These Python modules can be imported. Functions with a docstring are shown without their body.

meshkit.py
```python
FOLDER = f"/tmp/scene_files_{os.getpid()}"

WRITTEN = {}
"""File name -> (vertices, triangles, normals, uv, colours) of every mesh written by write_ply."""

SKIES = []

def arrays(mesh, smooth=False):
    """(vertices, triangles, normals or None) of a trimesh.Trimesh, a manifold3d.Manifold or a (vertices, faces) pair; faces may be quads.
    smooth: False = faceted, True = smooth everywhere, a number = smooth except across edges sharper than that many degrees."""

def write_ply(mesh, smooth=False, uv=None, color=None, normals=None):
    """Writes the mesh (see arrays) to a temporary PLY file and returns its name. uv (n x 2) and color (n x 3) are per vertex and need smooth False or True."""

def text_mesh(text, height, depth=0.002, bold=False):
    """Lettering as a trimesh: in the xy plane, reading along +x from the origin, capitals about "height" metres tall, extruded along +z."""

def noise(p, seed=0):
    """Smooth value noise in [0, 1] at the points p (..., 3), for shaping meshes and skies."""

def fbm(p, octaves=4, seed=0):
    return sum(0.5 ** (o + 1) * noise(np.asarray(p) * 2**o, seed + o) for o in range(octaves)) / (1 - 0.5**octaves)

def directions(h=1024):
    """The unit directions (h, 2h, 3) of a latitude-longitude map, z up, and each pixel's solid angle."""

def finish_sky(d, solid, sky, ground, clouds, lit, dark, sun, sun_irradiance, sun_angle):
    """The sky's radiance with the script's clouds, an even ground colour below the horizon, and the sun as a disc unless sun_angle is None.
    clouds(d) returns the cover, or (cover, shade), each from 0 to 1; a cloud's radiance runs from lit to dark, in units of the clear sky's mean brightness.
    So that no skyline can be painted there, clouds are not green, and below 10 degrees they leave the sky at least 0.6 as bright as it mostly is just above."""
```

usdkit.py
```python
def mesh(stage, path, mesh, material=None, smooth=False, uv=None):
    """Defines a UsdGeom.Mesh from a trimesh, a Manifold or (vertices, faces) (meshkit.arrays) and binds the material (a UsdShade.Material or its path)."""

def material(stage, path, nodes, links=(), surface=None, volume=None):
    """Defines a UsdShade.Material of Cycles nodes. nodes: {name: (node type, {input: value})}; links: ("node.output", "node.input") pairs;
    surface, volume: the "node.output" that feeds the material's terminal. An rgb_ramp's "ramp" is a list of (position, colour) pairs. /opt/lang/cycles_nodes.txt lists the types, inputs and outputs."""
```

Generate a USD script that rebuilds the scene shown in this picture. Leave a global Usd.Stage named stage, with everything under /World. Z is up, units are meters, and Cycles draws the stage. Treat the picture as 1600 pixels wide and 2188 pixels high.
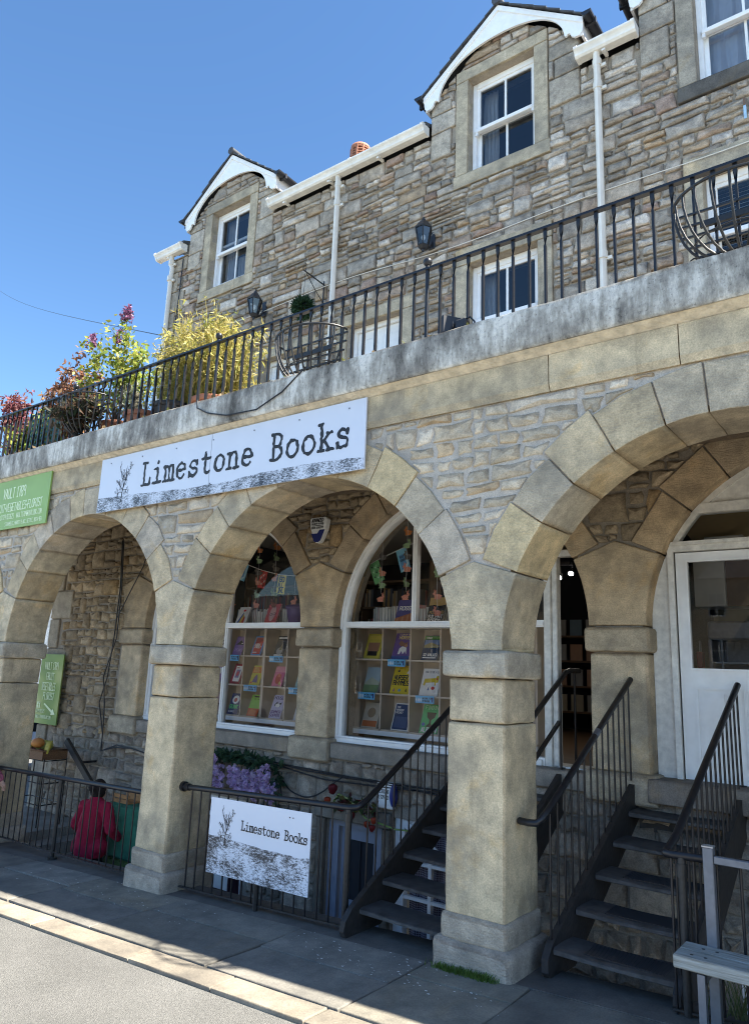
import math, random
import numpy as np, trimesh, usdkit, meshkit
from pxr import Usd, UsdGeom, UsdLux, UsdShade, Gf, Sdf, Vt
from shapely.geometry import Polygon, box as sbox, LineString, Point, MultiPolygon
from shapely.ops import unary_union
from shapely import affinity
import shapely

stage = Usd.Stage.CreateInMemory()
UsdGeom.SetStageUpAxis(stage, 'Z'); UsdGeom.SetStageMetersPerUnit(stage, 1.0)
UsdGeom.Xform.Define(stage, '/World'); UsdGeom.Scope.Define(stage, '/World/Looks')
pi = math.pi
# ------------------------------------------------------------ camera, sky, sun, exposure
CAM_F, EYE = 1560.0, (0.0, -5.0, 2.065)
cam = UsdGeom.Camera.Define(stage, '/World/camera')
cam.CreateHorizontalApertureAttr(36.0); cam.CreateFocalLengthAttr(36.0 * CAM_F / 1600.0)
cam.CreateExposureAttr(1.98)
rx, dn, fw = np.array([[0.799786, 0.599077, 0.038073], [-0.096725, 0.191207, -0.976772], [-0.592441, 0.777526, 0.210871]])
cam.AddTransformOp().Set(Gf.Matrix4d(*rx, 0, *(-dn), 0, *(-fw), 0, *EYE, 1))
SUN_EL = math.radians(54.0); SUN_ROT = math.radians(77.5)      # rotation = atan2(x, y)
sd = np.array([math.sin(SUN_ROT) * math.cos(SUN_EL), math.cos(SUN_ROT) * math.cos(SUN_EL), math.sin(SUN_EL)])
dome = UsdLux.DomeLight.Define(stage, '/World/sky')
skym = usdkit.material(stage, '/World/Looks/sky_material', {'s': ('sky_texture', {'sky_type': 'single_scattering', 'sun_disc': False, 'sun_elevation': SUN_EL, 'sun_rotation': SUN_ROT, 'air_density': 1.0, 'aerosol_density': 0.35, 'ozone_density': 2.0, 'altitude': 150.0}),
    'h': ('hsv', {'saturation': 1.17, 'value': 1.0}), 'b': ('background_shader', {'strength': 0.070})}, [('s.color', 'h.color'), ('h.color', 'b.color')], surface='b.background')
UsdShade.MaterialBindingAPI.Apply(dome.GetPrim()).Bind(skym)
dome.GetPrim().SetCustomDataByKey('kind', 'structure')
sun = UsdLux.DistantLight.Define(stage, '/World/sun')
sun.CreateNormalizeAttr(True); sun.CreateIntensityAttr(1.25); sun.CreateAngleAttr(0.53); sun.CreateColorAttr(Gf.Vec3f(1.0, 0.94, 0.84))
zx = sd; xx = np.cross([0, 0, 1.0], zx); xx /= np.linalg.norm(xx); yx = np.cross(zx, xx)
sun.AddTransformOp().Set(Gf.Matrix4d(*xx, 0, *yx, 0, *zx, 0, *(sd * 60), 1))

# ------------------------------------------------------------ helpers
_used = {}
def numbered(parent, name):
    k = (parent, name); n = _used.get(k, 0); _used[k] = n + 1
    return name if n == 0 else '%s_%03d' % (name, n)
def ppath(parent): return '/World' if parent is None else str(parent.GetPath())
def tag(o, label=None, cat=None, group=None, kind=None):
    p = o if isinstance(o, Usd.Prim) else o.GetPrim()
    for k, v in (('label', label), ('category', cat), ('group', group), ('kind', kind)):
        if v: p.SetCustomDataByKey(k, v)
    return p
def thing(name, label, cat, loc=(0, 0, 0), rz=0, group=None, kind=None):
    x = UsdGeom.Xform.Define(stage, '/World/' + numbered('/World', name))
    x.AddTranslateOp().Set(Gf.Vec3d(*map(float, loc)))
    if rz: x.AddRotateZOp().Set(float(rz))
    return tag(x, label, cat, group, kind)
def copy_of(root, loc, rz=0, label=None, group=None):
    d = root.GetCustomData()
    base = root.GetName().rsplit('_', 1)
    base = base[0] if base[-1].isdigit() else root.GetName()
    r = thing(base, label or d.get('label'), d.get('category'), loc, rz, group or d.get('group'))
    r.GetReferences().AddInternalReference(root.GetPath()); r.SetInstanceable(True)
    return r
class MB:
    """a mesh being put together: pieces of (vertices, triangles, tint, smooth)"""
    def __init__(s): s.p = []
    def add(s, v, f, tint=None, smooth=False):
        v = np.asarray(v, float); f = np.asarray(f, int)
        if len(f) == 0: return s
        if f.shape[1] == 4: f = np.vstack([f[:, [0, 1, 2]], f[:, [0, 2, 3]]])
        s.p.append((v, f, tint, smooth)); return s
    def tm(s, m, tint=None, smooth=False): return s.add(m.vertices, m.faces, tint, smooth)
    def move(s, d): s.p = [(v + np.asarray(d, float), f, t, k) for v, f, t, k in s.p]; return s
    def xf(s, M):
        M = np.asarray(M, float); s.p = [(v @ M[:3, :3].T + M[:3, 3], f, t, k) for v, f, t, k in s.p]; return s
    def join(s, o): s.p += o.p; return s
    def box(s, x0, x1, y0, y1, z0, z1, tint=None, bev=0.0):
        if bev > 0:
            pts = []
            for x, sx in ((x0, 1), (x1, -1)):
                for y, sy in ((y0, 1), (y1, -1)):
                    for z, sz in ((z0, 1), (z1, -1)):
                        pts += [(x, y + sy * bev, z + sz * bev), (x + sx * bev, y, z + sz * bev), (x + sx * bev, y + sy * bev, z)]
            h = trimesh.convex.convex_hull(np.array(pts)); return s.tm(h, tint)
        v = np.array([(x, y, z) for z in (z0, z1) for y in (y0, y1) for x in (x0, x1)], float)
        f = [(0, 2, 3, 1), (4, 5, 7, 6), (0, 1, 5, 4), (2, 6, 7, 3), (0, 4, 6, 2), (1, 3, 7, 5)]
        return s.add(v, f, tint)
    def tube(s, pts, r, n=8, tint=None, caps=True, closed=False):
        p = np.asarray(pts, float); m = len(p)
        r = np.broadcast_to(np.asarray(r, float), (m,))
        t = np.gradient(p, axis=0) if m > 2 else np.repeat([p[-1] - p[0]], m, 0)
        if closed: t = np.roll(p, -1, 0) - np.roll(p, 1, 0)
        t = t / (np.linalg.norm(t, axis=1, keepdims=True) + 1e-12)
        ref = np.array([0, 0, 1.0]) if abs(t[:, 2]).max() < 0.9 else (np.array([1.0, 0, 0]) if abs(t[:, 0]).max() < 0.9 else np.array([0.31, 0.95, 0.1]))
        a = np.cross(t, ref); a /= np.linalg.norm(a, axis=1, keepdims=True) + 1e-12
        b = np.cross(t, a); g = np.arange(n) * 2 * pi / n + pi / n
        v = (p[:, None] + r[:, None, None] * (np.cos(g)[None, :, None] * a[:, None] + np.sin(g)[None, :, None] * b[:, None])).reshape(-1, 3)
        f = []
        for i in range(m if closed else m - 1):
            i2 = (i + 1) % m
            for j in range(n):
                k = (j + 1) % n; f.append((i * n + j, i * n + k, i2 * n + k, i2 * n + j))
        s.add(v, f, tint, True)
        if caps and not closed:
            for i, fl in ((0, 1), (m - 1, 0)):
                c = [tuple([i * n] + ([i * n + j + 1, i * n + j] if not fl else [i * n + j, i * n + j + 1])) for j in range(1, n - 1)]
                idx = np.array(c); s.add(v[i * n:(i + 1) * n], idx - i * n, tint)
        return s
    def bar(s, a, b, w, h, tint=None):
        """square bar from a to b, w across, h the other way"""
        a = np.asarray(a, float); b = np.asarray(b, float); t = b - a; t /= np.linalg.norm(t)
        ref = np.array([0, 0, 1.0]) if abs(t[2]) < 0.9 else np.array([0, 1.0, 0])
        u = np.cross(t, ref); u /= np.linalg.norm(u); q = np.cross(u, t)
        v = [e + sx * u * w / 2 + sz * q * h / 2 for e in (a, b) for sz in (-1, 1) for sx in (-1, 1)]
        f = [(0, 2, 3, 1), (4, 5, 7, 6), (0, 1, 5, 4), (2, 6, 7, 3), (0, 4, 6, 2), (1, 3, 7, 5)]
        return s.add(v, f, tint)
    def ext(s, poly, y0, y1, tint=None, smooth=False):
        """polygon in x,z pushed out from y0 (front) to y1"""
        for g in getattr(poly, 'geoms', [poly]):
            if g.is_empty or g.geom_type != 'Polygon' or g.area < 1e-9: continue
            m = trimesh.creation.extrude_polygon(g, y1 - y0, engine='earcut')
            v = m.vertices; v = np.c_[v[:, 0], y0 + v[:, 2], v[:, 1]]
            s.add(v, m.faces[:, ::-1], tint, smooth)
        return s
    def flat(s, poly, y):
        """a sheet of window glass facing the street"""
        for g in getattr(poly, 'geoms', [poly]):
            if g.geom_type != 'Polygon' or g.is_empty: continue
            v, f = trimesh.creation.triangulate_polygon(g, engine='earcut'); v = np.asarray(v); v = np.c_[v[:, 0], np.full(len(v), y), v[:, 1]]; f = np.asarray(f)
            n = np.cross(v[f[:, 1]] - v[f[:, 0]], v[f[:, 2]] - v[f[:, 0]])[:, 1]; f[n > 0] = f[n > 0][:, ::-1]
            s.add(v, f)
        return s
    def extx(s, poly, x0, x1, tint=None, smooth=False):
        """polygon in y,z pushed along x"""
        for g in getattr(poly, 'geoms', [poly]):
            m = trimesh.creation.extrude_polygon(g, x1 - x0, engine='earcut')
            v = m.vertices; s.add(np.c_[x0 + v[:, 2], v[:, 0], v[:, 1]], m.faces, tint, smooth)
        return s
    def extz(s, poly, z0, z1, tint=None, smooth=False):
        for g in getattr(poly, 'geoms', [poly]):
            m = trimesh.creation.extrude_polygon(g, z1 - z0, engine='earcut')
            s.add(m.vertices + [0, 0, z0], m.faces, tint, smooth)
        return s
    def lathe(s, prof, c=(0, 0, 0), n=16, tint=None, smooth=True):
        pr = np.asarray(prof, float); m = len(pr); g = np.arange(n) * 2 * pi / n
        v = np.stack([pr[:, None, 0] * np.cos(g), pr[:, None, 0] * np.sin(g), np.repeat(pr[:, 1:2], n, 1)], -1).reshape(-1, 3) + np.asarray(c, float)
        f = [(i * n + j, i * n + (j + 1) % n, (i + 1) * n + (j + 1) % n, (i + 1) * n + j) for i in range(m - 1) for j in range(n)]
        return s.add(v, f, tint, smooth)
    def ball(s, c, r, sub=2, sc=(1, 1, 1), tint=None):
        m = trimesh.creation.icosphere(sub, 1.0); return s.add(m.vertices * np.asarray(sc) * r + np.asarray(c, float), m.faces, tint, True)
def angle_normals(v, f, deg):
    m = trimesh.graph.smooth_shade(trimesh.Trimesh(v, f, process=False), angle=math.radians(deg), facet_minarea=None)
    return meshkit.arrays(m, True)
def obj(name, mb, mat, parent=None, label=None, cat=None, group=None, kind=None):
    path = ppath(parent) + '/' + numbered(ppath(parent), name)
    V, F, N, T, n, ht = [], [], [], [], 0, False
    for v, f, t, sm in mb.p:
        if sm is True: v2, f2, nn = meshkit.arrays(trimesh.Trimesh(v, f, process=False), True)
        elif sm: v2, f2, nn = angle_normals(v, f, sm)
        else:
            v2 = v[f].reshape(-1, 3); f2 = np.arange(len(v2)).reshape(-1, 3)
            fn = np.cross(v2[1::3] - v2[::3], v2[2::3] - v2[::3]); fn /= np.linalg.norm(fn, axis=1, keepdims=True) + 1e-15; nn = np.repeat(fn, 3, 0)
        V.append(v2); F.append(f2 + n); N.append(nn); n += len(v2)
        if t is not None: ht = True
        T.append(np.broadcast_to(np.asarray(t if t is not None else (0.5, 0.5, 0.5), float), (len(v2), 3)))
    if not V: raise ValueError('empty mesh ' + path)
    m = UsdGeom.Mesh.Define(stage, path)
    V = np.vstack(V); F = np.vstack(F)
    m.CreatePointsAttr(Vt.Vec3fArray.FromNumpy(V.astype(np.float32)))
    m.CreateFaceVertexCountsAttr(Vt.IntArray.FromNumpy(np.full(len(F), 3, np.int32)))
    m.CreateFaceVertexIndicesAttr(Vt.IntArray.FromNumpy(F.astype(np.int32).ravel()))
    m.CreateSubdivisionSchemeAttr('none')
    m.CreateNormalsAttr(Vt.Vec3fArray.FromNumpy(np.vstack(N).astype(np.float32))); m.SetNormalsInterpolation('vertex')
    if ht: UsdGeom.PrimvarsAPI(m).CreatePrimvar('tint', Sdf.ValueTypeNames.Color3fArray, 'vertex').Set(Vt.Vec3fArray.FromNumpy(np.vstack(T).astype(np.float32)))
    UsdShade.MaterialBindingAPI.Apply(m.GetPrim()).Bind(M[mat] if isinstance(mat, str) else mat)
    return tag(m, label, cat, group, kind)

# ------------------------------------------------------------ materials
M = {}
def mat(name, nodes, links, surface): M[name] = usdkit.material(stage, '/World/Looks/' + name, nodes, links, surface=surface)
def plain(name, col, rough=0.6, metal=0.0, noise=0.12, scale=14.0, bump=0.0, bscale=60.0, spec=None, extra=None):
    """painted or plain surface: even colour with slight blotches and fine relief"""
    p = {'roughness': rough, 'metallic': metal}
    if extra: p.update(extra)
    c = np.array(col, float)
    n = {'g': ('geometry', {}), 'n': ('noise_texture', {'scale': scale, 'detail': 5.0, 'roughness': 0.6}),
         'r': ('rgb_ramp', {'ramp': [(0.28, tuple(c * (1 - noise))), (0.72, tuple(np.minimum(c * (1 + noise), 0.95)))]}), 'p': ('principled_bsdf', p)}
    l = [('g.position', 'n.vector'), ('n.fac', 'r.fac'), ('r.color', 'p.base_color')]
    if bump:
        n['n2'] = ('noise_texture', {'scale': bscale, 'detail': 4.0, 'roughness': 0.6}); n['bp'] = ('bump', {'strength': 1.0, 'distance': bump})
        l += [('g.position', 'n2.vector'), ('n2.fac', 'bp.height'), ('bp.normal', 'p.normal')]
    mat(name, n, l, 'p.BSDF')
def stoney(name, ochre=0.0, lo=0.62, hi=1.28, big=2.2, mid=9.0, fine=70.0, bump=0.010, stain=(0.10, 0.09, 0.08), stain_amt=0.35, grit=0.25, tool=None, lichen=None, rough=0.92, streak=False):
    """stone whose own colour comes from the mesh (tint): blotches, dark weathering stains, grit and fine relief"""
    n = {'a': ('attribute', {'attribute': 'tint'}), 'g': ('geometry', {}),
         'n1': ('noise_texture', {'scale': big, 'detail': 4.0, 'roughness': 0.62}), 'n2': ('noise_texture', {'scale': mid, 'detail': 6.0, 'roughness': 0.66}),
         'n3': ('noise_texture', {'scale': fine, 'detail': 3.0, 'roughness': 0.7}),
         'r2': ('rgb_ramp', {'ramp': [(0.3, (lo,) * 3), (0.7, (hi, hi * 0.985, hi * 0.95))]}),
         'r3': ('rgb_ramp', {'ramp': [(0.3, (1 - grit,) * 3), (0.7, (1 + grit,) * 3)]}),
         'wm': ('mix', {'mix_type': 'multiply', 'fac': 1.0, 'color2': (1.07, 1.01, 0.955)}), 'm1': ('mix', {'mix_type': 'multiply', 'fac': 1.0}), 'm2': ('mix', {'mix_type': 'multiply', 'fac': 1.0}),
         'rs': ('rgb_ramp', {'ramp': [(0.46, (0, 0, 0)), (0.66, (stain_amt,) * 3)]}), 'ms': ('mix', {'mix_type': 'mix', 'color2': stain}),
         'ad': ('math', {'math_type': 'multiply_add', 'value2': 0.4}), 'bp': ('bump', {'strength': 1.0, 'distance': bump}), 'p': ('principled_bsdf', {'roughness': rough, 'specular_ior_level': 0.25})}
    l = [('g.position', 'n1.vector'), ('g.position', 'n2.vector'), ('g.position', 'n3.vector'), ('n2.fac', 'r2.fac'), ('n3.fac', 'r3.fac'),
         ('a.color', 'wm.color1'), ('wm.color', 'm1.color1'), ('r2.color', 'm1.color2'), ('m1.color', 'm2.color1'), ('r3.color', 'm2.color2'),
         ('n1.fac', 'rs.fac'), ('rs.color', 'ms.fac'), ('m2.color', 'ms.color1'), ('n3.fac', 'ad.value1'), ('n2.fac', 'ad.value3'),
         ('bp.normal', 'p.normal')]
    last = 'ms.color'
    if ochre:
        n['n5'] = ('noise_texture', {'scale': 1.9, 'detail': 5.0, 'roughness': 0.65, 'distortion': 0.5}); n['r5'] = ('rgb_ramp', {'ramp': [(0.36, (0.80, 0.81, 0.80)), (0.48, (1, 1, 1)), (0.58, (1, 1, 1)), (0.70, (1.08, 0.90, 0.62))]}); n['m5'] = ('mix', {'mix_type': 'multiply', 'fac': ochre})
        l += [('g.position', 'n5.vector'), ('n5.fac', 'r5.fac'), (last, 'm5.color1'), ('r5.color', 'm5.color2')]; last = 'm5.color'
    if tool:
        n['mp'] = ('mapping', {'scale': tool, 'rotation': (0.2, 0.5, 0.15)}); n['nt'] = ('noise_texture', {'scale': 1.0, 'detail': 3.0, 'roughness': 0.55})
        n['ad2'] = ('math', {'math_type': 'multiply_add', 'value2': 0.7})
        l += [('g.position', 'mp.vector'), ('mp.vector', 'nt.vector'), ('nt.fac', 'ad2.value1'), ('ad.value', 'ad2.value3'), ('ad2.value', 'bp.height')]
    else: l.append(('ad.value', 'bp.height'))
    if lichen:
        n['n4'] = ('noise_texture', {'scale': 5.5, 'detail': 7.0, 'roughness': 0.72}); n['r4'] = ('rgb_ramp', {'ramp': [(0.6, (0, 0, 0)), (0.68, (0.75,) * 3)]})
        n['ml'] = ('mix', {'mix_type': 'mix', 'color2': lichen})
        l += [('g.position', 'n4.vector'), ('n4.fac', 'r4.fac'), ('r4.color', 'ml.fac'), (last, 'ml.color1')]; last = 'ml.color'
    if streak:                       # pale lime run-off and dark rain streaks, drawn out downwards
        n['mps'] = ('mapping', {'scale': (7.0, 7.0, 0.9)}); n['n6'] = ('noise_texture', {'scale': 1.0, 'detail': 6.0, 'roughness': 0.7}); n['r6'] = ('rgb_ramp', {'ramp': [(0.30, (0.62, 0.62, 0.62)), (0.42, (1, 1, 1)), (0.63, (1, 1, 1)), (0.72, (1.28, 1.3, 1.34))]}); n['m6'] = ('mix', {'mix_type': 'multiply', 'fac': 0.8})
        l += [('g.position', 'mps.vector'), ('mps.vector', 'n6.vector'), ('n6.fac', 'r6.fac'), (last, 'm6.color1'), ('r6.color', 'm6.color2')]; last = 'm6.color'
    l.append((last, 'p.base_color'))
    mat(name, n, l, 'p.BSDF')
stoney('rubble_stone', 0.0, 0.6, 1.3, 1.3, 11.0, 75.0, 0.02, stain_amt=0.3)
stoney('pale_stone', 0.5, 0.66, 1.26, 1.1, 9.0, 80.0, 0.012, stain=(0.16, 0.145, 0.115), stain_amt=0.4, lichen=(0.46, 0.45, 0.41))
stoney('dressed_stone', 0.5, 0.66, 1.22, 1.7, 7.0, 85.0, 0.010, stain=(0.15, 0.14, 0.115), stain_amt=0.5, tool=(14, 14, 80))
stoney('ashlar_stone', 0.55, 0.66, 1.24, 1.8, 6.0, 85.0, 0.008, stain=(0.15, 0.14, 0.12), stain_amt=0.55, streak=True)
def concrete_material():
    n = {'g': ('geometry', {}), 'mp': ('mapping', {'scale': (1.0, 1.0, 0.3)}), 'n1': ('noise_texture', {'scale': 7.0, 'detail': 8.0, 'roughness': 0.74}), 'n2': ('noise_texture', {'scale': 1.7, 'detail': 5.0, 'roughness': 0.6}), 'n3': ('noise_texture', {'scale': 42.0, 'detail': 5.0, 'roughness': 0.75}),
         'r1': ('rgb_ramp', {'ramp': [(0.26, (0.10, 0.092, 0.078)), (0.40, (0.235, 0.215, 0.185)), (0.52, (0.40, 0.37, 0.315)), (0.66, (0.70, 0.66, 0.58))]}), 'a': ('math', {'math_type': 'multiply_add', 'value2': 0.9, 'value3': -0.45}), 's': ('math', {'math_type': 'add'}),
         'r3': ('rgb_ramp', {'ramp': [(0.30, (0.35, 0.35, 0.35)), (0.42, (0.95, 0.95, 0.95)), (0.7, (1.12, 1.11, 1.08))]}), 'm': ('mix', {'mix_type': 'multiply', 'fac': 1.0}), 'bp': ('bump', {'distance': 0.008}), 'p': ('principled_bsdf', {'roughness': 0.92, 'specular_ior_level': 0.2})}
    l = [('g.position', 'mp.vector'), ('mp.vector', 'n1.vector'), ('g.position', 'n2.vector'), ('g.position', 'n3.vector'), ('n2.fac', 'a.value1'), ('n1.fac', 's.value1'), ('a.value', 's.value2'), ('s.value', 'r1.fac'), ('n3.fac', 'r3.fac'), ('r1.color', 'm.color1'), ('r3.color', 'm.color2'), ('m.color', 'p.base_color'), ('n3.fac', 'bp.height'), ('bp.normal', 'p.normal')]
    mat('weathered_concrete', n, l, 'p.BSDF')
concrete_material()
stoney('mortar', 0.0, 0.8, 1.15, 1.2, 14.0, 110.0, 0.012, stain_amt=0.3)
stoney('flagstone', 0.3, 0.72, 1.2, 1.1, 5.0, 70.0, 0.006, stain=(0.05, 0.05, 0.05), stain_amt=0.45, grit=0.18, rough=0.8)
def road_material():
    n = {'g': ('geometry', {}), 'v': ('voronoi_texture', {'scale': 150.0}), 'r': ('rgb_ramp', {'ramp': [(0.0, (0.115, 0.113, 0.104)), (0.45, (0.152, 0.149, 0.138)), (1.0, (0.22, 0.216, 0.20))]}),
         'n': ('noise_texture', {'scale': 1.1, 'detail': 5.0}), 'r2': ('rgb_ramp', {'ramp': [(0.3, (0.82,) * 3), (0.7, (1.14,) * 3)]}), 'm': ('mix', {'mix_type': 'multiply', 'fac': 1.0}),
         'n3': ('noise_texture', {'scale': 240.0, 'detail': 2.0}), 'ad': ('math', {'math_type': 'add'}), 'bp': ('bump', {'strength': 1.0, 'distance': 0.006}), 'p': ('principled_bsdf', {'roughness': 0.9, 'specular_ior_level': 0.2})}
    l = [('g.position', 'v.vector'), ('g.position', 'n.vector'), ('g.position', 'n3.vector'), ('v.color', 'r.fac'), ('r.color', 'm.color1'), ('n.fac', 'r2.fac'), ('r2.color', 'm.color2'), ('m.color', 'p.base_color'),
         ('v.distance', 'ad.value1'), ('n3.fac', 'ad.value2'), ('ad.value', 'bp.height'), ('bp.normal', 'p.normal')]
    mat('asphalt', n, l, 'p.BSDF')
road_material()
plain('white_paint', (0.84, 0.84, 0.82), 0.45, noise=0.06, scale=9, bump=0.001)
plain('old_white_paint', (0.70, 0.68, 0.62), 0.55, noise=0.2, scale=14, bump=0.002)
plain('upvc', (0.78, 0.76, 0.70), 0.4, noise=0.16, scale=5)
plain('cream_pipe', (0.76, 0.72, 0.63), 0.4, noise=0.08, scale=6)
plain('black_iron', (0.012, 0.012, 0.014), 0.32, noise=0.3, scale=40, bump=0.0015, bscale=90)
plain('worn_iron', (0.02, 0.02, 0.02), 0.42, noise=0.5, scale=50, bump=0.002, bscale=110)
plain('black_plastic', (0.015, 0.015, 0.017), 0.4)
plain('slate', (0.055, 0.057, 0.062), 0.7, noise=0.3, scale=8, bump=0.006, bscale=30)
plain('lead', (0.16, 0.17, 0.18), 0.6, noise=0.2)
plain('terracotta', (0.36, 0.15, 0.085), 0.75, noise=0.16, scale=10, bump=0.002)
plain('dark_wood', (0.030, 0.027, 0.025), 0.55, noise=0.35, scale=18, bump=0.004, bscale=40)
plain('tread_wood', (0.062, 0.060, 0.058), 0.62, noise=0.45, scale=11, bump=0.004, bscale=55)
plain('shelf_wood', (0.52, 0.43, 0.33), 0.55, noise=0.1, scale=8)
plain('brown_wood', (0.14, 0.085, 0.05), 0.55, noise=0.2, scale=8)
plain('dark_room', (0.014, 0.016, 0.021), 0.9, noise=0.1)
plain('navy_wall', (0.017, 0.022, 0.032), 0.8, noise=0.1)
plain('room_ceiling', (0.5, 0.47, 0.42), 0.9, noise=0.06)
plain('green_wall', (0.24, 0.26, 0.20), 0.8, noise=0.06)
plain('warm_ceiling', (0.5, 0.38, 0.2), 0.85, noise=0.06)
plain('cupboard_white', (0.62, 0.61, 0.57), 0.5, noise=0.04)
plain('steel', (0.42, 0.43, 0.44), 0.35, 0.8, noise=0.08)
plain('galvanised', (0.17, 0.18, 0.20), 0.45, 0.55, noise=0.15, scale=20)
plain('curtain', (0.55, 0.55, 0.55), 0.9, noise=0.06)
plain('net_blind', (0.62, 0.64, 0.70), 0.9, noise=0.08, scale=4)
plain('bluegrey_paint', (0.24, 0.27, 0.34), 0.55, noise=0.1)
plain('paper_white', (0.74, 0.73, 0.70), 0.7, noise=0.05)
plain('sand_render', (0.62, 0.52, 0.37), 0.9, noise=0.3, scale=12, bump=0.012, bscale=35)
plain('render_white', (0.78, 0.77, 0.72), 0.85, noise=0.05)
def tinted(name, rough=0.55, noise=0.12, scale=25.0, metal=0.0, transl=0.0, spec=0.4):
    n = {'a': ('attribute', {'attribute': 'tint'}), 'g': ('geometry', {}), 'n': ('noise_texture', {'scale': scale, 'detail': 4.0}),
         'r': ('rgb_ramp', {'ramp': [(0.3, (1 - noise,) * 3), (0.7, (1 + noise,) * 3)]}), 'm': ('mix', {'mix_type': 'multiply', 'fac': 1.0}),
         'p': ('principled_bsdf', {'roughness': rough, 'metallic': metal, 'specular_ior_level': spec})}
    l = [('g.position', 'n.vector'), ('n.fac', 'r.fac'), ('a.color', 'm.color1'), ('r.color', 'm.color2'), ('m.color', 'p.base_color')]
    if transl:
        n['t'] = ('translucent_bsdf', {}); n['x'] = ('mix_closure', {'fac': transl}); l += [('m.color', 't.color'), ('p.BSDF', 'x.closure1'), ('t.BSDF', 'x.closure2')]
        mat(name, n, l, 'x.closure')
    else: mat(name, n, l, 'p.BSDF')
tinted('coloured', 0.5, 0.06)
tinted('cloth', 0.85, 0.1, 40)
tinted('leaf', 0.5, 0.25, 18, transl=0.4, spec=0.3)
tinted('petal', 0.6, 0.12, 30, transl=0.3)
tinted('car_paint', 0.25, 0.02)
def pane(name, tint=(1, 1, 1), ior=1.5, extra=0.0):
    mat(name, {'f': ('fresnel', {'IOR': ior}), 'ad': ('math', {'math_type': 'add', 'value2': extra}), 't': ('transparent_bsdf', {'color': tint}), 'gl': ('glossy_bsdf', {'roughness': 0.0, 'color': (1, 1, 1)}), 'x': ('mix_closure', {})},
        [('f.fac', 'ad.value1'), ('ad.value', 'x.fac'), ('t.BSDF', 'x.closure1'), ('gl.BSDF', 'x.closure2')], 'x.closure')
pane('glass', ior=1.45)
pane('upper_glass', (0.75, 0.8, 0.85), 1.5, 0.04)
mat('lamp_glow', {'e': ('emission', {'color': (1, 0.93, 0.8), 'strength': 60.0})}, [], 'e.emission')
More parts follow.
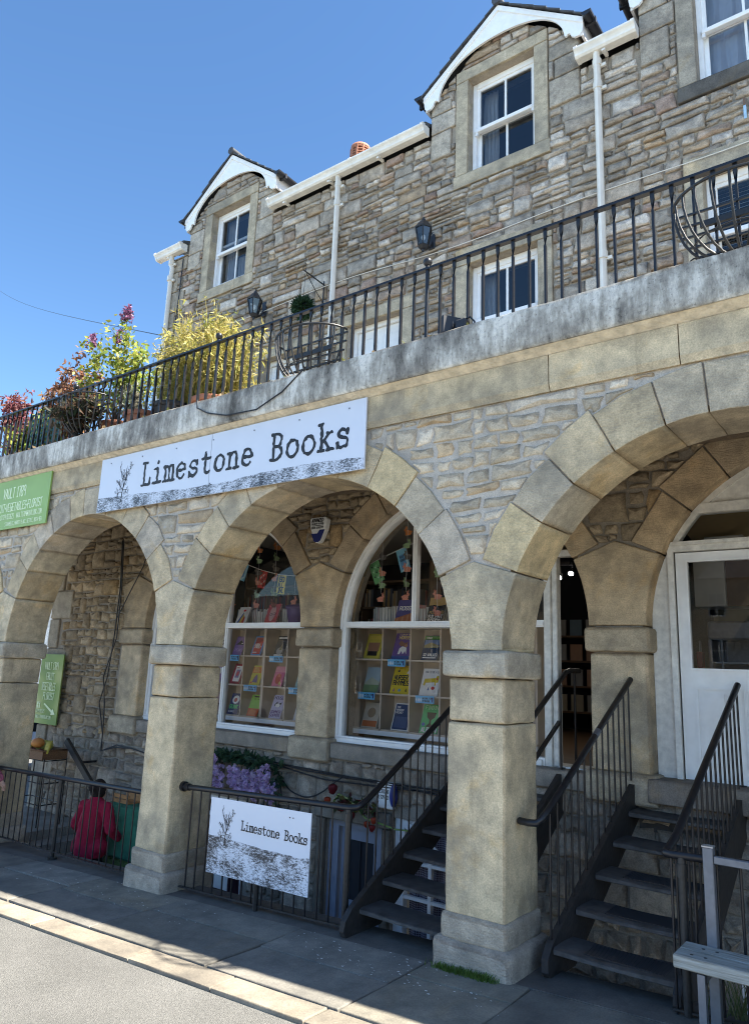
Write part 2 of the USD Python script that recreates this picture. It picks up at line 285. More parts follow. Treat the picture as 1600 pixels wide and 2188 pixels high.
# ------------------------------------------------------------ stones
def gz(x): return 0.03 + 0.046 * (np.clip(x, -26, 14) + 2.52)
def ring_stone(poly, yf, yb, bev=0.012, dome=0.006, rng=None, seg=0.0, amp=0.004):
    """one stone from its outline in x,z: sides back to yb, a worn edge, a slightly domed rough face at yf (towards -y)"""
    c = np.array(shapely.segmentize(poly, seg).exterior.coords[:-1] if seg else poly.exterior.coords[:-1])
    if Polygon(c).exterior.is_ccw: c = c[::-1]
    n = len(c); ce = np.array(poly.representative_point().coords[0]) if not poly.contains(poly.centroid) else np.array(poly.centroid.coords[0])
    d = c - ce; L = np.linalg.norm(d, axis=1, keepdims=True) + 1e-9
    j = lambda s: (rng.random(n) - 0.5) * 2 * s
    rings = []
    def R(off, y): p = ce + d * np.maximum(0.15, 1 - off / L); rings.append(np.c_[p[:, 0], np.full(n, y) if np.isscalar(y) else y, p[:, 1]])
    R(0, yb); R(0, yf + bev * 1.3 + j(bev * 0.2)); R(bev * 0.45, yf + bev * 0.35 + j(amp)); R(bev * 1.5, yf + j(amp)); R(np.maximum(bev * 3, 0.45 * L), yf - dome + j(amp))
    v = np.vstack(rings + [[[ce[0], yf - dome + (rng.random() - 0.5) * amp, ce[1]]]])
    f = []
    for k in range(len(rings) - 1):
        a = k * n + np.arange(n); b = k * n + (np.arange(n) + 1) % n
        f += list(np.c_[a, b, b + n, a + n])
    f = np.array(f); f = np.vstack([f[:, [0, 1, 2]], f[:, [0, 2, 3]]])
    k = (len(rings) - 1) * n; a = k + np.arange(n); b = k + (np.arange(n) + 1) % n
    f = np.vstack([f, np.c_[a, b, np.full(n, k + n)]])
    return v, f
def wob(x, z, s=1.0, seed=0): return (meshkit.noise(np.array([x * s, z * s, seed * 7.3]), seed) - 0.5)
def rubble(region, rng, band=(0.17, 0.30), width=(0.2, 0.52), joint=0.014, minarea=0.0022, slips=0.55, jit=0.016):
    """random rubble brought to rough courses inside a region of the x,z plane: list of outlines, cut to the region"""
    x0, z0, x1, z1 = region.bounds; out = []; z = z0 - rng.random() * 0.1; prep = shapely.prepared.prep(region)
    sd_ = int(rng.integers(1000))
    line = lambda x, zz: zz + 0.05 * wob(x, zz, 1.3, sd_) + 0.018 * wob(x, zz, 6, sd_ + 1)
    while z < z1:
        h = band[0] + (band[1] - band[0]) * rng.random(); x = x0 - rng.random() * 0.3
        while x < x1:
            w = width[0] + (width[1] - width[0]) * rng.random() ** 1.3
            kind = rng.random(); cells = []
            if kind < 0.22: cells = [(0, 1, 0, 1)]
            elif kind < 0.22 + slips * 0.4:
                t = 0.28 + 0.2 * rng.random(); cells = [(0, 1, 0, t), (0, 1, t, 1)] if rng.random() < .5 else [(0, 1, 0, 1 - t), (0, 1, 1 - t, 1)]
            elif kind < 0.22 + slips * 0.75:
                a, b = 0.3 + 0.12 * rng.random(), 0.62 + 0.12 * rng.random(); s = 0.3 + 0.4 * rng.random()
                cells = [(0, 1, 0, a), (0, s, a, b), (s, 1, a, b), (0, 1, b, 1)] if rng.random() < .5 else [(0, s, 0, a), (s, 1, 0, a), (0, 1, a, 1)]
            else:
                t = 0.4 + 0.2 * rng.random(); s, s2 = 0.3 + 0.4 * rng.random(), 0.3 + 0.4 * rng.random()
                cells = [(0, s, 0, t), (s, 1, 0, t), (0, s2, t, 1), (s2, 1, t, 1)] if w > 0.3 else [(0, 1, 0, t), (0, 1, t, 1)]
            for a, b, c, d in cells:
                q = []
                xa, xb, zc, zd = x + a * w, x + b * w, z + c * h, z + d * h
                g = joint / 2 * (0.7 + 0.8 * rng.random())
                for (px, pz, ox, oz) in ((xa, zc, 1, 1), ((xa + xb) / 2, zc, 0, 1), (xb, zc, -1, 1), (xb, (zc + zd) / 2, -1, 0), (xb, zd, -1, -1), ((xa + xb) / 2, zd, 0, -1), (xa, zd, 1, -1), (xa, (zc + zd) / 2, 1, 0)):
                    q.append((px + ox * g + (rng.random() - .5) * jit * (1.5 if ox and oz else 1), line(px, pz) + oz * g + (rng.random() - .5) * jit * 0.8))
                P = Polygon(q)
                if not P.is_valid: P = P.buffer(0)
                if not prep.intersects(P): continue
                if not prep.contains(P): P = P.intersection(region)
                for G in getattr(P, 'geoms', [P]):
                    if G.geom_type != 'Polygon' or G.area < minarea: continue
                    G = G.buffer(-0.006, join_style=2).buffer(0.006, quad_segs=2).simplify(0.003)
                    if G.geom_type == 'Polygon' and G.area > minarea: out.append(Polygon(G.exterior))
            x += w
        z += h
    return out
PAL_HOUSE = [((0.404, 0.368, 0.317), 4), ((0.358, 0.336, 0.297), 4), ((0.510, 0.485, 0.438), 3), ((0.380, 0.313, 0.256), 1.6), ((0.425, 0.346, 0.253), .9), ((0.291, 0.274, 0.244), 2), ((0.576, 0.550, 0.505), 1.5), ((0.348, 0.273, 0.232), .6)]
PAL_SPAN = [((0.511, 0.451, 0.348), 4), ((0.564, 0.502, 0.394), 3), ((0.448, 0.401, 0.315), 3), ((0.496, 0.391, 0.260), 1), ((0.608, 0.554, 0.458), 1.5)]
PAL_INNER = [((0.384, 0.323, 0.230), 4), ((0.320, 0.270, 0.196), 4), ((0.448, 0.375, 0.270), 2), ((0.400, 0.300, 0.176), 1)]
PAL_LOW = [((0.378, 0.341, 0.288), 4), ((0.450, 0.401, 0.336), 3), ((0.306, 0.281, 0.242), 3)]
def pick(pal, rng):
    w = np.array([p[1] for p in pal], float); c = np.array(pal[rng.choice(len(pal), p=w / w.sum())][0]); return np.clip(c * (0.85 + 0.3 * rng.random()), 0.02, 0.9)
def lay(polys, parent, mtl, pal, rng, y, depth=0.05, bev=0.012, dome=0.006, limit=300, name='stone', proud=0.012, amp=0.005):
    """each outline becomes one stone; the smallest past the limit are joined"""
    polys = sorted(polys, key=lambda p: -p.area); rest = MB()
    for i, P in enumerate(polys):
        t = pick(pal, rng); yf = y - proud * rng.random()
        v, f = ring_stone(P, yf, y + depth, min(bev, 0.22 * math.sqrt(P.area)), dome * min(1, P.area / 0.03), rng, amp=amp)
        if i < limit: obj(name, MB().add(v, f, t, True), mtl, parent)
        else: rest.add(v, f, t, True)
    if rest.p: obj(name, rest, mtl, parent, kind='stuff')
def rough_block(x0, x1, y0, y1, z0, z1, r=0.02, step=0.07, amp=0.006, seed=0, top=None):
    """a worn dressed block: rounded edges, slightly uneven faces"""
    g = lambda a, b: np.linspace(a, b, max(2, int(math.ceil((b - a) / step)) + 1))
    X, Yy, Z = [np.unique(np.r_[a, a + r, b - r, b, g(a + r, b - r)]) for a, b in ((x0, x1), (y0, y1), (z0, z1))]
    m = []
    def face(A, B, fn, flip):
        n, k = len(A), len(B); U, W = np.meshgrid(A, B, indexing='ij'); v = fn(U.ravel(), W.ravel())
        i, j = np.meshgrid(np.arange(n - 1), np.arange(k - 1), indexing='ij'); a = (i * k + j).ravel()
        q = np.c_[a, a + k, a + k + 1, a + 1]; m.append((v, q[:, ::-1] if flip else q))
    o = np.ones_like
    face(X, Z, lambda u, w: np.c_[u, o(u) * y0, w], False); face(X, Z, lambda u, w: np.c_[u, o(u) * y1, w], True)
    face(Yy, Z, lambda u, w: np.c_[o(u) * x0, u, w], True); face(Yy, Z, lambda u, w: np.c_[o(u) * x1, u, w], False)
    face(X, Yy, lambda u, w: np.c_[u, w, o(u) * z0], True); face(X, Yy, lambda u, w: np.c_[u, w, o(u) * z1], False)
    V, F, n = [], [], 0
    for v, f in m: V.append(v); F.append(f + n); n += len(v)
    V = np.vstack(V); F = np.vstack(F); F = np.vstack([F[:, [0, 1, 2]], F[:, [0, 2, 3]]])
    t = trimesh.Trimesh(V, F, process=True); t.merge_vertices(digits_vertex=5); V = np.array(t.vertices)
    lo, hi = np.array([x0, y0, z0]) + r, np.array([x1, y1, z1]) - r; c = np.clip(V, lo, hi); d = V - c; L = np.linalg.norm(d, axis=1, keepdims=True)
    V = c + np.where(L > 1e-9, d / np.maximum(L, 1e-9) * r, 0)
    nd = d / np.maximum(L, 1e-9)
    V = V + nd * ((meshkit.fbm(V * 4.5, 3, seed) - 0.5) * 2 * amp + (meshkit.noise(V * 23, seed + 5) - .5) * amp * .7)[:, None]
    return V, np.array(t.faces)
def arch_block(poly, yf, yb, bev=0.014, amp=0.004, seed=0, step=0.07):
    """a voussoir: outline in x,z, worn front edge, dense enough to be slightly uneven"""
    P = poly
    m = []
    inner = P.buffer(-bev, join_style=2)
    c0 = shapely.segmentize(P, step).exterior.coords[:-1]; c0 = np.array(c0)
    if Polygon(c0).exterior.is_ccw: c0 = c0[::-1]
    ce = np.array(P.centroid.coords[0]); d = c0 - ce; L = np.linalg.norm(d, axis=1, keepdims=True); n = len(c0)
    ys = [yb] + list(np.linspace(yb, yf + bev, max(3, int((yb - yf) / 0.1)))[1:])
    rings = [(0, y) for y in ys] + [(bev * 0.3, yf + bev * 0.3), (bev, yf)]
    V = []
    for off, y in rings: p = ce + d * (1 - off / L); V.append(np.c_[p[:, 0], np.full(n, y), p[:, 1]])
    for k in (0.75, 0.5, 0.25): p = ce + d * (1 - bev / L) * k; V.append(np.c_[p[:, 0], np.full(n, yf), p[:, 1]])
    V = np.vstack(V + [[[ce[0], yf, ce[1]]]]); nr = len(rings) + 3; f = []
    for k in range(nr - 1):
        a = k * n + np.arange(n); b = k * n + (np.arange(n) + 1) % n; f.append(np.c_[a, b, b + n, a + n])
    f = np.vstack(f); f = np.vstack([f[:, [0, 1, 2]], f[:, [0, 2, 3]]]); k = (nr - 1) * n; a = k + np.arange(n); b = k + (np.arange(n) + 1) % n
    f = np.vstack([f, np.c_[a, b, np.full(n, k + n)]])
    nn = meshkit.arrays(trimesh.Trimesh(V, f, process=False), True)[2]
    V = V + nn * ((meshkit.fbm(V * 5, 3, seed) - .5) * 2 * amp + (meshkit.noise(V * 25, seed + 3) - .5) * amp * .8)[:, None]
    return V, f

# ------------------------------------------------------------ ground
rngG = np.random.default_rng(5)
def sheet(xs, ys, zf, skip=None, tint=None):
    m = MB(); X, Y = np.meshgrid(xs, ys, indexing='ij'); Z = zf(X, Y); k = len(ys); v = np.c_[X.ravel(), Y.ravel(), Z.ravel()]; f = []
    for i in range(len(xs) - 1):
        for j in range(k - 1):
            cx, cy = (xs[i] + xs[i + 1]) / 2, (ys[j] + ys[j + 1]) / 2
            if skip and skip(cx, cy): continue
            f.append((i * k + j, (i + 1) * k + j, (i + 1) * k + j + 1, i * k + j + 1))
    return m.add(v, f, tint, True)
xs = np.r_[-600, -200, -80, np.arange(-30, 18, 2.0), 40, 120, 600]; xs = np.unique(np.r_[xs, -12.6, 5.0])
ysr = np.unique(np.r_[-600, -150, -60, -30, -15, -8, -5, -3, -1.275, 0.0, 9.0, 30, 100, 600])
obj('road', sheet(xs, ysr, lambda x, y: gz(x) - 0.035 + 0 * y, lambda x, y: -12.6 < x < 5.0 and -1.275 < y < 9.0), 'asphalt', kind='structure')
# pavement: flagstones with open joints over a bed, a gutter strip along its edge
bed = MB()
X0, X1 = -12.6, 5.0
def slab(x0, x1, y0, y1, dz, th=0.06): # a sheet that follows the street's fall
    v = [(x, y, gz(x) + dz - (0 if k else th)) for k in (0, 1) for y in (y0, y1) for x in (x0, x1)]
    return v, [(0, 2, 3, 1), (4, 5, 7, 6), (0, 1, 5, 4), (2, 6, 7, 3), (0, 4, 6, 2), (1, 3, 7, 5)]
pave = tag(UsdGeom.Xform.Define(stage, '/World/pavement'), kind='structure')
obj('bed', bed.add(*slab(X0, X1, -1.27, 0.42, -0.05, 0.3), tint=(.07, .068, .065)), 'mortar', pave)
PAL_FLAG = [((0.177, 0.177, 0.162), 3), ((0.208, 0.209, 0.194), 2), ((0.154, 0.156, 0.149), 2), ((0.231, 0.225, 0.194), 1)]
def flag(x0, x1, y0, y1, name='flagstone', pal=PAL_FLAG, skew=0.02, dz=0.0, g=0.006):
    rn = rngG
    q = [(x0 + g + (rn.random() - .5) * skew, y0 + g), (x1 - g + (rn.random() - .5) * skew, y0 + g), (x1 - g + (rn.random() - .5) * skew, y1 - g), (x0 + g + (rn.random() - .5) * skew, y1 - g)]
    P = Polygon(q).buffer(-0.004).buffer(0.004, quad_segs=2)
    v, f = ring_stone(P, 0, 0.05, 0.008, 0.0, rn, seg=0.22, amp=0.0022)
    tilt = (rn.random(3) - .5) * np.array([.008, .008, .006])
    out = np.c_[v[:, 0], v[:, 2], gz(v[:, 0]) - v[:, 1] + dz + tilt[2] + tilt[0] * (v[:, 0] - x0) + tilt[1] * (v[:, 2] - y0)]
    obj(name, MB().add(out, f[:, ::-1], pick(pal, rn), True), 'flagstone', pave)
x = X0
while x < X1:
    w = 0.75 + 0.75 * rngG.random(); x2 = min(x + w, X1)
    ym = -0.42 + (rngG.random() - .5) * 0.3
    if rngG.random() < .3: flag(x, x2, -1.03, 0.0)
    else:
        flag(x, x2, -1.03, ym)
        if rngG.random() < .35: xm = (x + x2) / 2 + (rngG.random() - .5) * .2; flag(x, xm, ym, 0.0); flag(xm, x2, ym, 0.0)
        else: flag(x, x2, ym, 0.0)
    x = x2
x = X0
while x < X1:
    w = 0.7 + 0.9 * rngG.random(); x2 = min(x + w, X1); flag(x, x2, -1.27, -1.035, 'gutter_stone', [((.235, .22, .185), 2), ((.21, .195, .165), 1)], 0.0, -0.010, 0.003); x = x2
obj('concrete_strip', MB().add(*slab(X0, X1, 0.0, 0.42, -0.004, 0.25), tint=(.13, .128, .122)), 'flagstone', pave)
# sunken area between the arcade and the shop wall, with steps down from the left
LOW = -1.35
ar = MB(); T0 = (.26, .25, .23)
ar.box(-8.5, 5.0, 0.42, 1.9, LOW - .2, LOW, T0); ar.box(-8.5, 5.0, 0.30, 0.42, LOW - .2, -0.42, (.30, .29, .265))
ar.box(-12.6, -10.45, 0.42, 1.9, -1.6, float(gz(-11.2)), T0)
lower = obj('sunken_area', ar, 'flagstone', kind='structure')
for i in range(6):
    a = MB(); x1 = -10.45 + 0.33 * i; a.box(x1, x1 + 0.35, 0.42, 1.9, -1.6, float(gz(-10.45)) - 0.155 * (i + 1), T0); obj('step', a, 'flagstone', lower)
ar2 = MB().box(-10.5, -8.5, 0.30, 0.42, -1.6, -0.42, (.30, .29, .265)); obj('retaining_wall', ar2, 'flagstone', lower)

# ------------------------------------------------------------ stone arcade
RA, ZC, HP = 1.63, 2.2, 1.85
ARCH = [-12.035, -8.335, -4.635, -0.935, 2.765]
BAND0, BAND1, SLAB1 = 4.205, 4.50, 4.90
XL, XR = -14.2, 4.9
arcade = thing('stone_arcade', 'arcade of round sandstone arches on square pillars carrying the terrace and shop signs', 'arcade')
rngA = np.random.default_rng(11)
circ = lambda c, z, r, n=64: Polygon([(c + r * math.cos(t), z + r * math.sin(t)) for t in np.linspace(0, 2 * pi, n, endpoint=False)])
face = sbox(XL, 2.24, XR, BAND0 + .05)
openings = unary_union([unary_union([circ(c, ZC, RA), sbox(c - RA + .01, 0, c + RA - .01, ZC)]) for c in ARCH])
core = face.difference(unary_union([unary_union([circ(c, ZC, RA + .06), sbox(c - RA - .05, 0, c + RA + .05, ZC)]) for c in ARCH]))
wallp = obj('wall', MB().ext(core, 0.011, 0.53, (.47, .445, .40)), 'mortar', arcade)
TN = [(.53, .445, .30), (.55, .475, .34), (.48, .405, .275), (.56, .46, .28), (.49, .43, .325), (.46, .41, .33)]
angs = [22.3, 37, 50, 63, 76.5, 90 + 3.5]
vou = []
for ci, c in enumerate(ARCH):
    for side in (1, -1):
        for k in range(5):
            if side == -1 and k == 4: a0, a1 = angs[4], 90 - 3.5 + 0.0
            else: a0, a1 = angs[k], angs[k + 1]
            a0, a1 = math.radians(a0), math.radians(a1)
            T = (0.29 + 0.09 * rngA.random()) if k > 0 else 0.31
            if k >= 3: T = 0.33 + 0.02 * rngA.random()
            j = 0.0022
            arc = [(RA * math.cos(t), RA * math.sin(t)) for t in np.linspace(a0 + j, a1 - j, 5)]
            r1, r0 = RA + T * (0.92 + .2 * rngA.random()), RA + T
            am = (a0 + a1) / 2
            out = [(r1 * math.cos(a1 - j), r1 * math.sin(a1 - j)), ((RA + T + .015) * math.cos(am), (RA + T + .015) * math.sin(am)), (r0 * math.cos(a0 + j), r0 * math.sin(a0 + j))]
            P = Polygon([(c + side * x, ZC + z) for x, z in arc + out]).buffer(0)
            P = P.intersection(sbox(c - HP + .006, 0, c + HP - .006, BAND0 - .004))
            if P.geom_type != 'Polygon': P = max(P.geoms, key=lambda g: g.area)
            vou.append(P)
            obj('voussoir', MB().add(*arch_block(P, -0.004 - .014 * rngA.random(), 0.55, 0.008, 0.006, 20 + ci * 10 + k), tint=np.array(TN[rngA.integers(6)]) * (0.9 + .2 * rngA.random()), smooth=True), 'dressed_stone', arcade)
# springers and pillars
PX = [c + HP for c in ARCH] + [ARCH[0] - HP]
for i, px in enumerate(sorted(PX)):
    a0 = math.radians(22.0)
    right = [(px + HP - RA * math.cos(t), ZC + RA * math.sin(t)) for t in np.linspace(a0, 0.025, 7)]
    left = [(px - HP + RA * math.cos(t), ZC + RA * math.sin(t)) for t in np.linspace(0.025, a0, 7)]
    rm = HP / math.cos(a0)
    P = Polygon(left + [(px - .03, ZC + rm * math.sin(a0) - .02), (px + .02, ZC + rm * math.sin(a0) - .035)] + right)
    pz = float(gz(px))
    plr = obj('pillar', MB().add(*rough_block(px - .245, px + .245, 0, 0.545, pz + .34, 1.70, 0.022, 0.07, 0.008, 40 + i), tint=(.57, .485, .33), smooth=50).add(*rough_block(px - .24, px + .24, 0.004, 0.54, 1.705, 2.03, 0.025, 0.07, 0.008, 60 + i), tint=(.53, .455, .32), smooth=50), 'ashlar_stone', arcade)
    cp = MB().add(*rough_block(px - .285, px + .285, -0.04, 0.575, 2.034, 2.236, 0.028, 0.06, 0.007, 80 + i), tint=(.47, .43, .345), smooth=50); obj('cap', cp, 'dressed_stone', plr)
    b = MB().add(*rough_block(px - .27, px + .27, -0.025, 0.56, pz + .17, pz + .355, 0.03, 0.06, 0.008, 100 + i), tint=(.40, .36, .295), smooth=50).add(*rough_block(px - .32, px + .32, -0.06, 0.6, pz - .25, pz + .19, 0.045, 0.06, 0.01, 120 + i), tint=(.37, .335, .285), smooth=50)
    obj('plinth', b, 'dressed_stone', plr)
    vou.append(P)
    obj('springer', MB().add(*arch_block(P, -0.006, 0.55, 0.010, 0.008, 140 + i), tint=np.array((.54, .465, .325)), smooth=True), 'dressed_stone', arcade)
# spandrel rubble
span = sbox(XL, 2.2, XR, BAND0 - .01).difference(unary_union([openings] + vou).buffer(0.014))
lay(rubble(span, rngA, (0.19, 0.34), (0.26, 0.72), 0.024, 0.003, 0.16, 0.03), wallp, 'pale_stone', PAL_SPAN, rngA, 0.004, 0.05, 0.016, 0.010, amp=0.004)
# band course and terrace slab
x = XL
while x < XR:
    w = 0.9 + 0.9 * rngA.random(); x2 = min(x + w, XR)
    if XR - x2 < .4: x2 = XR
    prof = Polygon([(-.035, BAND0 + .055), (-.012, BAND0), (.5, BAND0), (.5, BAND1 - .004), (-.035, BAND1 - .004)])
    m = MB().extx(prof, x + .004, x2 - .004, np.array((.53, .455, .315)) * (0.88 + .26 * rngA.random()))
    obj('band_stone', m, 'ashlar_stone', arcade); x = x2
obj('drip_course', MB().extx(Polygon([(-.105, 4.553), (-.03, BAND1), (.5, BAND1), (.5, 4.553)]), XL, XR), 'sand_render', arcade)
nseg = 130; sx_ = np.linspace(XL, XR, nseg)
prof = [(0.4, 4.554), (-0.115, 4.554), (-0.135, 4.575), (-0.137, 4.66), (-0.138, 4.75), (-0.137, 4.84), (-0.128, 4.885), (-0.10, 4.90), (0.0, 4.903), (0.4, 4.905)]
v = []
for xx_ in sx_:
    for (py, pz) in prof:
        nz = meshkit.fbm(np.array([xx_ * 2.4, py * 8, pz * 4]), 4, 3) - .5; nf = meshkit.noise(np.array([xx_ * 14, py * 30, pz * 14]), 9) - .5
        edge = 1 if pz > 4.87 and py < 0.1 else 0.35
        v.append((xx_, py + .02 * nz * (1 if py < 0 else 0), pz + (.03 * nz + .016 * nf) * edge))
k = len(prof); f = [(i * k + j, (i + 1) * k + j, (i + 1) * k + j + 1, i * k + j + 1) for i in range(nseg - 1) for j in range(k - 1)]
obj('terrace_edge', MB().add(v, [q[::-1] for q in f], (.33, .335, .335), 40), 'weathered_concrete', arcade)
obj('terrace_floor', MB().box(XL, XR, 0.4, 2.6, 4.56, 4.88, (.25, .25, .24)), 'flagstone', arcade)
# underside of the terrace: rough beams and boards
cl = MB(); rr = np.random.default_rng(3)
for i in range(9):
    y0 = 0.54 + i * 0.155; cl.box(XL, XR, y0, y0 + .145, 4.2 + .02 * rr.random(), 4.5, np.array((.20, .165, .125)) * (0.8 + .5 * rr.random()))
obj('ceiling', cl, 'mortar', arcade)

# ------------------------------------------------------------ shop wall behind the arches
YI = 1.9
shop = thing('shop_wall', 'stone shop front wall set back in the shade behind the arcade, with arched windows', 'building')
IR, IZ, IP = 1.6, 2.54, 1.875
IARCH = [-7.97, -4.22, -0.47, 3.28]
rngI = np.random.default_rng(21)
iop = unary_union([unary_union([circ(c, IZ, IR), sbox(c - IR, 1.22, c + IR, IZ)]) for c in IARCH])
IXL = -12.28
icore = sbox(IXL, LOW, XR, 4.5).difference(unary_union([unary_union([circ(c, IZ, IR + .05).intersection(sbox(-99, IZ - .01, 99, 9)), sbox(c - IR - .04, 1.2, c + IR + .04, IZ)]) for c in IARCH]))
DOOR_B = sbox(-5.78, LOW, -4.98, 0.37); WIN_B = sbox(-4.86, LOW, -3.55, 0.50); WIN_B2 = sbox(-8.05, LOW, -7.15, 0.37); DOOR_W = sbox(-1.46, LOW, -.66, -.25).union(Point(-1.06, -.25).buffer(.4))
icore = icore.difference(unary_union([DOOR_B, WIN_B, WIN_B2, DOOR_W]))
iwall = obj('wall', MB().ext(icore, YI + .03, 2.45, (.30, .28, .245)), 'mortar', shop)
iv = []
IT = [(.50, .40, .27), (.46, .37, .26), (.53, .42, .28), (.44, .365, .265)]
IXS = sorted([IARCH[0] - IP] + [c + IP for c in IARCH])
for ci, c in enumerate(IARCH):
    for side in (1, -1):
        for k in range(5):
            aa = [25, 42, 58, 73, 86, 94]
            a0, a1 = math.radians(aa[k]), math.radians(aa[k + 1] if not (side == -1 and k == 4) else 86.01)
            if a1 - a0 < .02: continue
            T = 0.34 if k else 0.29
            arc = [(IR * math.cos(t), IR * math.sin(t)) for t in np.linspace(a0 + .004, a1 - .004, 5)]
            out = [((IR + T) * math.cos(a1 - .004), (IR + T) * math.sin(a1 - .004)), ((IR + T) * math.cos(a0 + .004), (IR + T) * math.sin(a0 + .004))]
            P = Polygon([(c + side * x, IZ + z) for x, z in arc + out]).buffer(0).intersection(sbox(c - IP + .005, 0, c + IP - .005, 4.48)); iv.append(P)
            obj('voussoir', MB().add(*arch_block(P, YI - .006, 2.3, 0.009, 0.006, 300 + ci * 9 + k, 0.1), tint=np.array(IT[rngI.integers(4)]), smooth=True), 'dressed_stone', shop)
for i, px in enumerate(IXS):
    a0 = math.radians(24.6); rm = IP / math.cos(a0)
    P = Polygon([(px - IP + IR * math.cos(t), IZ + IR * math.sin(t)) for t in np.linspace(0.01, a0, 7)] + [(px, IZ + rm * math.sin(a0) - .03)] + [(px + IP - IR * math.cos(t), IZ + IR * math.sin(t)) for t in np.linspace(a0, 0.01, 7)])
    iv.append(P)
    obj('springer', MB().add(*arch_block(P, YI - .006, 2.3, 0.018, 0.006, 340 + i, 0.1), tint=(.50, .405, .275), smooth=True), 'dressed_stone', shop)
    plr = obj('pillar', MB().add(*rough_block(px - .272, px + .272, YI - .004, 2.3, 1.24, 2.3, 0.03, 0.09, 0.008, 360 + i), tint=(.52, .44, .315), smooth=50), 'ashlar_stone', shop)
    obj('cap', MB().add(*rough_block(px - .31, px + .31, YI - .05, 2.3, 2.31, 2.54, 0.035, 0.08, 0.008, 380 + i), tint=(.49, .42, .31), smooth=50), 'dressed_stone', plr)
    obj('plinth', MB().add(*rough_block(px - .33, px + .33, YI - .06, 2.3, 0.98, 1.245, 0.035, 0.08, 0.01, 400 + i), tint=(.42, .375, .295), smooth=50), 'dressed_stone', plr)
# sills: long dressed stones under the windows
for c in IARCH:
    obj('window_sill', MB().add(*rough_block(c - IP + .335, c + IP - .335, YI - .03, 2.3, 1.03, 1.205, 0.02, 0.12, 0.008, int(50 + c)), tint=(.28, .265, .24), smooth=50), 'ashlar_stone', shop)
up = sbox(IXL + .42, 2.5, XR, 4.48).difference(unary_union([iop] + iv).buffer(.016))
endw = sbox(IXL + .4, 0.9, IXS[0] - .3, 4.48)
up = unary_union([up, endw]).difference(unary_union(iv + [sbox(IXS[0] - .32, .9, IXS[0] + 3, 2.56)]).buffer(.016))
quo = MB()
z = float(gz(-12)); i = 0
while z < 4.4:
    h = 0.3 + 0.25 * rngI.random(); w = 0.62 if i % 2 else 0.3
    q = sbox(IXL, z, IXL + w, z + h); up = up.difference(q.buffer(.014))
    obj('quoin', MB().add(*rough_block(IXL, IXL + w, YI - .01, 2.5, z + .006, min(z + h, 4.48) - .006, 0.02, 0.12, 0.006, 420 + i), tint=np.array((.38, .35, .29)) * (0.85 + .3 * rngI.random()), smooth=50), 'dressed_stone', shop); z += h; i += 1
low = sbox(IXL + .4, LOW, XR, 1.02).difference(unary_union([DOOR_B.buffer(.13, join_style=2), WIN_B.buffer(.12, join_style=2), WIN_B2.buffer(.1, join_style=2), DOOR_W.buffer(.08)] + [sbox(px - .34, .97, px + .34, 1.3) for px in IXS]).buffer(.012))
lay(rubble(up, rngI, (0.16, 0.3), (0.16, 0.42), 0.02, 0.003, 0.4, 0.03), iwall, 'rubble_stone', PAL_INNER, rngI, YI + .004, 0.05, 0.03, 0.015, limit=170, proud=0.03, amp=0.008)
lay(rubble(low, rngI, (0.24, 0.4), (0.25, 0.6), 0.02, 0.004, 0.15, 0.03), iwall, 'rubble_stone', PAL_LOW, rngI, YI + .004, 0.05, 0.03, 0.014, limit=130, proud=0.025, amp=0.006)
# ------------------------------------------------------------ upper house, set back on the terrace
YH = 2.5
house = thing('stone_house', 'two-storey rubble stone house with white-boarded gabled dormers standing on the terrace', 'house')
rngH = np.random.default_rng(33)
HX0, HX1, EAVE = -10.76, 5.2, 9.42
DORM = [-9.15, -3.88, 1.39 - 2.37]                   # middles of the dormers
DORM = [-9.15, -3.88, -0.98]
gable = lambda c: Polygon([(c - 1.08, EAVE - .2), (c - 1.08, 9.98), (c, 10.82), (c + 1.08, 9.98), (c + 1.08, EAVE - .2)])
WINS = [(-9.15, 8.49, 10.02, 'up'), (-3.885, 8.63, 10.1, 'up'), (-0.98, 8.55, 10.06, 'net'), (-3.86, 6.0, 7.27, 'low'), (-0.99, 6.05, 7.40, 'blind')]
DOORS = [(-5.86, 6.92), (-7.62, 6.80)]
hw = unary_union([sbox(HX0, 4.6, HX1, EAVE)] + [gable(c) for c in DORM])
holes, keep = [], []
for c, z0, z1, k in WINS: holes.append(sbox(c - .485, z0, c + .485, z1)); keep.append(sbox(c - .68, z0 - .2, c + .68, z1 + .19))
for c, z1 in DOORS: holes.append(sbox(c - .46, 4.6, c + .46, z1)); keep.append(sbox(c - .62, 4.6, c + .62, z1 + .2))
core = hw.difference(unary_union(holes))
hwall = obj('wall', MB().ext(core, YH + .025, YH + .45, (.36, .33, .28)), 'mortar', house)
qs = []
z, i = 4.9, 0
while z < EAVE - .1:                                       # corner stones
    h = .22 + .2 * rngH.random(); w = .5 if i % 2 else .28; z2 = min(z + h, EAVE)
    q = sbox(HX0 - .01, z + .006, HX0 + w, z2 - .006); qs.append(q)
    obj('quoin', MB().add(*rough_block(HX0 - .012, HX0 + w, YH - .012, YH + .45, z + .006, z2 - .006, .018, .12, .006, 500 + i), tint=np.array((.40, .365, .30)) * (.85 + .3 * rngH.random()), smooth=50), 'rubble_stone', hwall); z = z2; i += 1
dq = []
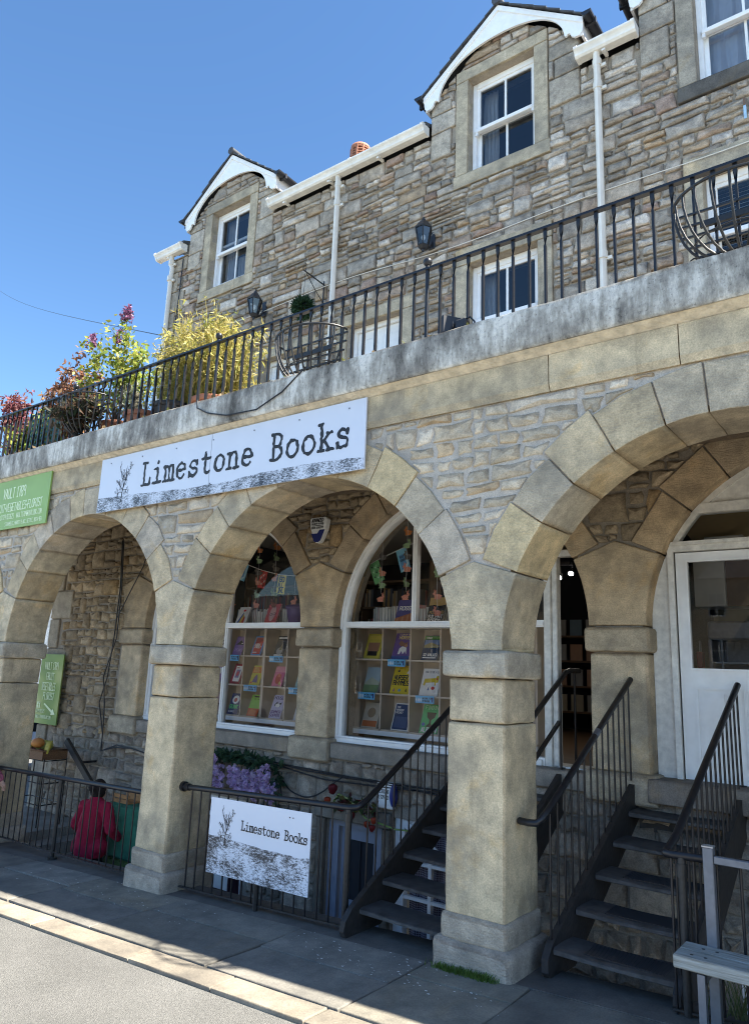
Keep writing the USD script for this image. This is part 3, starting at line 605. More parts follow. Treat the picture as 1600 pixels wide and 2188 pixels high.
for c in DORM:                                            # big blocks up the sides of each dormer
    for s in (-1, 1):
        z, i = 9.05, 0
        while z < 9.95:
            h = (.26 + .22 * rngH.random()); z2 = min(z + h, 9.97); w = .4 if (i + (s > 0)) % 2 else .33
            q = sbox(min(c + s * 1.085, c + s * (1.085 - w)), z + .006, max(c + s * 1.085, c + s * (1.085 - w)), z2 - .006); qs.append(q)
            x0, _, x1, _ = q.bounds
            obj('quoin', MB().add(*rough_block(x0, x1, YH - .012, YH + .3, z + .006, z2 - .006, .018, .12, .007, 520 + i), tint=np.array((.38, .355, .305)) * (.8 + .4 * rngH.random()), smooth=50), 'rubble_stone', hwall); z = z2; i += 1
reg = hw.difference(unary_union(keep + qs).buffer(.010)).intersection(sbox(HX0, 4.86, 0.6, 11))
lay(rubble(reg, rngH, (0.17, 0.31), (0.22, 0.62), 0.02, 0.0024, 0.5, 0.024), hwall, 'rubble_stone', PAL_HOUSE, rngH, YH + .004, 0.045, 0.016, 0.010, limit=300, proud=0.026, amp=0.009)
lay(rubble(sbox(0.62, 4.86, HX1, EAVE), rngH, (0.2, 0.3), (0.4, 0.8), 0.02, 0.01, 0.3, 0.02), hwall, 'rubble_stone', PAL_HOUSE, rngH, YH + .006, 0.045, 0.02, 0.012, limit=0, name='far_stone')
RT = (.44, .395, .30)
def surround(c, z0, z1, parent, sill=True, w=.19, dark=False, lintel=.18):
    t = np.array((.30, .28, .235) if dark else RT) * (0.92 + .16 * rngH.random())
    obj('lintel', MB().add(*rough_block(c - .485 - w, c + .485 + w, YH - .014, YH + .3, z1 + .003, z1 + lintel, .01, .15, .004, 3), tint=t, smooth=50), 'ashlar_stone', parent)
    zb = z0 if sill else 4.86
    for s in (-1, 1):
        a, b = sorted((c + s * .485, c + s * (.485 + w)))
        obj('jamb', MB().add(*rough_block(a, b, YH - .012, YH + .3, zb + .003, z1 - .001, .01, .15, .004, 5), tint=t * (.95 + .1 * rngH.random()), smooth=50), 'ashlar_stone', parent)
    if sill: obj('sill', MB().add(*rough_block(c - .70, c + .70, YH - .02, YH + .3, z0 - .19, z0 - .001, .012, .15, .005, 7), tint=np.array((.10, .098, .092)) if dark else t, smooth=50), 'ashlar_stone', parent)
def drape(x0, x1, z0, z1, y, folds, amp=.02):
    n = folds * 6; m = 6; v = []
    for j in range(m + 1):
        for i in range(n + 1):
            u = i / n; k = j / m; v.append((x0 + (x1 - x0) * u + .01 * math.sin(7 * k + i), y + amp * math.sin(u * folds * 2 * pi + .6 * math.sin(3 * k)), z0 + (z1 - z0) * k))
    return v, [(j * (n + 1) + i, j * (n + 1) + i + 1, (j + 1) * (n + 1) + i + 1, (j + 1) * (n + 1) + i) for j in range(m) for i in range(n)]
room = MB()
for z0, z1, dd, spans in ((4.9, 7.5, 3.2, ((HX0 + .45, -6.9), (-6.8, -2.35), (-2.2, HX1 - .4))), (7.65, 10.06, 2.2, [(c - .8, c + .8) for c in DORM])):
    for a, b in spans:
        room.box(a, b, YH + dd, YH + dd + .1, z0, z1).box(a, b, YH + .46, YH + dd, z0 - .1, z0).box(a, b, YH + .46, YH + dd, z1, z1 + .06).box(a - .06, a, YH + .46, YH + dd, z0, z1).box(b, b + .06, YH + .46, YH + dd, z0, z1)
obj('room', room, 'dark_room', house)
for c, z0, z1, kind in WINS:
    hw_, yf = .485, YH + .13
    fr = MB()
    f = 0.06
    fr.box(c - hw_, c - hw_ + f, yf, yf + .12, z0, z1, bev=.006).box(c + hw_ - f, c + hw_, yf, yf + .12, z0, z1, bev=.006).box(c - hw_ + f, c + hw_ - f, yf, yf + .12, z1 - .085, z1, bev=.006).box(c - hw_ + f, c + hw_ - f, yf, yf + .12, z0, z0 + .05, bev=.006)
    zm = z0 + (z1 - z0) * (.47 if kind != 'low' else .38)
    win = obj('window', fr, 'white_paint', house, label='white sash window with an open lower sash' if c < -9 else None)
    zo = .06 if c < -9 else 0
    def sash(za, zb, y, name, bottom):
        s = MB(); a, b = c - hw_ + f, c + hw_ - f; g = .045
        s.box(a, a + g, y, y + .04, za, zb).box(b - g, b, y, y + .04, za, zb).box(a + g, b - g, y, y + .04, zb - g, zb).box(a + g, b - g, y, y + .04, za, za + (.075 if bottom else .05)).box(c - .014, c + .014, y + .004, y + .036, za + .05, zb - g)
        if not bottom: s.box(a - .012, b + .012, y - .045, y, za - .02, za + .035, bev=.006); s.box(a - .005, a + .03, y - .04, y, za - .07, za - .02); s.box(b - .03, b + .005, y - .04, y, za - .07, za - .02)
        obj(name, s, 'white_paint', win)
        obj('pane', MB().flat(sbox(a + g, za + .05, b - g, zb - g), y + .018), 'upper_glass', win)
    sash(zm, z1 - .085, yf + .02, 'upper_sash', False); sash(z0 + .05 + zo, zm + .04 + zo * 3, yf + .066, 'lower_sash', True)
    if kind in ('up', 'low'):
        obj('curtain', MB().add(*drape(c - .42, c - .19, z0 + .04, z1 - .06, yf + .2, 4)), 'curtain', win)
        if c < -9: obj('curtain', MB().add(*drape(c - .15, c + .40, z0 + .04, zm, yf + .26, 7)), 'curtain', win)
    elif kind == 'net': obj('net_curtain', MB().add(*drape(c - .44, c + .44, z0 + .02, z1 - .04, yf + .2, 5, .012)), 'net_blind', win)
    else:
        b = MB()
        for i in range(17): zz = z1 - .09 - i * .045; b.add([(c - .43, yf + .16, zz), (c + .43, yf + .16, zz), (c + .43, yf + .19, zz + .026), (c - .43, yf + .19, zz + .026)], [(0, 1, 2, 3)])
        obj('slatted_blind', b, 'paper_white', win)
    surround(c, z0, z1, win, dark=kind == 'net', lintel=.18 if kind in ('up', 'net') else .24)
for di, (c, z1) in enumerate(DOORS):
    fr = MB().box(c - .46, c - .40, YH + .13, YH + .25, 4.88, z1).box(c + .40, c + .46, YH + .13, YH + .25, 4.88, z1).box(c - .4, c + .4, YH + .13, YH + .25, z1 - .07, z1)
    d = obj('door', fr, 'white_paint', house)
    lf = MB().box(c - .395, c + .395, YH + .17, YH + .215, 4.9, z1 - .075)
    for s in (-1, 1):
        for za, zb in ((5.05, 5.75), (5.9, 6.72)):
            zb = min(zb, z1 - .18); x0 = c + s * .19 - .14; lf.box(x0, x0 + .28, YH + .158, YH + .17, za, zb, bev=.008)
    obj('leaf', lf, 'white_paint', d, label='white panelled door leaf')
    surround(c, 4.9, z1, d, sill=False)
# main roof, dormer roofs, bargeboards, gutters, downpipes
RIDGE_Y, RIDGE_Z = 7.2, 11.9
rf = MB(); n = 12
for i in range(n):                                            # courses of slates, each lapping the next
    t0, t1 = i / n, (i + 1) / n
    y0, z0, y1, z1 = 2.36 + (RIDGE_Y - 2.36) * t0, 9.60 + (RIDGE_Z - 9.60) * t0, 2.36 + (RIDGE_Y - 2.36) * t1, 9.60 + (RIDGE_Z - 9.60) * t1
    cuts = sorted([(c - 1.1, c + 1.1) for c in DORM]) if z0 < 10.05 else []
    edges = [HX0 - .12] + [e for c in cuts for e in c] + [HX1]
    for xa, xb in zip(edges[::2], edges[1::2]): rf.add([(xa, y0, z0 + .03), (xb, y0, z0 + .03), (xb, y1, z1), (xa, y1, z1), (xa, y0, z0 - .03), (xb, y0, z0 - .03), (xb, y1, z1 - .06), (xa, y1, z1 - .06)], [(0, 1, 2, 3), (7, 6, 5, 4), (0, 4, 5, 1), (1, 5, 6, 2), (3, 2, 6, 7), (0, 3, 7, 4)])
rf.add([(HX0 - .12, RIDGE_Y, RIDGE_Z), (HX1, RIDGE_Y, RIDGE_Z), (HX1, 12.2, 9.55), (HX0 - .12, 12.2, 9.55)], [(0, 1, 2, 3)])
roof = obj('roof', rf, 'slate', house)
obj('back_wall', MB().box(HX0, HX1, 11.7, 12.0, 4.0, 9.6).box(HX0, HX0 + .3, YH + .45, 11.7, 4.0, 9.6).box(HX1 - .3, HX1, YH + .45, 11.7, 4.0, 9.6), 'mortar', house)
gb = MB().add([(HX0 + .15, YH, 9.42), (HX0 + .15, 11.9, 9.42), (HX0 + .15, RIDGE_Y, RIDGE_Z - .1)], [(0, 1, 2)]); obj('gable_end', gb, 'mortar', house)
for c in DORM:
    sl = 0.76                                               # slope of the dormer roof
    dr = None
    ap = 11.0
    sheet_ = MB()
    for s in (-1, 1):
        nrow = 7
        for i in range(nrow):
            xa, xb = 1.24 * (1 - i / nrow), 1.24 * (1 - (i + 1) / nrow); za, zb = ap - sl * xa, ap - sl * xb
            ox = .012 * math.sin(i * 5 + c)
            q = [(c + s * (xa + .01), 2.375 + ox, za + .022), (c + s * (xa + .01), 5.6, za + .022), (c + s * xb, 5.6, zb + .006), (c + s * xb, 2.375 + ox, zb + .012)]
            v = q + [(x, y, zz - .022) for x, y, zz in q]
            sheet_.add(v, [(0, 1, 2, 3) if s < 0 else (3, 2, 1, 0), (4, 7, 6, 5) if s < 0 else (5, 6, 7, 4), (0, 3, 7, 4), (0, 4, 5, 1), (1, 5, 6, 2), (3, 2, 6, 7)])
    dr = obj('dormer_roof', sheet_, 'slate', house)
    obj('ridge_tile', MB().tube([(c, 2.36, ap + .03), (c, 5.6, ap + .03)], .07, 8), 'slate', dr)
    # shaped white bargeboard
    top = [(c - 1.17, ap - sl * 1.17 - .03), (c, ap - .03), (c + 1.17, ap - sl * 1.17 - .03)]
    t = np.linspace(0, 1, 25); half = [(.93 - .93 * (1 - math.cos(a * pi / 2)) * 1.0, 9.93 + .60 * math.sin(a * pi / 2)) for a in t]
    half = [(.93 * math.cos(a * pi / 2) ** 0.9, 9.90 + .62 * math.sin(a * pi / 2) ** 0.95) for a in t]
    foot = [(1.17, 9.98), (1.16, 9.90), (1.12, 9.855), (1.06, 9.86), (1.015, 9.90), (1.0, 9.95), (.97, 9.955), (.945, 9.93)]
    under = foot + half[1:]
    P = Polygon([top[0], top[1], top[2]] + [(c + x, z) for x, z in under] + [(c - x, z) for x, z in under[::-1][1:]]).buffer(0)
    bb = MB().ext(P, 2.425, 2.455)
    for s in (-1, 1):                                          # raised moulding along the top edge
        Q = Polygon([(c + s * 1.175, ap - sl * 1.17 - .03), (c, ap - .03), (c, ap - .11), (c + s * 1.175, ap - sl * 1.17 - .11)]); bb.ext(Q, 2.407, 2.425)
    obj('bargeboard', bb, 'white_paint', dr)
    for s in (-1, 1):
        cheek = MB(); fas = MB(); gut = MB()
        x = c + s * 1.08; xo = c + s * 1.13
        cheek.box(min(x, x - s * .25), max(x, x - s * .25), YH + .3, 4.6, 9.2, 10.05, (.62, .54, .36))
        fas.box(min(xo, xo + s * .03), max(xo, xo + s * .03), 2.456, 4.6, 9.86, 10.1)
        a = np.linspace(pi, 2 * pi, 9); gx, gz0 = c + s * 1.235, 10.09
        pr = [(gx + .062 * math.cos(k), gz0 + .062 * math.sin(k)) for k in a] + [(gx + .05 * math.cos(k), gz0 + .05 * math.sin(k)) for k in a[::-1]]
        gut.ext(Polygon(pr).buffer(0), 2.36, 4.6); gut.ext(Point(gx, gz0).buffer(.062).intersection(sbox(gx - 1, gz0 - 1, gx + 1, gz0)), 2.352, 2.362)
        for yy in (2.5, 3.2): gut.box(gx - .07, gx + .07, yy, yy + .04, gz0 - .07, gz0 + .01)
        obj('cheek_wall', cheek, 'pale_stone', dr); obj('fascia', fas, 'white_paint', dr); obj('black_gutter', gut, 'black_plastic', dr)
def ogee_gutter(x0, x1):
    p = [(2.46, 9.58), (2.30, 9.58), (2.285, 9.565), (2.29, 9.545), (2.315, 9.525), (2.33, 9.50), (2.335, 9.475), (2.36, 9.455), (2.46, 9.455)]
    g = MB().extx(Polygon(p), x0, x1)
    for xe in (x0, x1): g.extx(Polygon(p).buffer(.008), xe - .02, xe + .02)
    if x1 - x0 > 2: g.extx(Polygon(p).buffer(.006), (x0 + x1) / 2 + .2, (x0 + x1) / 2 + .24)
    ob = obj('gutter', g, 'upvc', house)
    x = x0 + .3
    while x < x1 - .1: obj('bracket', MB().box(x, x + .04, 2.40, 2.50, 9.42, 9.456).box(x, x + .04, 2.36, 2.42, 9.405, 9.43), 'upvc', ob); x += .95
for a, b in ((-11.0, -10.28), (-8.03, -5.0), (-2.77, -2.08), (0.12, 5.2)): ogee_gutter(a, b)
for x, swan in ((-10.63, True), (-6.6, False), (-2.55, False)):
    pts = [(x, 2.42, 9.46), (x, 2.42, 9.28), (x + .03, 2.43, 9.2), (x, 2.44, 9.05), (x, 2.44, 4.9)] if swan else [(x, 2.41, 9.46), (x, 2.42, 9.1), (x, 2.43, 4.9)]
    pm = MB().tube(pts, .042, 12)
    for zc in (9.32, 9.0, 6.75): pm.tube([(x, 2.425, zc - .045), (x, 2.425, zc + .045)], .054, 12); pm.box(x - .03, x + .03, 2.43, 2.5, zc - .05, zc - .02); pm.box(x + .04, x + .10, 2.43, 2.46, zc - .06, zc - .02)
    pm.tube([(x, 2.435, 8.0), (x, 2.435, 8.012)], .0455, 12)
    obj('downpipe', pm, 'cream_pipe', house)
# terracotta flue outlet on the roof behind the gutter
fl = MB().lathe([(0, 9.95), (.15, 9.95), (.15, 10.16), (.165, 10.17), (.165, 10.2), (0, 10.2)], (-6.84, 3.2, 0), 20)
flue = obj('flue', fl, 'black_plastic', roof)
ft = MB().lathe([(.15, 10.2), (.165, 10.22), (.165, 10.30), (.15, 10.31)], (-6.84, 3.2, 0), 20).lathe([(.15, 10.54), (.165, 10.55), (.16, 10.59), (.10, 10.62), (0, 10.63)], (-6.84, 3.2, 0), 20).lathe([(.12, 10.3), (.12, 10.55)], (-6.84, 3.2, 0), 16)
for i in range(10):
    a = i * 2 * pi / 10; ft.bar((-6.84 + .155 * math.cos(a), 3.2 + .155 * math.sin(a), 10.3), (-6.84 + .155 * math.cos(a), 3.2 + .155 * math.sin(a), 10.56), .03, .02)
for zz in (10.36, 10.41, 10.46, 10.51): ft.lathe([(.148, zz), (.164, zz + .004), (.164, zz + .018), (.148, zz + .022)], (-6.84, 3.2, 0), 20)
obj('terracotta_cowl', ft, 'terracotta', flue)
# thin cable runs clipped to the house front
cb = MB(); xs_ = np.linspace(-10.1, 0.5, 50)
cb.tube([(x, YH - .035, 7.62 + .03 * math.sin(x * 1.7) + .05 * math.sin(x * .6)) for x in xs_], .006, 5)
obj('cable', cb, 'cream_pipe', house)
obj('cable', MB().tube([(-10.35, YH - .03, 9.35), (-10.36, YH - .035, 8.6), (-10.42, YH - .035, 7.6), (-10.42, YH - .035, 6.4)], .010, 6), 'black_plastic', house)
# ------------------------------------------------------------ balustrade, hay baskets
RY = 0.10
rail = thing('balustrade', 'black iron balustrade with twisted flat bars and ball-topped posts along the terrace edge', 'railing')
obj('top_rail', MB().bar((XL, RY, 5.69), (XR, RY, 5.69), .05, .022), 'black_iron', rail)
obj('bottom_rail', MB().bar((XL, RY, 5.0), (XR, RY, 5.0), .03, .012), 'black_iron', rail)
posts = [-12.06, -9.2, -6.24, -3.38, -0.5, 2.4]
x = -14.1
def flatbar(x, z0, z1, y):
    b = MB(); seq = [(z0, 0), (z1 - .16, 0), (z1 - .06, pi / 2), (z1, pi / 2)]; V = []
    for z, a in seq:
        u = np.array([math.cos(a), math.sin(a)]); w = np.array([-u[1], u[0]])
        V += [(x + .0085 * u[0] * i + .015 * w[0] * j, y + .0085 * u[1] * i + .015 * w[1] * j, z) for i, j in ((-1, -1), (1, -1), (1, 1), (-1, 1))]
    f = [(k * 4 + i, k * 4 + (i + 1) % 4, k * 4 + 4 + (i + 1) % 4, k * 4 + 4 + i) for k in range(3) for i in range(4)]
    return b.add(V, f)
nb = 0
for a, b in zip([XL + .08] + posts, posts + [XR - .08]):
    n = max(1, int(round((b - a) / .1435))); 
    for i in range(1, n):
        xb = a + (b - a) * i / n + random.Random(nb).uniform(-.004, .004); nb += 1
        obj('bar', flatbar(xb, 4.87, 5.685, RY), 'black_iron', rail)
for px in posts:
    pm = MB().tube([(px, RY, 4.87), (px, RY, 5.70)], .018, 10).ball((px, RY, 5.765), .042).tube([(px, RY, 5.70), (px, RY, 5.735)], [.028, .014], 10)
    obj('post', pm, 'black_iron', rail)
def hay_basket(name, label, loc):
    b = thing(name, label, 'hanging basket', loc, 0, 'hay baskets on the balustrade')
    R, H = .43, .50
    rim = [(R * math.cos(t), -R * .78 * math.sin(t), 0) for t in np.linspace(0, pi, 22)]
    obj('rim', MB().tube(rim, .012, 6), 'worn_iron', b)
    for i in range(11):
        t = pi * (i + .5) / 11; e = np.array([R * math.cos(t), -R * .78 * math.sin(t), 0]); pts = []
        for s in np.linspace(0, 1, 9): k = math.cos(s * pi / 2) ** .8; pts.append((e[0] * k, e[1] * k, -H * math.sin(s * pi / 2)))
        obj('strap', MB().tube(pts, .010, 5), 'worn_iron', b)
    for k in range(5):
        zz = -.09 * k - .02; w = R * math.sqrt(max(.05, 1 - (zz / H) ** 2)); obj('back_bar', MB().bar((-w, .012, zz), (w, .012, zz), .016, .016), 'worn_iron', b)
    w = R * .72; obj('hoop', MB().tube([(w * math.cos(t), -w * .78 * math.sin(t), -.33) for t in np.linspace(0, pi, 16)], .006, 5), 'worn_iron', b)
    for s in (-1, 1):
        cx = s * .30; obj('scroll', MB().tube([(cx + s * (.055 * (1 - q * .6)) * math.cos(q * 7), -.02, -.44 + .055 * (1 - q * .6) * math.sin(q * 7)) for q in np.linspace(0, 1, 18)], .006, 5).tube([(cx, -.02, -.49), (s * .1, -.03, -.56), (0, -.03, -.5)], .007, 5), 'worn_iron', b)
    obj('liner', MB().box(-.26, .26, -.03, -.005, -.17, -.13), 'worn_iron', b)
    return b
hay_basket('hay_basket', 'empty half-round black iron hay basket at the right edge, before the blind window', (-0.77, .07, 5.40))
hay_basket('hay_basket', 'empty half-round black iron hay basket in front of the cream downpipe, hanging ball above', (-4.72, .07, 5.32))
hay_basket('hay_basket', 'half-round black iron hay basket full of dry foliage beside terracotta pots', (-8.76, .07, 5.45))

# ------------------------------------------------------------ plants
def leaves(rng, pts, size, tints, droop=0.3, asp=0.35, fold=True, up=None):
    """leaf blades of two triangles folded along the middle, at the given points"""
    n = len(pts); m = MB()
    d = rng.normal(size=(n, 3)); d[:, 2] -= droop
    if up is not None: d = d * .5 + up
    d /= np.linalg.norm(d, axis=1, keepdims=True); s = rng.normal(size=(n, 3)); s -= (s * d).sum(1, keepdims=True) * d; s /= np.linalg.norm(s, axis=1, keepdims=True)
    L = size * (.6 + .8 * rng.random((n, 1))); nn = np.cross(d, s)
    a = pts; b = pts + d * L; c = pts + d * L * .5 + s * L * asp + nn * L * .08; e = pts + d * L * .5 - s * L * asp + nn * L * .08
    V = np.stack([a, c, b, e], 1); T = np.array(tints)[rng.integers(len(tints), size=n)] * (.75 + .5 * rng.random((n, 1)))
    idx = np.arange(n)[:, None] * 4
    v = V.reshape(-1, 3); f = np.vstack([idx + [0, 1, 2], idx + [0, 2, 3]])
    m.add(v, f, None, True); m.p[0] = (v, f, np.repeat(T, 4, 0), True)
    return m
def obj_leaves(name, m, parent, mtl='leaf'):
    """foliage keeps one colour per leaf, so its vertices are passed through untouched"""
    v, f, t, _ = m.p[0]
    for q in m.p[1:]: f = np.vstack([f, q[1] + len(v)]); v = np.vstack([v, q[0]]); t = np.vstack([t, q[2]])
    return obj(name, MB().add(v, f, None, True), mtl, parent), t
_obj = obj
def foliage(name, m, parent, mtl='leaf'):
    v = np.vstack([q[0] for q in m.p]); t = np.vstack([q[2] for q in m.p]); n = 0; fs = []
    for q in m.p: fs.append(q[1] + n); n += len(q[0])
    o = _obj(name, MB().add(v, np.vstack(fs), None, True), mtl, parent)
    P = UsdGeom.Mesh(o); UsdGeom.PrimvarsAPI(P).CreatePrimvar('tint', Sdf.ValueTypeNames.Color3fArray, 'vertex').Set(Vt.Vec3fArray.FromNumpy(t.astype(np.float32)))
    return o
def pot(name, label, loc, r, h, mtl='terracotta', group=None):
    p = thing(name, label, 'plant pot', loc, 0, group)
    obj('pot', MB().lathe([(0, 0), (r * .74, 0), (r * .97, h * .82), (r * .98, h * .84)], (0, 0, 0), 24), mtl, p)
    obj('rim', MB().lathe([(r * .98, h * .82), (r * 1.07, h * .83), (r * 1.09, h * .98), (r * 1.06, h), (r * .96, h), (r * .93, h * .88)], (0, 0, 0), 24), mtl, p)
    obj('soil', MB().lathe([(r * .95, h * .88), (0, h * .91)], (0, 0, 0), 20), 'dark_wood', p)
    return p
TY = 4.88
GR = [(.24, .29, .05), (.30, .33, .06), (.17, .25, .045), (.36, .35, .08)]
def cane(rng, base, tip, bend, n=9):
    t = np.linspace(0, 1, n)[:, None]; b = np.array(base); e = np.array(tip); return b * (1 - t) + e * t + np.array(bend) * (np.sin(t * pi * .9) * .5)
# golden bamboo
rp = np.random.default_rng(71)
bp = pot('plant_pot', 'wide terracotta pot holding the golden bamboo', (-6.80, .60, TY), .30, .34)
bam = thing('bamboo', 'dense golden yellow bamboo clump behind the railing near the downpipe', 'bamboo', (-6.95, .62, TY))
st, lf = MB(), MB(); PB = [(.44, .38, .10), (.50, .42, .13), (.36, .34, .08), (.54, .47, .20), (.30, .32, .08)]
for i in range(330):
    a = rp.random() * 2 * pi; r0 = .22 * math.sqrt(rp.random()); b = (r0 * math.cos(a), r0 * math.sin(a), .3)
    rr = (.15 + .76 * rp.random()); hh = .45 + .85 * rp.random() ** .8 - .35 * rr + (.35 if rp.random() < .18 and math.cos(a) < 0 else 0); tip = (rr * math.cos(a) * 1.05 - .12, rr * math.sin(a) * .6, .3 + hh)
    c = cane(rp, b, tip, (.08 * rp.normal(), .06 * rp.normal(), .35 * rp.random()))
    st.tube(c, np.linspace(.006, .002, len(c)), 4, caps=False, tint=PB[rp.integers(3)])
    k = rp.integers(2, len(c), 26); pts = c[k] + rp.normal(size=(26, 3)) * .035
    lf.join(leaves(rp, pts, .115, PB, .55, .07))
obj('stem', st, 'leaf', bam, kind='stuff'); foliage('leaves', lf, bam)
# lilac-like shrub with purple plumes
pot('plant_pot', 'terracotta pot below the flowering lilac, left of the stone ornament', (-8.62, .46, TY), .25, .32)
sh = thing('lilac_shrub', 'tall loose yellow-green shrub with purple flower plumes in a terracotta pot', 'shrub', (-8.75, .46, TY))
st, lf, fl_ = MB(), MB(), MB(); rs = np.random.default_rng(72)
tips = [(-.98, .1, 1.80), (-.28, .1, 1.68), (.0, .0, 1.92), (-.45, .25, 1.25), (.35, .1, 1.3), (.5, .2, 1.0), (-.7, -.1, 1.05), (.1, .2, 1.4), (.15, .2, 1.6)]
for i, t in enumerate(tips):
    c = cane(rs, (0, 0, .3), t, (.1 * rs.normal(), .05, .1), 12); st.tube(c, np.linspace(.014, .004, 12), 5, caps=False, tint=(.16, .10, .06))
    for q in range(5):
        k = rs.integers(4, 12); e = c[k] + rs.normal(size=3) * [.16, .12, .12] + [0, 0, .08]; tw = cane(rs, c[k], e, (0, 0, .04), 5); st.tube(tw, .003, 4, caps=False, tint=(.16, .11, .05))
        lf.join(leaves(rs, tw[rs.integers(1, 5, 30)] + rs.normal(size=(30, 3)) * .06, .075, GR, .2, .28))
    lf.join(leaves(rs, c[rs.integers(5, 12, 60)] + rs.normal(size=(60, 3)) * .06, .075, GR, .2, .28))
    if i in (0, 1, 2):
        for dx in ((0,), (0,), (-.035, .05))[i]:
            m = 150; h = rs.random(m); pts = np.c_[rs.normal(size=(m, 2)) * (.045 * (1 - h[:, None] * .75)), h * .22] + np.array(t) + [dx, 0, 0]
            foliage('flower_plume', leaves(rs, pts, .035, [(.24, .10, .19), (.17, .05, .12), (.32, .18, .28)], 0, .5), sh, 'petal')
obj('stem', st, 'leaf', sh); foliage('leaves', lf, sh)
def bush(name, label, cat, loc, h, w, tints, n, size, asp, seed, stems=9, spread=.6, z0=0.25, woody=(.14, .07, .05), droop=.3):
    r = np.random.default_rng(seed); b = thing(name, label, cat, loc); st, lf = MB(), MB()
    for i in range(stems):
        a = r.random() * 2 * pi; q = w * (.3 + .7 * r.random()); tip = (q * math.cos(a), q * math.sin(a) * .7, h * (.6 + .4 * r.random()) - .3 * q)
        c = cane(r, (.03 * math.cos(a), .03 * math.sin(a), z0), tip, (.1 * r.normal(), .1 * r.normal(), .12), 9); st.tube(c, np.linspace(.009, .003, 9), 5, caps=False, tint=woody)
        for _ in range(n // stems // 14):
            k = r.integers(3, 9); e = c[k] + r.normal(size=3) * [.14, .12, .1]; lf.join(leaves(r, c[k] + (e - c[k]) * r.random((14, 1)) + r.normal(size=(14, 3)) * .03, size, tints, droop, asp))
    obj('stem', st, 'leaf', b); foliage('leaves', lf, b); return b
RED = [(.20, .055, .035), (.26, .09, .05), (.15, .05, .05), (.30, .15, .08)]
bush('red_maple', 'dark red small maple with feathery leaves behind the far railing', 'shrub', (-11.9, .6, TY), 1.7, .55, [(.24, .08, .09), (.30, .14, .11), (.18, .07, .08)], 1800, .10, .17, 81)
bush('red_maple', 'rusty orange-brown small maple between the dark red maple and the lilac', 'shrub', (-10.15, .55, TY), 1.75, .52, [(.34, .16, .08), (.28, .15, .11), (.38, .23, .12), (.24, .11, .07)], 2300, .09, .2, 82)
bush('green_shrub', 'light green leafy shrub low behind the far end of the railing', 'shrub', (-11.1, .5, TY), .9, .5, GR, 900, .12, .25, 83, woody=(.1, .12, .03))
bush('laurel_bush', 'pale green large-leaved bush behind the green trellis panel', 'shrub', (-10.75, .8, TY), 1.25, .42, [(.28, .34, .08), (.34, .38, .12)], 500, .16, .27, 84, woody=(.1, .12, .03))
bush('grey_shrub', 'silvery grey fine-leaved shrub under the lilac', 'shrub', (-8.45, .5, TY), 1.0, .3, [(.30, .34, .26), (.36, .39, .30)], 900, .06, .12, 85, 14, woody=(.2, .2, .15), droop=-.2)
bush('yellow_shrub', 'small yellow-green shrub between the stone ornament and the bamboo', 'shrub', (-7.75, .75, TY), 1.15, .42, [(.44, .42, .10), (.36, .38, .08), (.5, .45, .14)], 1100, .07, .26, 86, 12, woody=(.2, .17, .06))
bush('dry_plant', 'dark brown withered plant spilling from the left hay basket', 'plant', (-8.76, -.05, 4.93), .62, .33, [(.035, .035, .02), (.06, .045, .03), (.03, .045, .02), (.09, .05, .03)], 900, .10, .2, 87, 14, z0=.05, woody=(.04, .03, .02))
pot('plant_pot', 'terracotta pot right beneath the stone ornament', (-8.0, .42, TY), .25, .34)
pot('plant_pot', 'square-shouldered black plastic pot between terracotta pots', (-7.38, .4, TY), .24, .34, 'black_plastic')
pot('plant_pot', 'small terracotta pot under the dark red maple at the far left', (-11.9, .6, TY), .24, .3)
pot('plant_pot', 'terracotta pot of the rusty maple behind the left hay basket', (-10.15, .55, TY), .22, .3)
ow = thing('garden_ornament', 'mossy grey carved stone bird ornament standing on a terracotta pot', 'ornament', (-8.12, .36, TY + .33))
obj('body', MB().ball((0, 0, .12), .10, 2, (.8, .8, 1.5), (.10, .10, .07)).ball((.0, -.02, .28), .06, 2, (1, 1, 1), (.10, .10, .07)), 'rubble_stone', ow)
obj('beak', MB().add([(0, -.12, .27), (-.02, -.06, .29), (.02, -.06, .29), (0, -.06, .25)], [(0, 1, 2), (0, 3, 1), (0, 2, 3)], (.1, .1, .07)), 'rubble_stone', ow)
tre = thing('trellis_panel', 'dark green plastic trellis panel tied behind the far railing bars', 'trellis', (-10.0, .16, TY))
plain('green_plastic', (.012, .07, .055), .5)
for i in range(13): obj('slat', MB().box(-.42 + i * .07 - .013, -.42 + i * .07 + .013, 0, .006, .0, .72), 'green_plastic', tre)
for i in range(9): obj('slat', MB().box(-.45, .45, -.007, 0, .04 + i * .08, .066 + i * .08), 'green_plastic', tre)
# weeds and moss along the top of the terrace edge
rw = np.random.default_rng(9); k = 520; xs_ = -11.5 + 8.8 * rw.random(k) ** 1.3
mo = leaves(rw, np.c_[xs_, -.10 + .1 * rw.random(k), np.full(k, 4.895)], .045, [(.18, .12, .07), (.12, .09, .05), (.16, .17, .05), (.30, .22, .12)], -.4, .3)
tag(foliage('moss', mo, None), kind='stuff'); stage.GetPrimAtPath('/World/moss').SetCustomDataByKey('label', 'dry moss and leaf litter along the terrace edge'); stage.GetPrimAtPath('/World/moss').SetCustomDataByKey('category', 'moss')

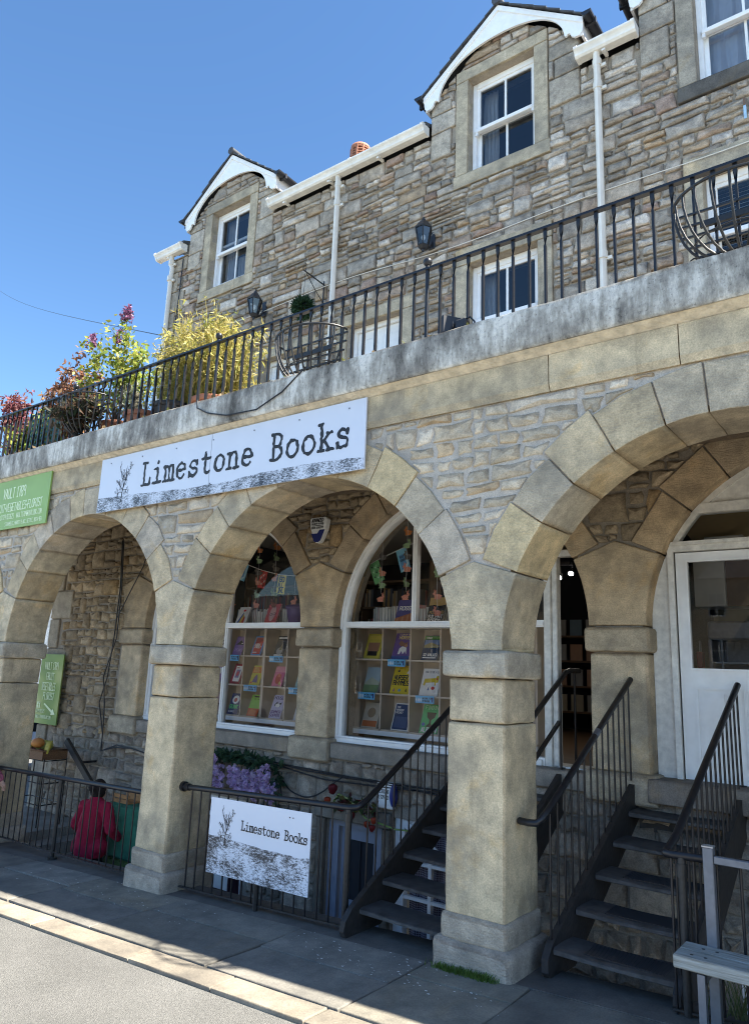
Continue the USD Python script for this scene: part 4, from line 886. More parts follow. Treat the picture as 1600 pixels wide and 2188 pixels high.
# ------------------------------------------------------------ things fixed to the house front and on the terrace
def lantern(label, x, z):
    l = thing('wall_lantern', label, 'lantern', (x, YH - .23, z), 0, None)
    def hexa(r0, z0, r1, z1, n=6): return MB().lathe([(r0, z0), (r1, z1)], (0, 0, 0), n, smooth=False)
    obj('cap', MB().lathe([(.125, .085), (.13, .10), (.055, .20), (.03, .215), (.028, .24), (.012, .25), (.016, .27), (0, .285)], (0, 0, 0), 6, smooth=False), 'black_plastic', l)
    obj('base', MB().lathe([(.07, -.145), (.075, -.16), (.04, -.20), (.02, -.21), (.018, -.235), (0, -.24)], (0, 0, 0), 6, smooth=False), 'black_plastic', l)
    fr = MB()
    for i in range(6):
        a = i * pi / 3; fr.bar((.07 * math.cos(a), .07 * math.sin(a), -.15), (.118 * math.cos(a), .118 * math.sin(a), .09), .012, .012)
    obj('cage', fr, 'black_plastic', l)
    obj('glass', hexa(.066, -.145, .112, .085), 'upper_glass', l)
    obj('bulb', MB().ball((0, 0, -.03), .028, 2, (1, 1, 1.5)), 'paper_white', l)
    obj('bracket', MB().box(-.05, .05, .20, .23, -.10, .16, bev=.01).tube([(0, .21, .02), (0, .15, -.10), (0, .06, -.17), (0, .0, -.17)], .017, 6), 'black_plastic', l)
lantern('black hexagonal wall lantern right of the white terrace door', -4.90, 7.76)
lantern('black hexagonal wall lantern above the golden bamboo', -8.10, 7.66)
br = thing('plant_bracket', 'black wrought iron triangular plant bracket fixed left of the middle downpipe', 'bracket', (-6.83, YH - .02, 7.55))
obj('arm', MB().bar((0, 0, .18), (-.02, -.42, .22), .014, .014), 'black_iron', br); obj('upright', MB().bar((0, 0, -.22), (0, 0, .24), .016, .012), 'black_iron', br)
obj('brace', MB().tube([(0, 0, -.12), (-.008, -.18, .02), (-.018, -.38, .2)], .006, 6), 'black_iron', br)
obj('hook', MB().tube([(-.02, -.42 - .028 * math.cos(t), .245 - .03 * math.sin(t)) for t in np.linspace(-1.5, 4, 12)], .006, 5), 'black_iron', br)
bl = thing('hanging_ball', 'dark green artificial topiary ball hanging from the iron bracket', 'topiary ball', (-6.85, YH - .42, 7.18))
rb = np.random.default_rng(4); d = rb.normal(size=(800, 3)); d /= np.linalg.norm(d, axis=1, keepdims=True)
m = MB(); e = leaves(rb, d * .10, .085, [(.02, .05, .025), (.03, .075, .035), (.05, .10, .05)], 0, .16, up=d); foliage('leaves', e, bl)
obj('core', MB().ball((0, 0, 0), .105), 'dark_wood', bl); obj('cord', MB().tube([(0, 0, .1), (0, 0, .55)], .003, 4), 'black_plastic', bl)
fd = thing('floodlight', 'small black floodlight on a short stand on the terrace edge', 'floodlight', (-3.05, .03, 4.90))
obj('head', MB().box(-.09, .09, -.015, .03, 0, .17, bev=.008).xf(trimesh.transformations.rotation_matrix(.95, [0, 0, 1])).xf(trimesh.transformations.translation_matrix((-.02, 0, .03))), 'black_plastic', fd)
obj('housing', MB().box(.02, .13, -.03, .07, .01, .15, bev=.02), 'black_plastic', fd)
obj('cable', MB().tube([(.1, .02, .15), (.15, .02, .16), (.2, .01, .10), (.22, .01, .0)], .008, 5).tube([(-.03, 0, .05), (-.08, -.01, .0), (-.22, -.02, .012)], .006, 5), 'black_plastic', fd)
cbl = thing('loose_cable', 'thin black cable sagging across the concrete terrace edge left of the middle basket', 'cable', (0, 0, 0))
obj('cable', MB().tube([(-4.62, -.13, 4.93), (-4.9, -.155, 4.72), (-5.25, -.155, 4.60), (-5.7, -.155, 4.62), (-6.0, -.155, 4.70), (-6.2, -.15, 4.80), (-6.25, -.12, 4.91)], .008, 5), 'black_plastic', cbl)
wire = thing('overhead_wire', 'thin overhead wire crossing the sky to the left house corner', 'wire', (0, 0, 0))
a, b = np.array([-10.82, 2.6, 7.97]), np.array([-59.39, 19.35, 32.07]); t = np.linspace(0, 1, 14)[:, None]
obj('wire', MB().tube(a * (1 - t) + b * t - np.c_[0 * t, 0 * t, np.sin(t * pi) * .5], .011, 4), 'black_plastic', wire)
tgm = thing('metal_tag', 'small pale blue metal strap hanging on the stones at the right edge', 'strap', (-1.02, YH - .04, 8.0))
plain('blue_metal', (.35, .5, .62), .4); obj('strap', MB().box(-.014, .014, 0, .004, -.16, .0), 'blue_metal', tgm); obj('rusty_end', MB().box(-.012, .012, 0, .004, .001, .1), 'brown_wood', tgm)
# ------------------------------------------------------------ lettering
GLY = {'A': '00 26 40|12 32', 'B': '00 06 36 45 34 03|33 42 41 30 00', 'C': '45 36 16 05 01 10 30 41', 'D': '00 06 26 44 42 20 00', 'E': '46 06 00 40|03 33', 'F': '46 06 00|03 33', 'G': '45 36 16 05 01 10 30 41 43 23', 'H': '00 06|40 46|03 43', 'I': '20 26|10 30|16 36', 'J': '46 41 30 10 01', 'K': '00 06|46 03 40', 'L': '06 00 40', 'M': '00 06 23 46 40', 'N': '00 06 40 46', 'O': '10 01 05 16 36 45 41 30 10', 'P': '00 06 36 45 44 33 03', 'R': '00 06 36 45 44 33 03|23 40', 'S': '45 36 16 05 04 13 33 42 41 30 10 01', 'T': '06 46|26 20', 'U': '06 01 10 30 41 46', 'V': '06 20 46', 'W': '06 10 23 30 46', 'X': '00 46|06 40', 'Y': '06 23 46|23 20', 'Z': '06 46 00 40',
       '0': '10 01 05 16 36 45 41 30 10', '1': '15 26 20|10 30', '2': '05 16 36 45 44 00 40', '3': '05 16 36 45 44 33 23|33 42 41 30 10 01', '4': '30 36 02 42', '5': '46 06 04 34 43 41 30 00', '6': '36 16 04 01 10 30 41 42 33 13 02', '7': '06 46 20', '8': '13 04 05 16 36 45 44 33 13 02 01 10 30 41 42 33', '9': '40 44 45 36 16 05 04 13 33 44', '@': '41 10 01 05 16 36 45 42 32 24 14 12 22 34', '.': '10 11', ',': '0a 11', "'": '15 16', '!': '26 22|20 21', '-': '13 33', ':': '21 22|24 25'}
def strokes(text, h, aspect=.6, weight=.09, gap=.35, slant=0.0):
    """single-stroke capitals as an outline, capitals h tall, starting at x=0 on the base line"""
    out, x = [], 0.0; u = h / 6
    for ch in text.upper():
        if ch == '*': out.append(Point(x + .25 * h * aspect, h * .45).buffer(h * .13)); x += h * aspect * .75; continue
        if ch in GLY:
            for st in GLY[ch].split('|'):
                pts = [(x + int(a[0]) * u * 1.5 * aspect + slant * (int(a[1]) if a[1] != 'a' else -1) * u, (int(a[1]) if a[1] != 'a' else -1) * u) for a in st.split()]
                out.append(LineString(pts).buffer(weight * h / 2, quad_segs=2))
            x += h * aspect * (1 + gap) if ch not in ".,'!I1:" else h * aspect * (.75 + gap)
        else: x += h * aspect * .8
    return unary_union(out), x
def place(poly, x, z, sx=1.0): return affinity.translate(affinity.scale(poly, sx, 1, origin=(0, 0)), x, z)
def arcp(cx, cz, rx_, rz_, a0, a1, n=14): return [(cx + rx_ * math.cos(math.radians(a)), cz + rz_ * math.sin(math.radians(a))) for a in np.linspace(a0, a1, n)]
def typed(text, pitch, cap, seed=1, rough=.010, weight=.125):
    """worn typewriter letters, one every pitch"""
    G = {}
    sf = lambda x0, x1, z: [(x0, z), (x1, z)]
    G['L'] = [sf(.06, .36, 1), [(.21, 1), (.21, 0)], [(.06, 0), (.62, 0), (.62, .27)]]
    G['B'] = [[(.04, 0), (.36, 0)] + arcp(.36, .26, .24, .26, -90, 90) + [(.16, .52)], [(.04, 1), (.34, 1)] + arcp(.34, .76, .21, .24, 90, -90) + [(.16, .52)], [(.16, 0), (.16, 1)]]
    G['i'] = [[(.14, .64), (.34, .64), (.34, 0)], sf(.08, .60, 0), [(.33, .90), (.35, .93)]]
    G['m'] = [sf(.0, .18, 0), sf(.28, .44, 0), sf(.54, .70, 0), [(.0, .64), (.09, .64), (.09, 0)], [(.09, .5)] + arcp(.22, .5, .13, .14, 180, 0) + [(.35, 0)], [(.35, .5)] + arcp(.48, .5, .13, .14, 180, 0) + [(.61, 0)]]
    G['e'] = [[(.08, .35), (.60, .35)] + arcp(.34, .33, .26, .33, 3, 320, 22)]
    G['s'] = [[(.56, .46), (.56, .64)], [(.56, .50)] + arcp(.34, .49, .21, .155, 20, 250, 14) + arcp(.34, .17, .23, .17, 80, -165, 16), [(.10, .18), (.10, .0)]]
    G['t'] = [[(.26, .90), (.26, .17)] + arcp(.42, .17, .16, .17, 180, 330, 9), sf(.08, .56, .64)]
    G['o'] = [arcp(.34, .32, .27, .33, 0, 360, 26)]
    G['n'] = [sf(.02, .26, 0), sf(.42, .68, 0), [(.02, .64), (.14, .64), (.14, 0)], [(.14, .46)] + arcp(.34, .46, .20, .19, 180, 0) + [(.54, 0)]]
    G['k'] = [[(.02, 1), (.15, 1), (.15, 0)], sf(.02, .28, 0), [(.54, .62), (.15, .28)], sf(.42, .64, .63), [(.28, .38), (.56, 0)], sf(.44, .70, 0)]
    out, w = [], weight
    for i, ch in enumerate(text):
        for q in G.get(ch, []):
            g = LineString([(a * cap + i * pitch, b * cap) for a, b in q]).buffer(w * cap / 2 if ch != 'i' or len(q) != 2 or q[0][1] < .8 else w * cap * .62, quad_segs=3); out.append(g)
    U = unary_union(out); res = []
    for g in getattr(U, 'geoms', [U]):
        def rg(ring):
            c = np.array(shapely.segmentize(LineString(ring.coords), cap * .035).coords[:-1]); n_ = meshkit.noise(np.c_[c * (9 / cap), np.full(len(c), seed)], seed)[:, None] - .5; n2 = meshkit.noise(np.c_[c * (9 / cap), np.full(len(c), seed + 9)], seed + 4)[:, None] - .5
            return c + np.c_[n_, n2] * rough * cap * 7
        P = Polygon(rg(g.exterior), [rg(r) for r in g.interiors]).buffer(0)
        res += list(getattr(P, 'geoms', [P]))
    return unary_union([r for r in res if r.area > (cap * .02) ** 2])
plain('sign_white', (.63, .65, .70), .35, noise=.02, scale=3)
plain('ink', (.012, .012, .013), .5)
mat('limestone_print', {'g': ('geometry', {}), 'mp': ('mapping', {'scale': (1.0, 1.0, 2.4)}), 'n': ('noise_texture', {'scale': 34.0, 'detail': 6.0, 'roughness': .75, 'distortion': .6}), 'n2': ('noise_texture', {'scale': 7.0, 'detail': 3.0}), 'a': ('math', {'math_type': 'multiply_add', 'value2': .45}),
    'r': ('rgb_ramp', {'ramp': [(.63, (.03, .03, .033)), (.70, (.25, .26, .28)), (.77, (.58, .60, .65)), (.85, (.63, .65, .70))]}), 'p': ('principled_bsdf', {'roughness': .4})},
    [('g.position', 'mp.vector'), ('mp.vector', 'n.vector'), ('g.position', 'n2.vector'), ('n2.fac', 'a.value1'), ('n.fac', 'a.value3'), ('a.value', 'r.fac'), ('r.color', 'p.base_color')], 'p.BSDF')
def tree_print(h, seed):
    """bare wind-bent tree drawn in ink: trunk foot at 0,0"""
    r = random.Random(seed); segs = []
    def run(x, z, a, L, w0, w1, wig, n=7):
        P = [(x, z)]
        for i in range(n):
            a += r.uniform(-wig, wig); x += L / n * math.cos(a); z += L / n * math.sin(a); P.append((x, z)); w = w0 + (w1 - w0) * (i + 1) / n
            segs.append(LineString(P[-2:]).buffer(max(w, .0042) / 2, quad_segs=1))
        return P, a
    def spray(x, z, a, L, w, d):
        P, a2 = run(x, z, a, L, w, w * .6, .42, 4)
        if d:
            for k in range(1, 5): spray(*P[k], a + r.choice((-1, 1)) * r.uniform(.35, 1.15), L * r.uniform(.45, .72), w * .6, d - 1)
    T, a = run(0, 0, 1.5, .34, .058, .040, .16)
    segs.append(LineString([(-.05, -.03), (0, .02), (.045, -.02)]).buffer(.02))
    for (k, a0, L, w, wig, tw) in ((5, 2.25, .44, .026, .3, 7), (7, 1.75, .62, .026, .22, 6), (7, 1.0, .62, .028, .2, 8), (6, .55, .40, .022, .3, 7), (4, 2.8, .36, .018, .3, 6), (7, 1.35, .36, .018, .3, 5), (5, .2, .32, .016, .3, 5)):
        P, _ = run(*T[k], a0, L, w, w * .35, wig, 9)
        for i in range(tw):
            j = r.randint(3, 9); spray(*P[j], a0 + r.choice((-1, 1)) * r.uniform(.3, 1.2), .11 * r.uniform(.7, 1.2), w * .38, 1)
    U = unary_union(segs); b = U.bounds
    return affinity.scale(U, h * .64 / (b[2] - b[0]), h / b[3], origin=(0, 0))
def jag(x0, x1, zb, ztop, seed, n=90, amp=.012):
    xs_ = np.linspace(x0, x1, n); z = [ztop(x) + amp * (meshkit.fbm(np.array([x * 9, seed, 0.]), 3, seed) - .5) * 2 for x in xs_]
    return Polygon([(x0, zb)] + list(zip(xs_, z)) + [(x1, zb)])
# long shop sign over the middle arch
sg = thing('shop_sign', 'long white shop sign with black typewriter lettering, tree and limestone landscape, over the arch', 'sign')
SX0, SX1, SZ0, SZ1 = -8.06, -3.90, 3.815, 4.492
obj('board', MB().box(SX0, SX1, -.062, -.045, SZ0, SZ1), 'sign_white', sg)
obj('batten', MB().box(SX0 + .1, SX0 + .16, -.045, -.02, SZ0 + .03, SZ1 - .03).box(SX1 - .16, SX1 - .1, -.045, -.02, SZ0 + .03, SZ1 - .03), 'galvanised', sg, kind='stuff')
obj('limestone_picture', MB().ext(jag(SX0, SX1, SZ0, lambda x: 3.935 + .05 * math.exp(-(x + 8.1) * 1.2) + .02 * math.sin(x * 2.3), 4), -.0632, -.0622), 'limestone_print', sg)
obj('lettering', MB().ext(place(typed('Limestone Books', .2112, .262, 2), -7.21, 4.06), -.0645, -.0625), 'ink', sg)
obj('tree_picture', MB().ext(place(tree_print(.50, 12), -7.57, 3.92), -.0640, -.0625), 'ink', sg)
scr = MB()
for x in np.linspace(SX0 + .2, SX1 - .2, 7):
    for z in (SZ0 + .12, SZ1 - .07): scr.tube([(x, -.066, z), (x, -.06, z)], .008, 8)
obj('screw', scr, 'galvanised', sg, kind='stuff')
obj('panel_joint', MB().box(-6.005, -6.002, -.0634, -.061, SZ0, SZ1), 'galvanised', sg)
# the smaller one tied to the fence
s2 = thing('fence_sign', 'smaller white sign with tree, rocky landscape and typewriter lettering fixed to the fence', 'sign')
A0, A1, B0, B1 = -5.71, -4.42, .145, .815
tl = lambda x: .02 * (x + 5.06)
obj('board', MB().ext(Polygon([(A0, B0 + tl(A0)), (A1, B0 + tl(A1)), (A1, B1 + tl(A1)), (A0, B1 + tl(A0))]), .075, .083), 'sign_white', s2)
obj('limestone_picture', MB().ext(jag(A0 + .001, A1 - .001, B0 + tl(A0), lambda x: .46 + tl(x) + .02 * math.sin(x * 3), 7, 60).intersection(Polygon([(A0, B0 + tl(A0)), (A1, B0 + tl(A1)), (A1, 1), (A0, 1)])), .0738, .0748), 'limestone_print', s2)
obj('lettering', MB().ext(place(typed('Limestone Books', .0552, .078, 3, .008), -5.275, .567), .0725, .0745), 'ink', s2)
obj('tree_picture', MB().ext(place(tree_print(.34, 12), -5.48, .41), .0730, .0745), 'ink', s2)
obj('screw', MB().tube([(-4.67, .072, .76), (-4.67, .076, .76)], .006, 6).tube([(-4.63, .072, .76), (-4.63, .076, .76)], .006, 6), 'ink', s2, kind='stuff')
# green greengrocer signs
plain('sign_green', (.26, .40, .10), .45, noise=.10, scale=1.6)
plain('letter_pale', (.72, .82, .52), .5)
g1 = thing('green_sign', 'bright green greengrocer and florist sign on the arcade wall at the left edge', 'sign')
obj('board', MB().box(-11.4, -9.235, -.065, -.045, 3.80, 4.515), 'sign_green', g1)
def line_to(parent, name, text, xr, z, h, asp, y0, y1, mtl='letter_pale', w=.1, gap=.35, left=None):
    P, L = strokes(text, h, asp, w, gap); x0 = left if left is not None else xr - P.bounds[2]
    obj(name, MB().ext(place(P, x0, z), y0, y1), mtl, parent)
line_to(g1, 'lettering', 'VAULT 1789', -9.86, 4.25, .145, .34, -.068, -.0655)
line_to(g1, 'lettering', 'FRUIT*VEGETABLES*FLORIST', -9.38, 4.055, .115, .36, -.068, -.0655)
line_to(g1, 'lettering', '01729 823625   VAULT1789@OUTLOOK.COM', -9.36, 3.945, .068, .36, -.068, -.0655)
line_to(g1, 'lettering', '5 SHAMBLES, MARKET PLACE, SETTLE, BD24 9EH', -9.34, 3.845, .052, .36, -.068, -.0655)
g2 = thing('green_sign', 'tall narrow green sign with white lettering and arrow on the rubble wall', 'sign')
mat('sign_green_blend', {'g': ('geometry', {}), 'n': ('noise_texture', {'scale': 1.3, 'detail': 2.0}), 'r': ('rgb_ramp', {'ramp': [(.35, (.10, .20, .045)), (.5, (.20, .31, .07)), (.65, (.42, .46, .17))]}), 'p': ('principled_bsdf', {'roughness': .45})}, [('g.position', 'n.vector'), ('n.fac', 'r.fac'), ('r.color', 'p.base_color')], 'p.BSDF')
obj('board', MB().box(-12.2, -11.52, 1.79, 1.81, .975, 2.11), 'sign_green_blend', g2)
for tx, z, h, lx in (('VAULT 1789', 1.86, .115, -12.06), ('FRUIT', 1.69, .11, -11.97), ('VEGETABLES', 1.52, .12, -12.08), ('FLORIST', 1.37, .11, -12.0), ('01729 823625', 1.15, .05, -12.16), ('VAULT1789@OUTLOOK.COM', 1.06, .05, -12.16)):
    P, L = strokes(tx, h, .34, .1); k = min(1, (.42 if h > .1 else .5) / P.bounds[2]); obj('lettering', MB().ext(place(P, lx, z, k), 1.784, 1.788), 'letter_pale', g2)
obj('arrow', MB().ext(Polygon([(-11.95, 1.29), (-11.93, 1.31), (-11.68, 1.20), (-11.66, 1.235), (-11.58, 1.14), (-11.71, 1.13), (-11.695, 1.165)]), 1.784, 1.788), 'letter_pale', g2)
obj('square_mark', MB().ext(sbox(-12.16, 1.22, -12.06, 1.32).difference(unary_union([LineString([(-12.09, 1.31), (-12.11, 1.295), (-12.11, 1.22)]).buffer(.011), LineString([(-12.13, 1.27), (-12.09, 1.27)]).buffer(.008)])), 1.784, 1.788), 'letter_pale', g2)
# burglar alarm box
plain('alarm_blue', (.02, .03, .16), .35)
al = thing('alarm_box', 'white and dark blue burglar alarm box between the two window arches', 'alarm box', (-6.06, 1.80, 3.78))
out = Polygon([(-.145, .12), (-.13, .145), (.10, .145), (.145, .11), (.12, -.02), (.05, -.16), (.02, -.18), (-.03, -.18), (-.06, -.16), (-.135, .02)])
obj('case', MB().ext(out, 0, .06).ext(out.buffer(-.012), -.012, 0), 'white_paint', al)
obj('blue_panel', MB().ext(Polygon([(-.10, -.065), (.0, -.065), (.035, -.02), (.115, -.02), (.05, -.158), (.018, -.175), (-.028, -.175), (-.055, -.158)]), -.02, -.012), 'alarm_blue', al)
for tx, z, h, a in (('ADVANCED', .085, .042, .5), ('Security Systems', .052, .02, .5), ('0808 2080199', .0, .024, .5)):
    P, L = strokes(tx, h, a, .2 if h > .04 else .16, .25, .25 if h > .04 else 0); k = .2 / P.bounds[2]; obj('lettering', MB().ext(place(P, -.108, z, k), -.015, -.0125), 'ink', al)
obj('lettering', MB().box(-.10, .09, -.015, -.0125, .034, .043), 'ink', al)

# ------------------------------------------------------------ shop windows and doors
YG = 2.05
def ring_frame(c, r0, r1, z0): # arched frame outline
    return unary_union([Polygon(arcp(c, IZ, r1, r1, 0, 180, 40) + [(c - r1, z0), (c + r1, z0)])]).difference(Polygon(arcp(c, IZ, r0, r0, 0, 180, 40) + [(c - r0, z0 + .075), (c + r0, z0 + .075)]))
def inner_poly(c, r, z0): return Polygon(arcp(c, IZ, r, r, 0, 180, 40) + [(c - r, z0), (c + r, z0)])
def shop_window(c, mull, xend=None, label=None):
    z0 = 1.205; F = ring_frame(c, IR - .085, IR, z0); I = inner_poly(c, IR - .085, z0 + .075)
    lim = sbox(c - 2, 1, xend if xend else c + 2, 5)
    F, I = F.intersection(lim), I.intersection(lim)
    fr = obj('window', MB().ext(F, YG, YG + .09).ext(ring_frame(c, IR - .04, IR, z0).intersection(lim), YG - .02, YG), 'white_paint', shop, label=label)
    obj('transom', MB().ext(sbox(c - 2, 2.555, c + 2, 2.625).intersection(I), YG - .012, YG + .085).ext(sbox(c - 2, 2.57, c + 2, 2.60).intersection(I), YG - .03, YG - .012), 'white_paint', fr)
    for x, up in mull: obj('mullion', MB().ext(sbox(x - .03, 2.625 if up else 1.28, x + .03, 5).intersection(I).difference(sbox(-99, 2.555, 99, 2.625)), YG + .0, YG + .08).ext(sbox(x - .012, 2.625 if up else 1.28, x + .012, 5).intersection(I).difference(sbox(-99, 2.555, 99, 2.625)), YG - .014, YG), 'white_paint', fr)
    for k, G in enumerate((I.intersection(sbox(-99, 1.2, 99, 2.555)), I.intersection(sbox(-99, 2.625, 99, 9)))): obj('pane', MB().flat(G, YG + .046), 'glass', fr)
    obj('bottom_board', MB().box(c - IR + .02, (xend or c + IR) - .02, YG - .05, YG, 1.206, 1.262, bev=.005), 'white_paint', fr)
shop_window(-7.97, [(-7.9, False)], label='arched white shop window left of the alarm box')
shop_window(-4.22, [(-4.75, True), (-3.95, False)], -3.14, label='arched white shop window right of the alarm box')
# open door at the right end of that arch
df = MB().box(-3.14, -3.06, YG - .02, YG + .1, 1.2, 3.95, bev=.008).box(-3.06, -3.0, YG + .0, YG + .1, 1.2, 3.34, bev=.008).box(-3.0, -2.6, YG + .0, YG + .1, 3.27, 3.34, bev=.006).box(-3.1, -2.6, YG, YG + .3, 1.19, 1.215)
od = obj('doorway', df, 'old_white_paint', shop, label='white frame of the open dark doorway')
obj('open_leaf', MB().box(-2.575, -2.53, YG + .32, YG + 1.1, 1.22, 3.26), 'old_white_paint', od)
obj('pane', MB().flat(sbox(-3.0, 3.34, -2.62, 3.95).intersection(inner_poly(-4.22, IR - .05, 1.2)), YG + .05), 'glass', od)
# glazed white door and its fanlight in the right arch
c = -.47
wf = MB().ext(sbox(-2.07, 1.2, -1.86, 4.3).intersection(inner_poly(c, IR, 1.2)), YG + .02, YG + .1); wf.ext(sbox(-1.90, 1.2, -1.85, 3.31).intersection(inner_poly(c, IR, 1.2)), YG - .015, YG + .02)
wf.ext(sbox(-2.07, 3.245, 1.2, 3.33).intersection(inner_poly(c, IR, 1.2)), YG - .01, YG + .1).ext(sbox(-2.07, 3.30, 1.2, 3.335).intersection(inner_poly(c, IR, 1.2)), YG - .03, YG - .01)
wf.ext(sbox(-2.07, 3.59, 1.2, 3.68).intersection(inner_poly(c, IR, 1.2)), YG - .01, YG + .1).ext(sbox(-2.07, 3.685, 1.2, 4.2).intersection(inner_poly(c, IR, 1.2)), YG + .03, YG + .06)
wf.ext(ring_frame(c, IR - .05, IR, 1.2).intersection(sbox(-3, 3.3, 3, 5)), YG + .01, YG + .1).box(-.93, -.85, YG - .01, YG + .1, 1.2, 3.245)
rd = obj('glazed_doorway', wf, 'old_white_paint', shop, label='old white frame of the glazed door in the right arch')
LF = sbox(-1.84, 1.225, -.94, 3.235); GL = sbox(-1.735, 2.185, -1.045, 3.145)
dl = MB().ext(LF.difference(GL), YG + .03, YG + .075).ext(GL.buffer(.02, join_style=2).difference(GL), YG + .018, YG + .03)
for x0 in (-1.72, -1.33):
    q = sbox(x0, 1.36, x0 + .29, 2.02); dl.ext(q.difference(q.buffer(-.02)), YG + .018, YG + .03).ext(q.buffer(-.055), YG + .02, YG + .03)
obj('door_leaf', dl, 'white_paint', rd)
obj('pane', MB().flat(GL, YG + .05).flat(sbox(-2.0, 3.335, -.9, 3.59).intersection(inner_poly(c, IR - .04, 1.2)), YG + .05), 'glass', rd)
obj('door_right_light', MB().flat(sbox(-.85, 1.3, 1.1, 3.245), YG + .05), 'glass', rd); obj('panel', MB().box(-.85, 1.1, YG + .02, YG + .09, 1.2, 1.3), 'white_paint', rd)
obj('threshold', MB().add(*rough_block(-2.1, .8, 1.82, 2.2, 1.02, 1.225, .02, .1, .012, 700), tint=(.22, .2, .18), smooth=50), 'ashlar_stone', rd)
# rooms behind
rm = MB()
def shell(m, x0, x1, y0, y1, z0, z1, t=.08): m.box(x0 - t, x0, y0, y1, z0, z1).box(x1, x1 + t, y0, y1, z0, z1).box(x0, x1, y1, y1 + t, z0, z1)
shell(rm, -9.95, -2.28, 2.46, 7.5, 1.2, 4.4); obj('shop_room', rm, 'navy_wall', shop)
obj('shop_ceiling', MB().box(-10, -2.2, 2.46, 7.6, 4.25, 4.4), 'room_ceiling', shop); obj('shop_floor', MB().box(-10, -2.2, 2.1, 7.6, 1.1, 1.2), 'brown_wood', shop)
kr = MB(); shell(kr, -2.2, 3.0, 2.46, 5.2, 1.2, 4.4); obj('kitchen_room', kr, 'green_wall', shop); obj('kitchen_ceiling', MB().add([(-2.3, 2.3, 4.05), (3, 2.3, 4.45), (3, 5.3, 4.45), (-2.3, 5.3, 3.55)], [(0, 1, 2, 3)]), 'warm_ceiling', shop); obj('kitchen_floor', MB().box(-2.2, 3, 2.1, 5.3, 1.1, 1.2), 'brown_wood', shop)
ku = thing('wall_cupboard', 'white wall cupboard with brown doors seen through the glazed white door', 'cupboard', (-1.85, 4.0, 2.91))
obj('side_panel', MB().box(-.28, .05, -.05, -.02, 0, .62), 'cupboard_white', ku); obj('carcass', MB().box(-.28, 1.4, -.02, .35, 0, .62), 'cupboard_white', ku)
for i in range(2): d = obj('cupboard_door', MB().box(.06 + i * .4, .44 + i * .4, -.045, -.02, .0, .62), 'brown_wood', ku); obj('handle', MB().box(.38 - i * .27 + i * .4, .395 - i * .27 + i * .4, -.07, -.045, .08, .32), 'black_iron', d)
bx = thing('storage_box', 'white box standing on top of the wall cupboard', 'box', (-1.8, 4.1, 3.535)); obj('box', MB().box(-.2, .2, -.1, .12, 0, .16), 'cupboard_white', bx); obj('lid', MB().box(-.205, .205, -.105, .125, .16, .185), 'cupboard_white', bx)
fg = thing('display_fridge', 'grey glass-fronted display fridge behind the glazed white door', 'fridge', (-1.62, 3.7, 1.22))
obj('top', MB().box(-.32, .5, -.1, .4, 1.30, 1.50, bev=.02), 'galvanised', fg); obj('body', MB().box(-.32, .5, .36, .4, 0, 1.3).box(-.32, -.28, -.08, .36, 0, 1.3).box(.46, .5, -.08, .36, 0, 1.3).box(-.28, .46, -.08, .36, 0, .3), 'galvanised', fg)
for zz in (.55, .8, 1.05): obj('shelf', MB().box(-.27, .45, -.05, .35, zz, zz + .015), 'steel', fg)
for xx_ in (-.2, .2): obj('shelf_post', MB().box(xx_, xx_ + .02, -.06, -.045, .3, 1.3), 'steel', fg)
ek = thing('first_aid_case', 'small red case hanging on the green wall by the fridge', 'case', (-2.12, 3.9, 2.22)); plain('case_red', (.40, .03, .04), .5); obj('case', MB().box(0, .06, -.06, .06, 0, .18, bev=.01), 'case_red', ek); obj('strap', MB().tube([(.03, -.03, .18), (.03, -.03, .3), (.03, .03, .3), (.03, .03, .18)], .005, 5), 'paper_white', ek)
sp = thing('ceiling_spotlights', 'cluster of three lit spotlights on the dark shop ceiling', 'spotlight', (-4.12, 4.6, 3.6))
obj('mount', MB().box(-.05, .25, -.05, .05, -.02, .02).tube([(.1, 0, .65), (.1, 0, 0)], .01, 6), 'black_iron', sp)
for i, (dx, dz) in enumerate(((-.06, -.12), (.1, -.20), (.27, -.15))):
    h = obj('lamp', MB().tube([(dx, 0, -.02), (dx, -.02, dz + .05)], .008, 6).tube([(dx, -.01, dz + .06), (dx, -.07, dz)], [.03, .04], 10, caps=False), 'black_iron', sp); obj('bulb', MB().ball((dx, -.065, dz), .032), 'lamp_glow', h)

# ------------------------------------------------------------ display bookcases, books, bunting, paper rabbits
def bookcase(label, xs_, x_post=None):
    b = thing('display_bookcase', label, 'bookcase'); y0, y1 = 2.42, 2.70; zt = [1.36, 1.785, 2.195, 2.585]
    obj('back', MB().box(xs_[0], xs_[-1], y1, y1 + .015, 1.21, 2.60), 'shelf_wood', b)
    for x in xs_: obj('upright', MB().box(x - .011, x + .011, y0, y1, 1.36, 2.60), 'shelf_wood', b)
    if x_post: obj('upright', MB().box(x_post + .012, x_post + .04, y0 - .004, y1, 1.36, 2.60), 'shelf_wood', b)
    for z in zt:
        for a, c_ in zip(xs_[:-1], xs_[1:]): obj('shelf', MB().box(a + .011, c_ - .011, y0 + .003, y1, z - .02, z), 'shelf_wood', b)
    obj('plinth', MB().box(xs_[0], xs_[-1], y0 + .004, y0 + .03, 1.285, 1.34), 'white_paint', b); obj('top_board', MB().box(xs_[0], xs_[-1], y0, y1 + .25, 2.60, 2.62), 'shelf_wood', b)
    return b
BL = [-9.55, -9.15, -8.74, -8.32, -7.91, -7.515, -7.06, -6.63, -6.3]; BM = [-5.9, -5.45, -5.03, -4.605, -4.19, -3.78, -3.4]
bookcase('pale wooden pigeonhole bookcase in the left shop window', BL, -7.515); bookcase('pale wooden pigeonhole bookcase in the right shop window', BM)
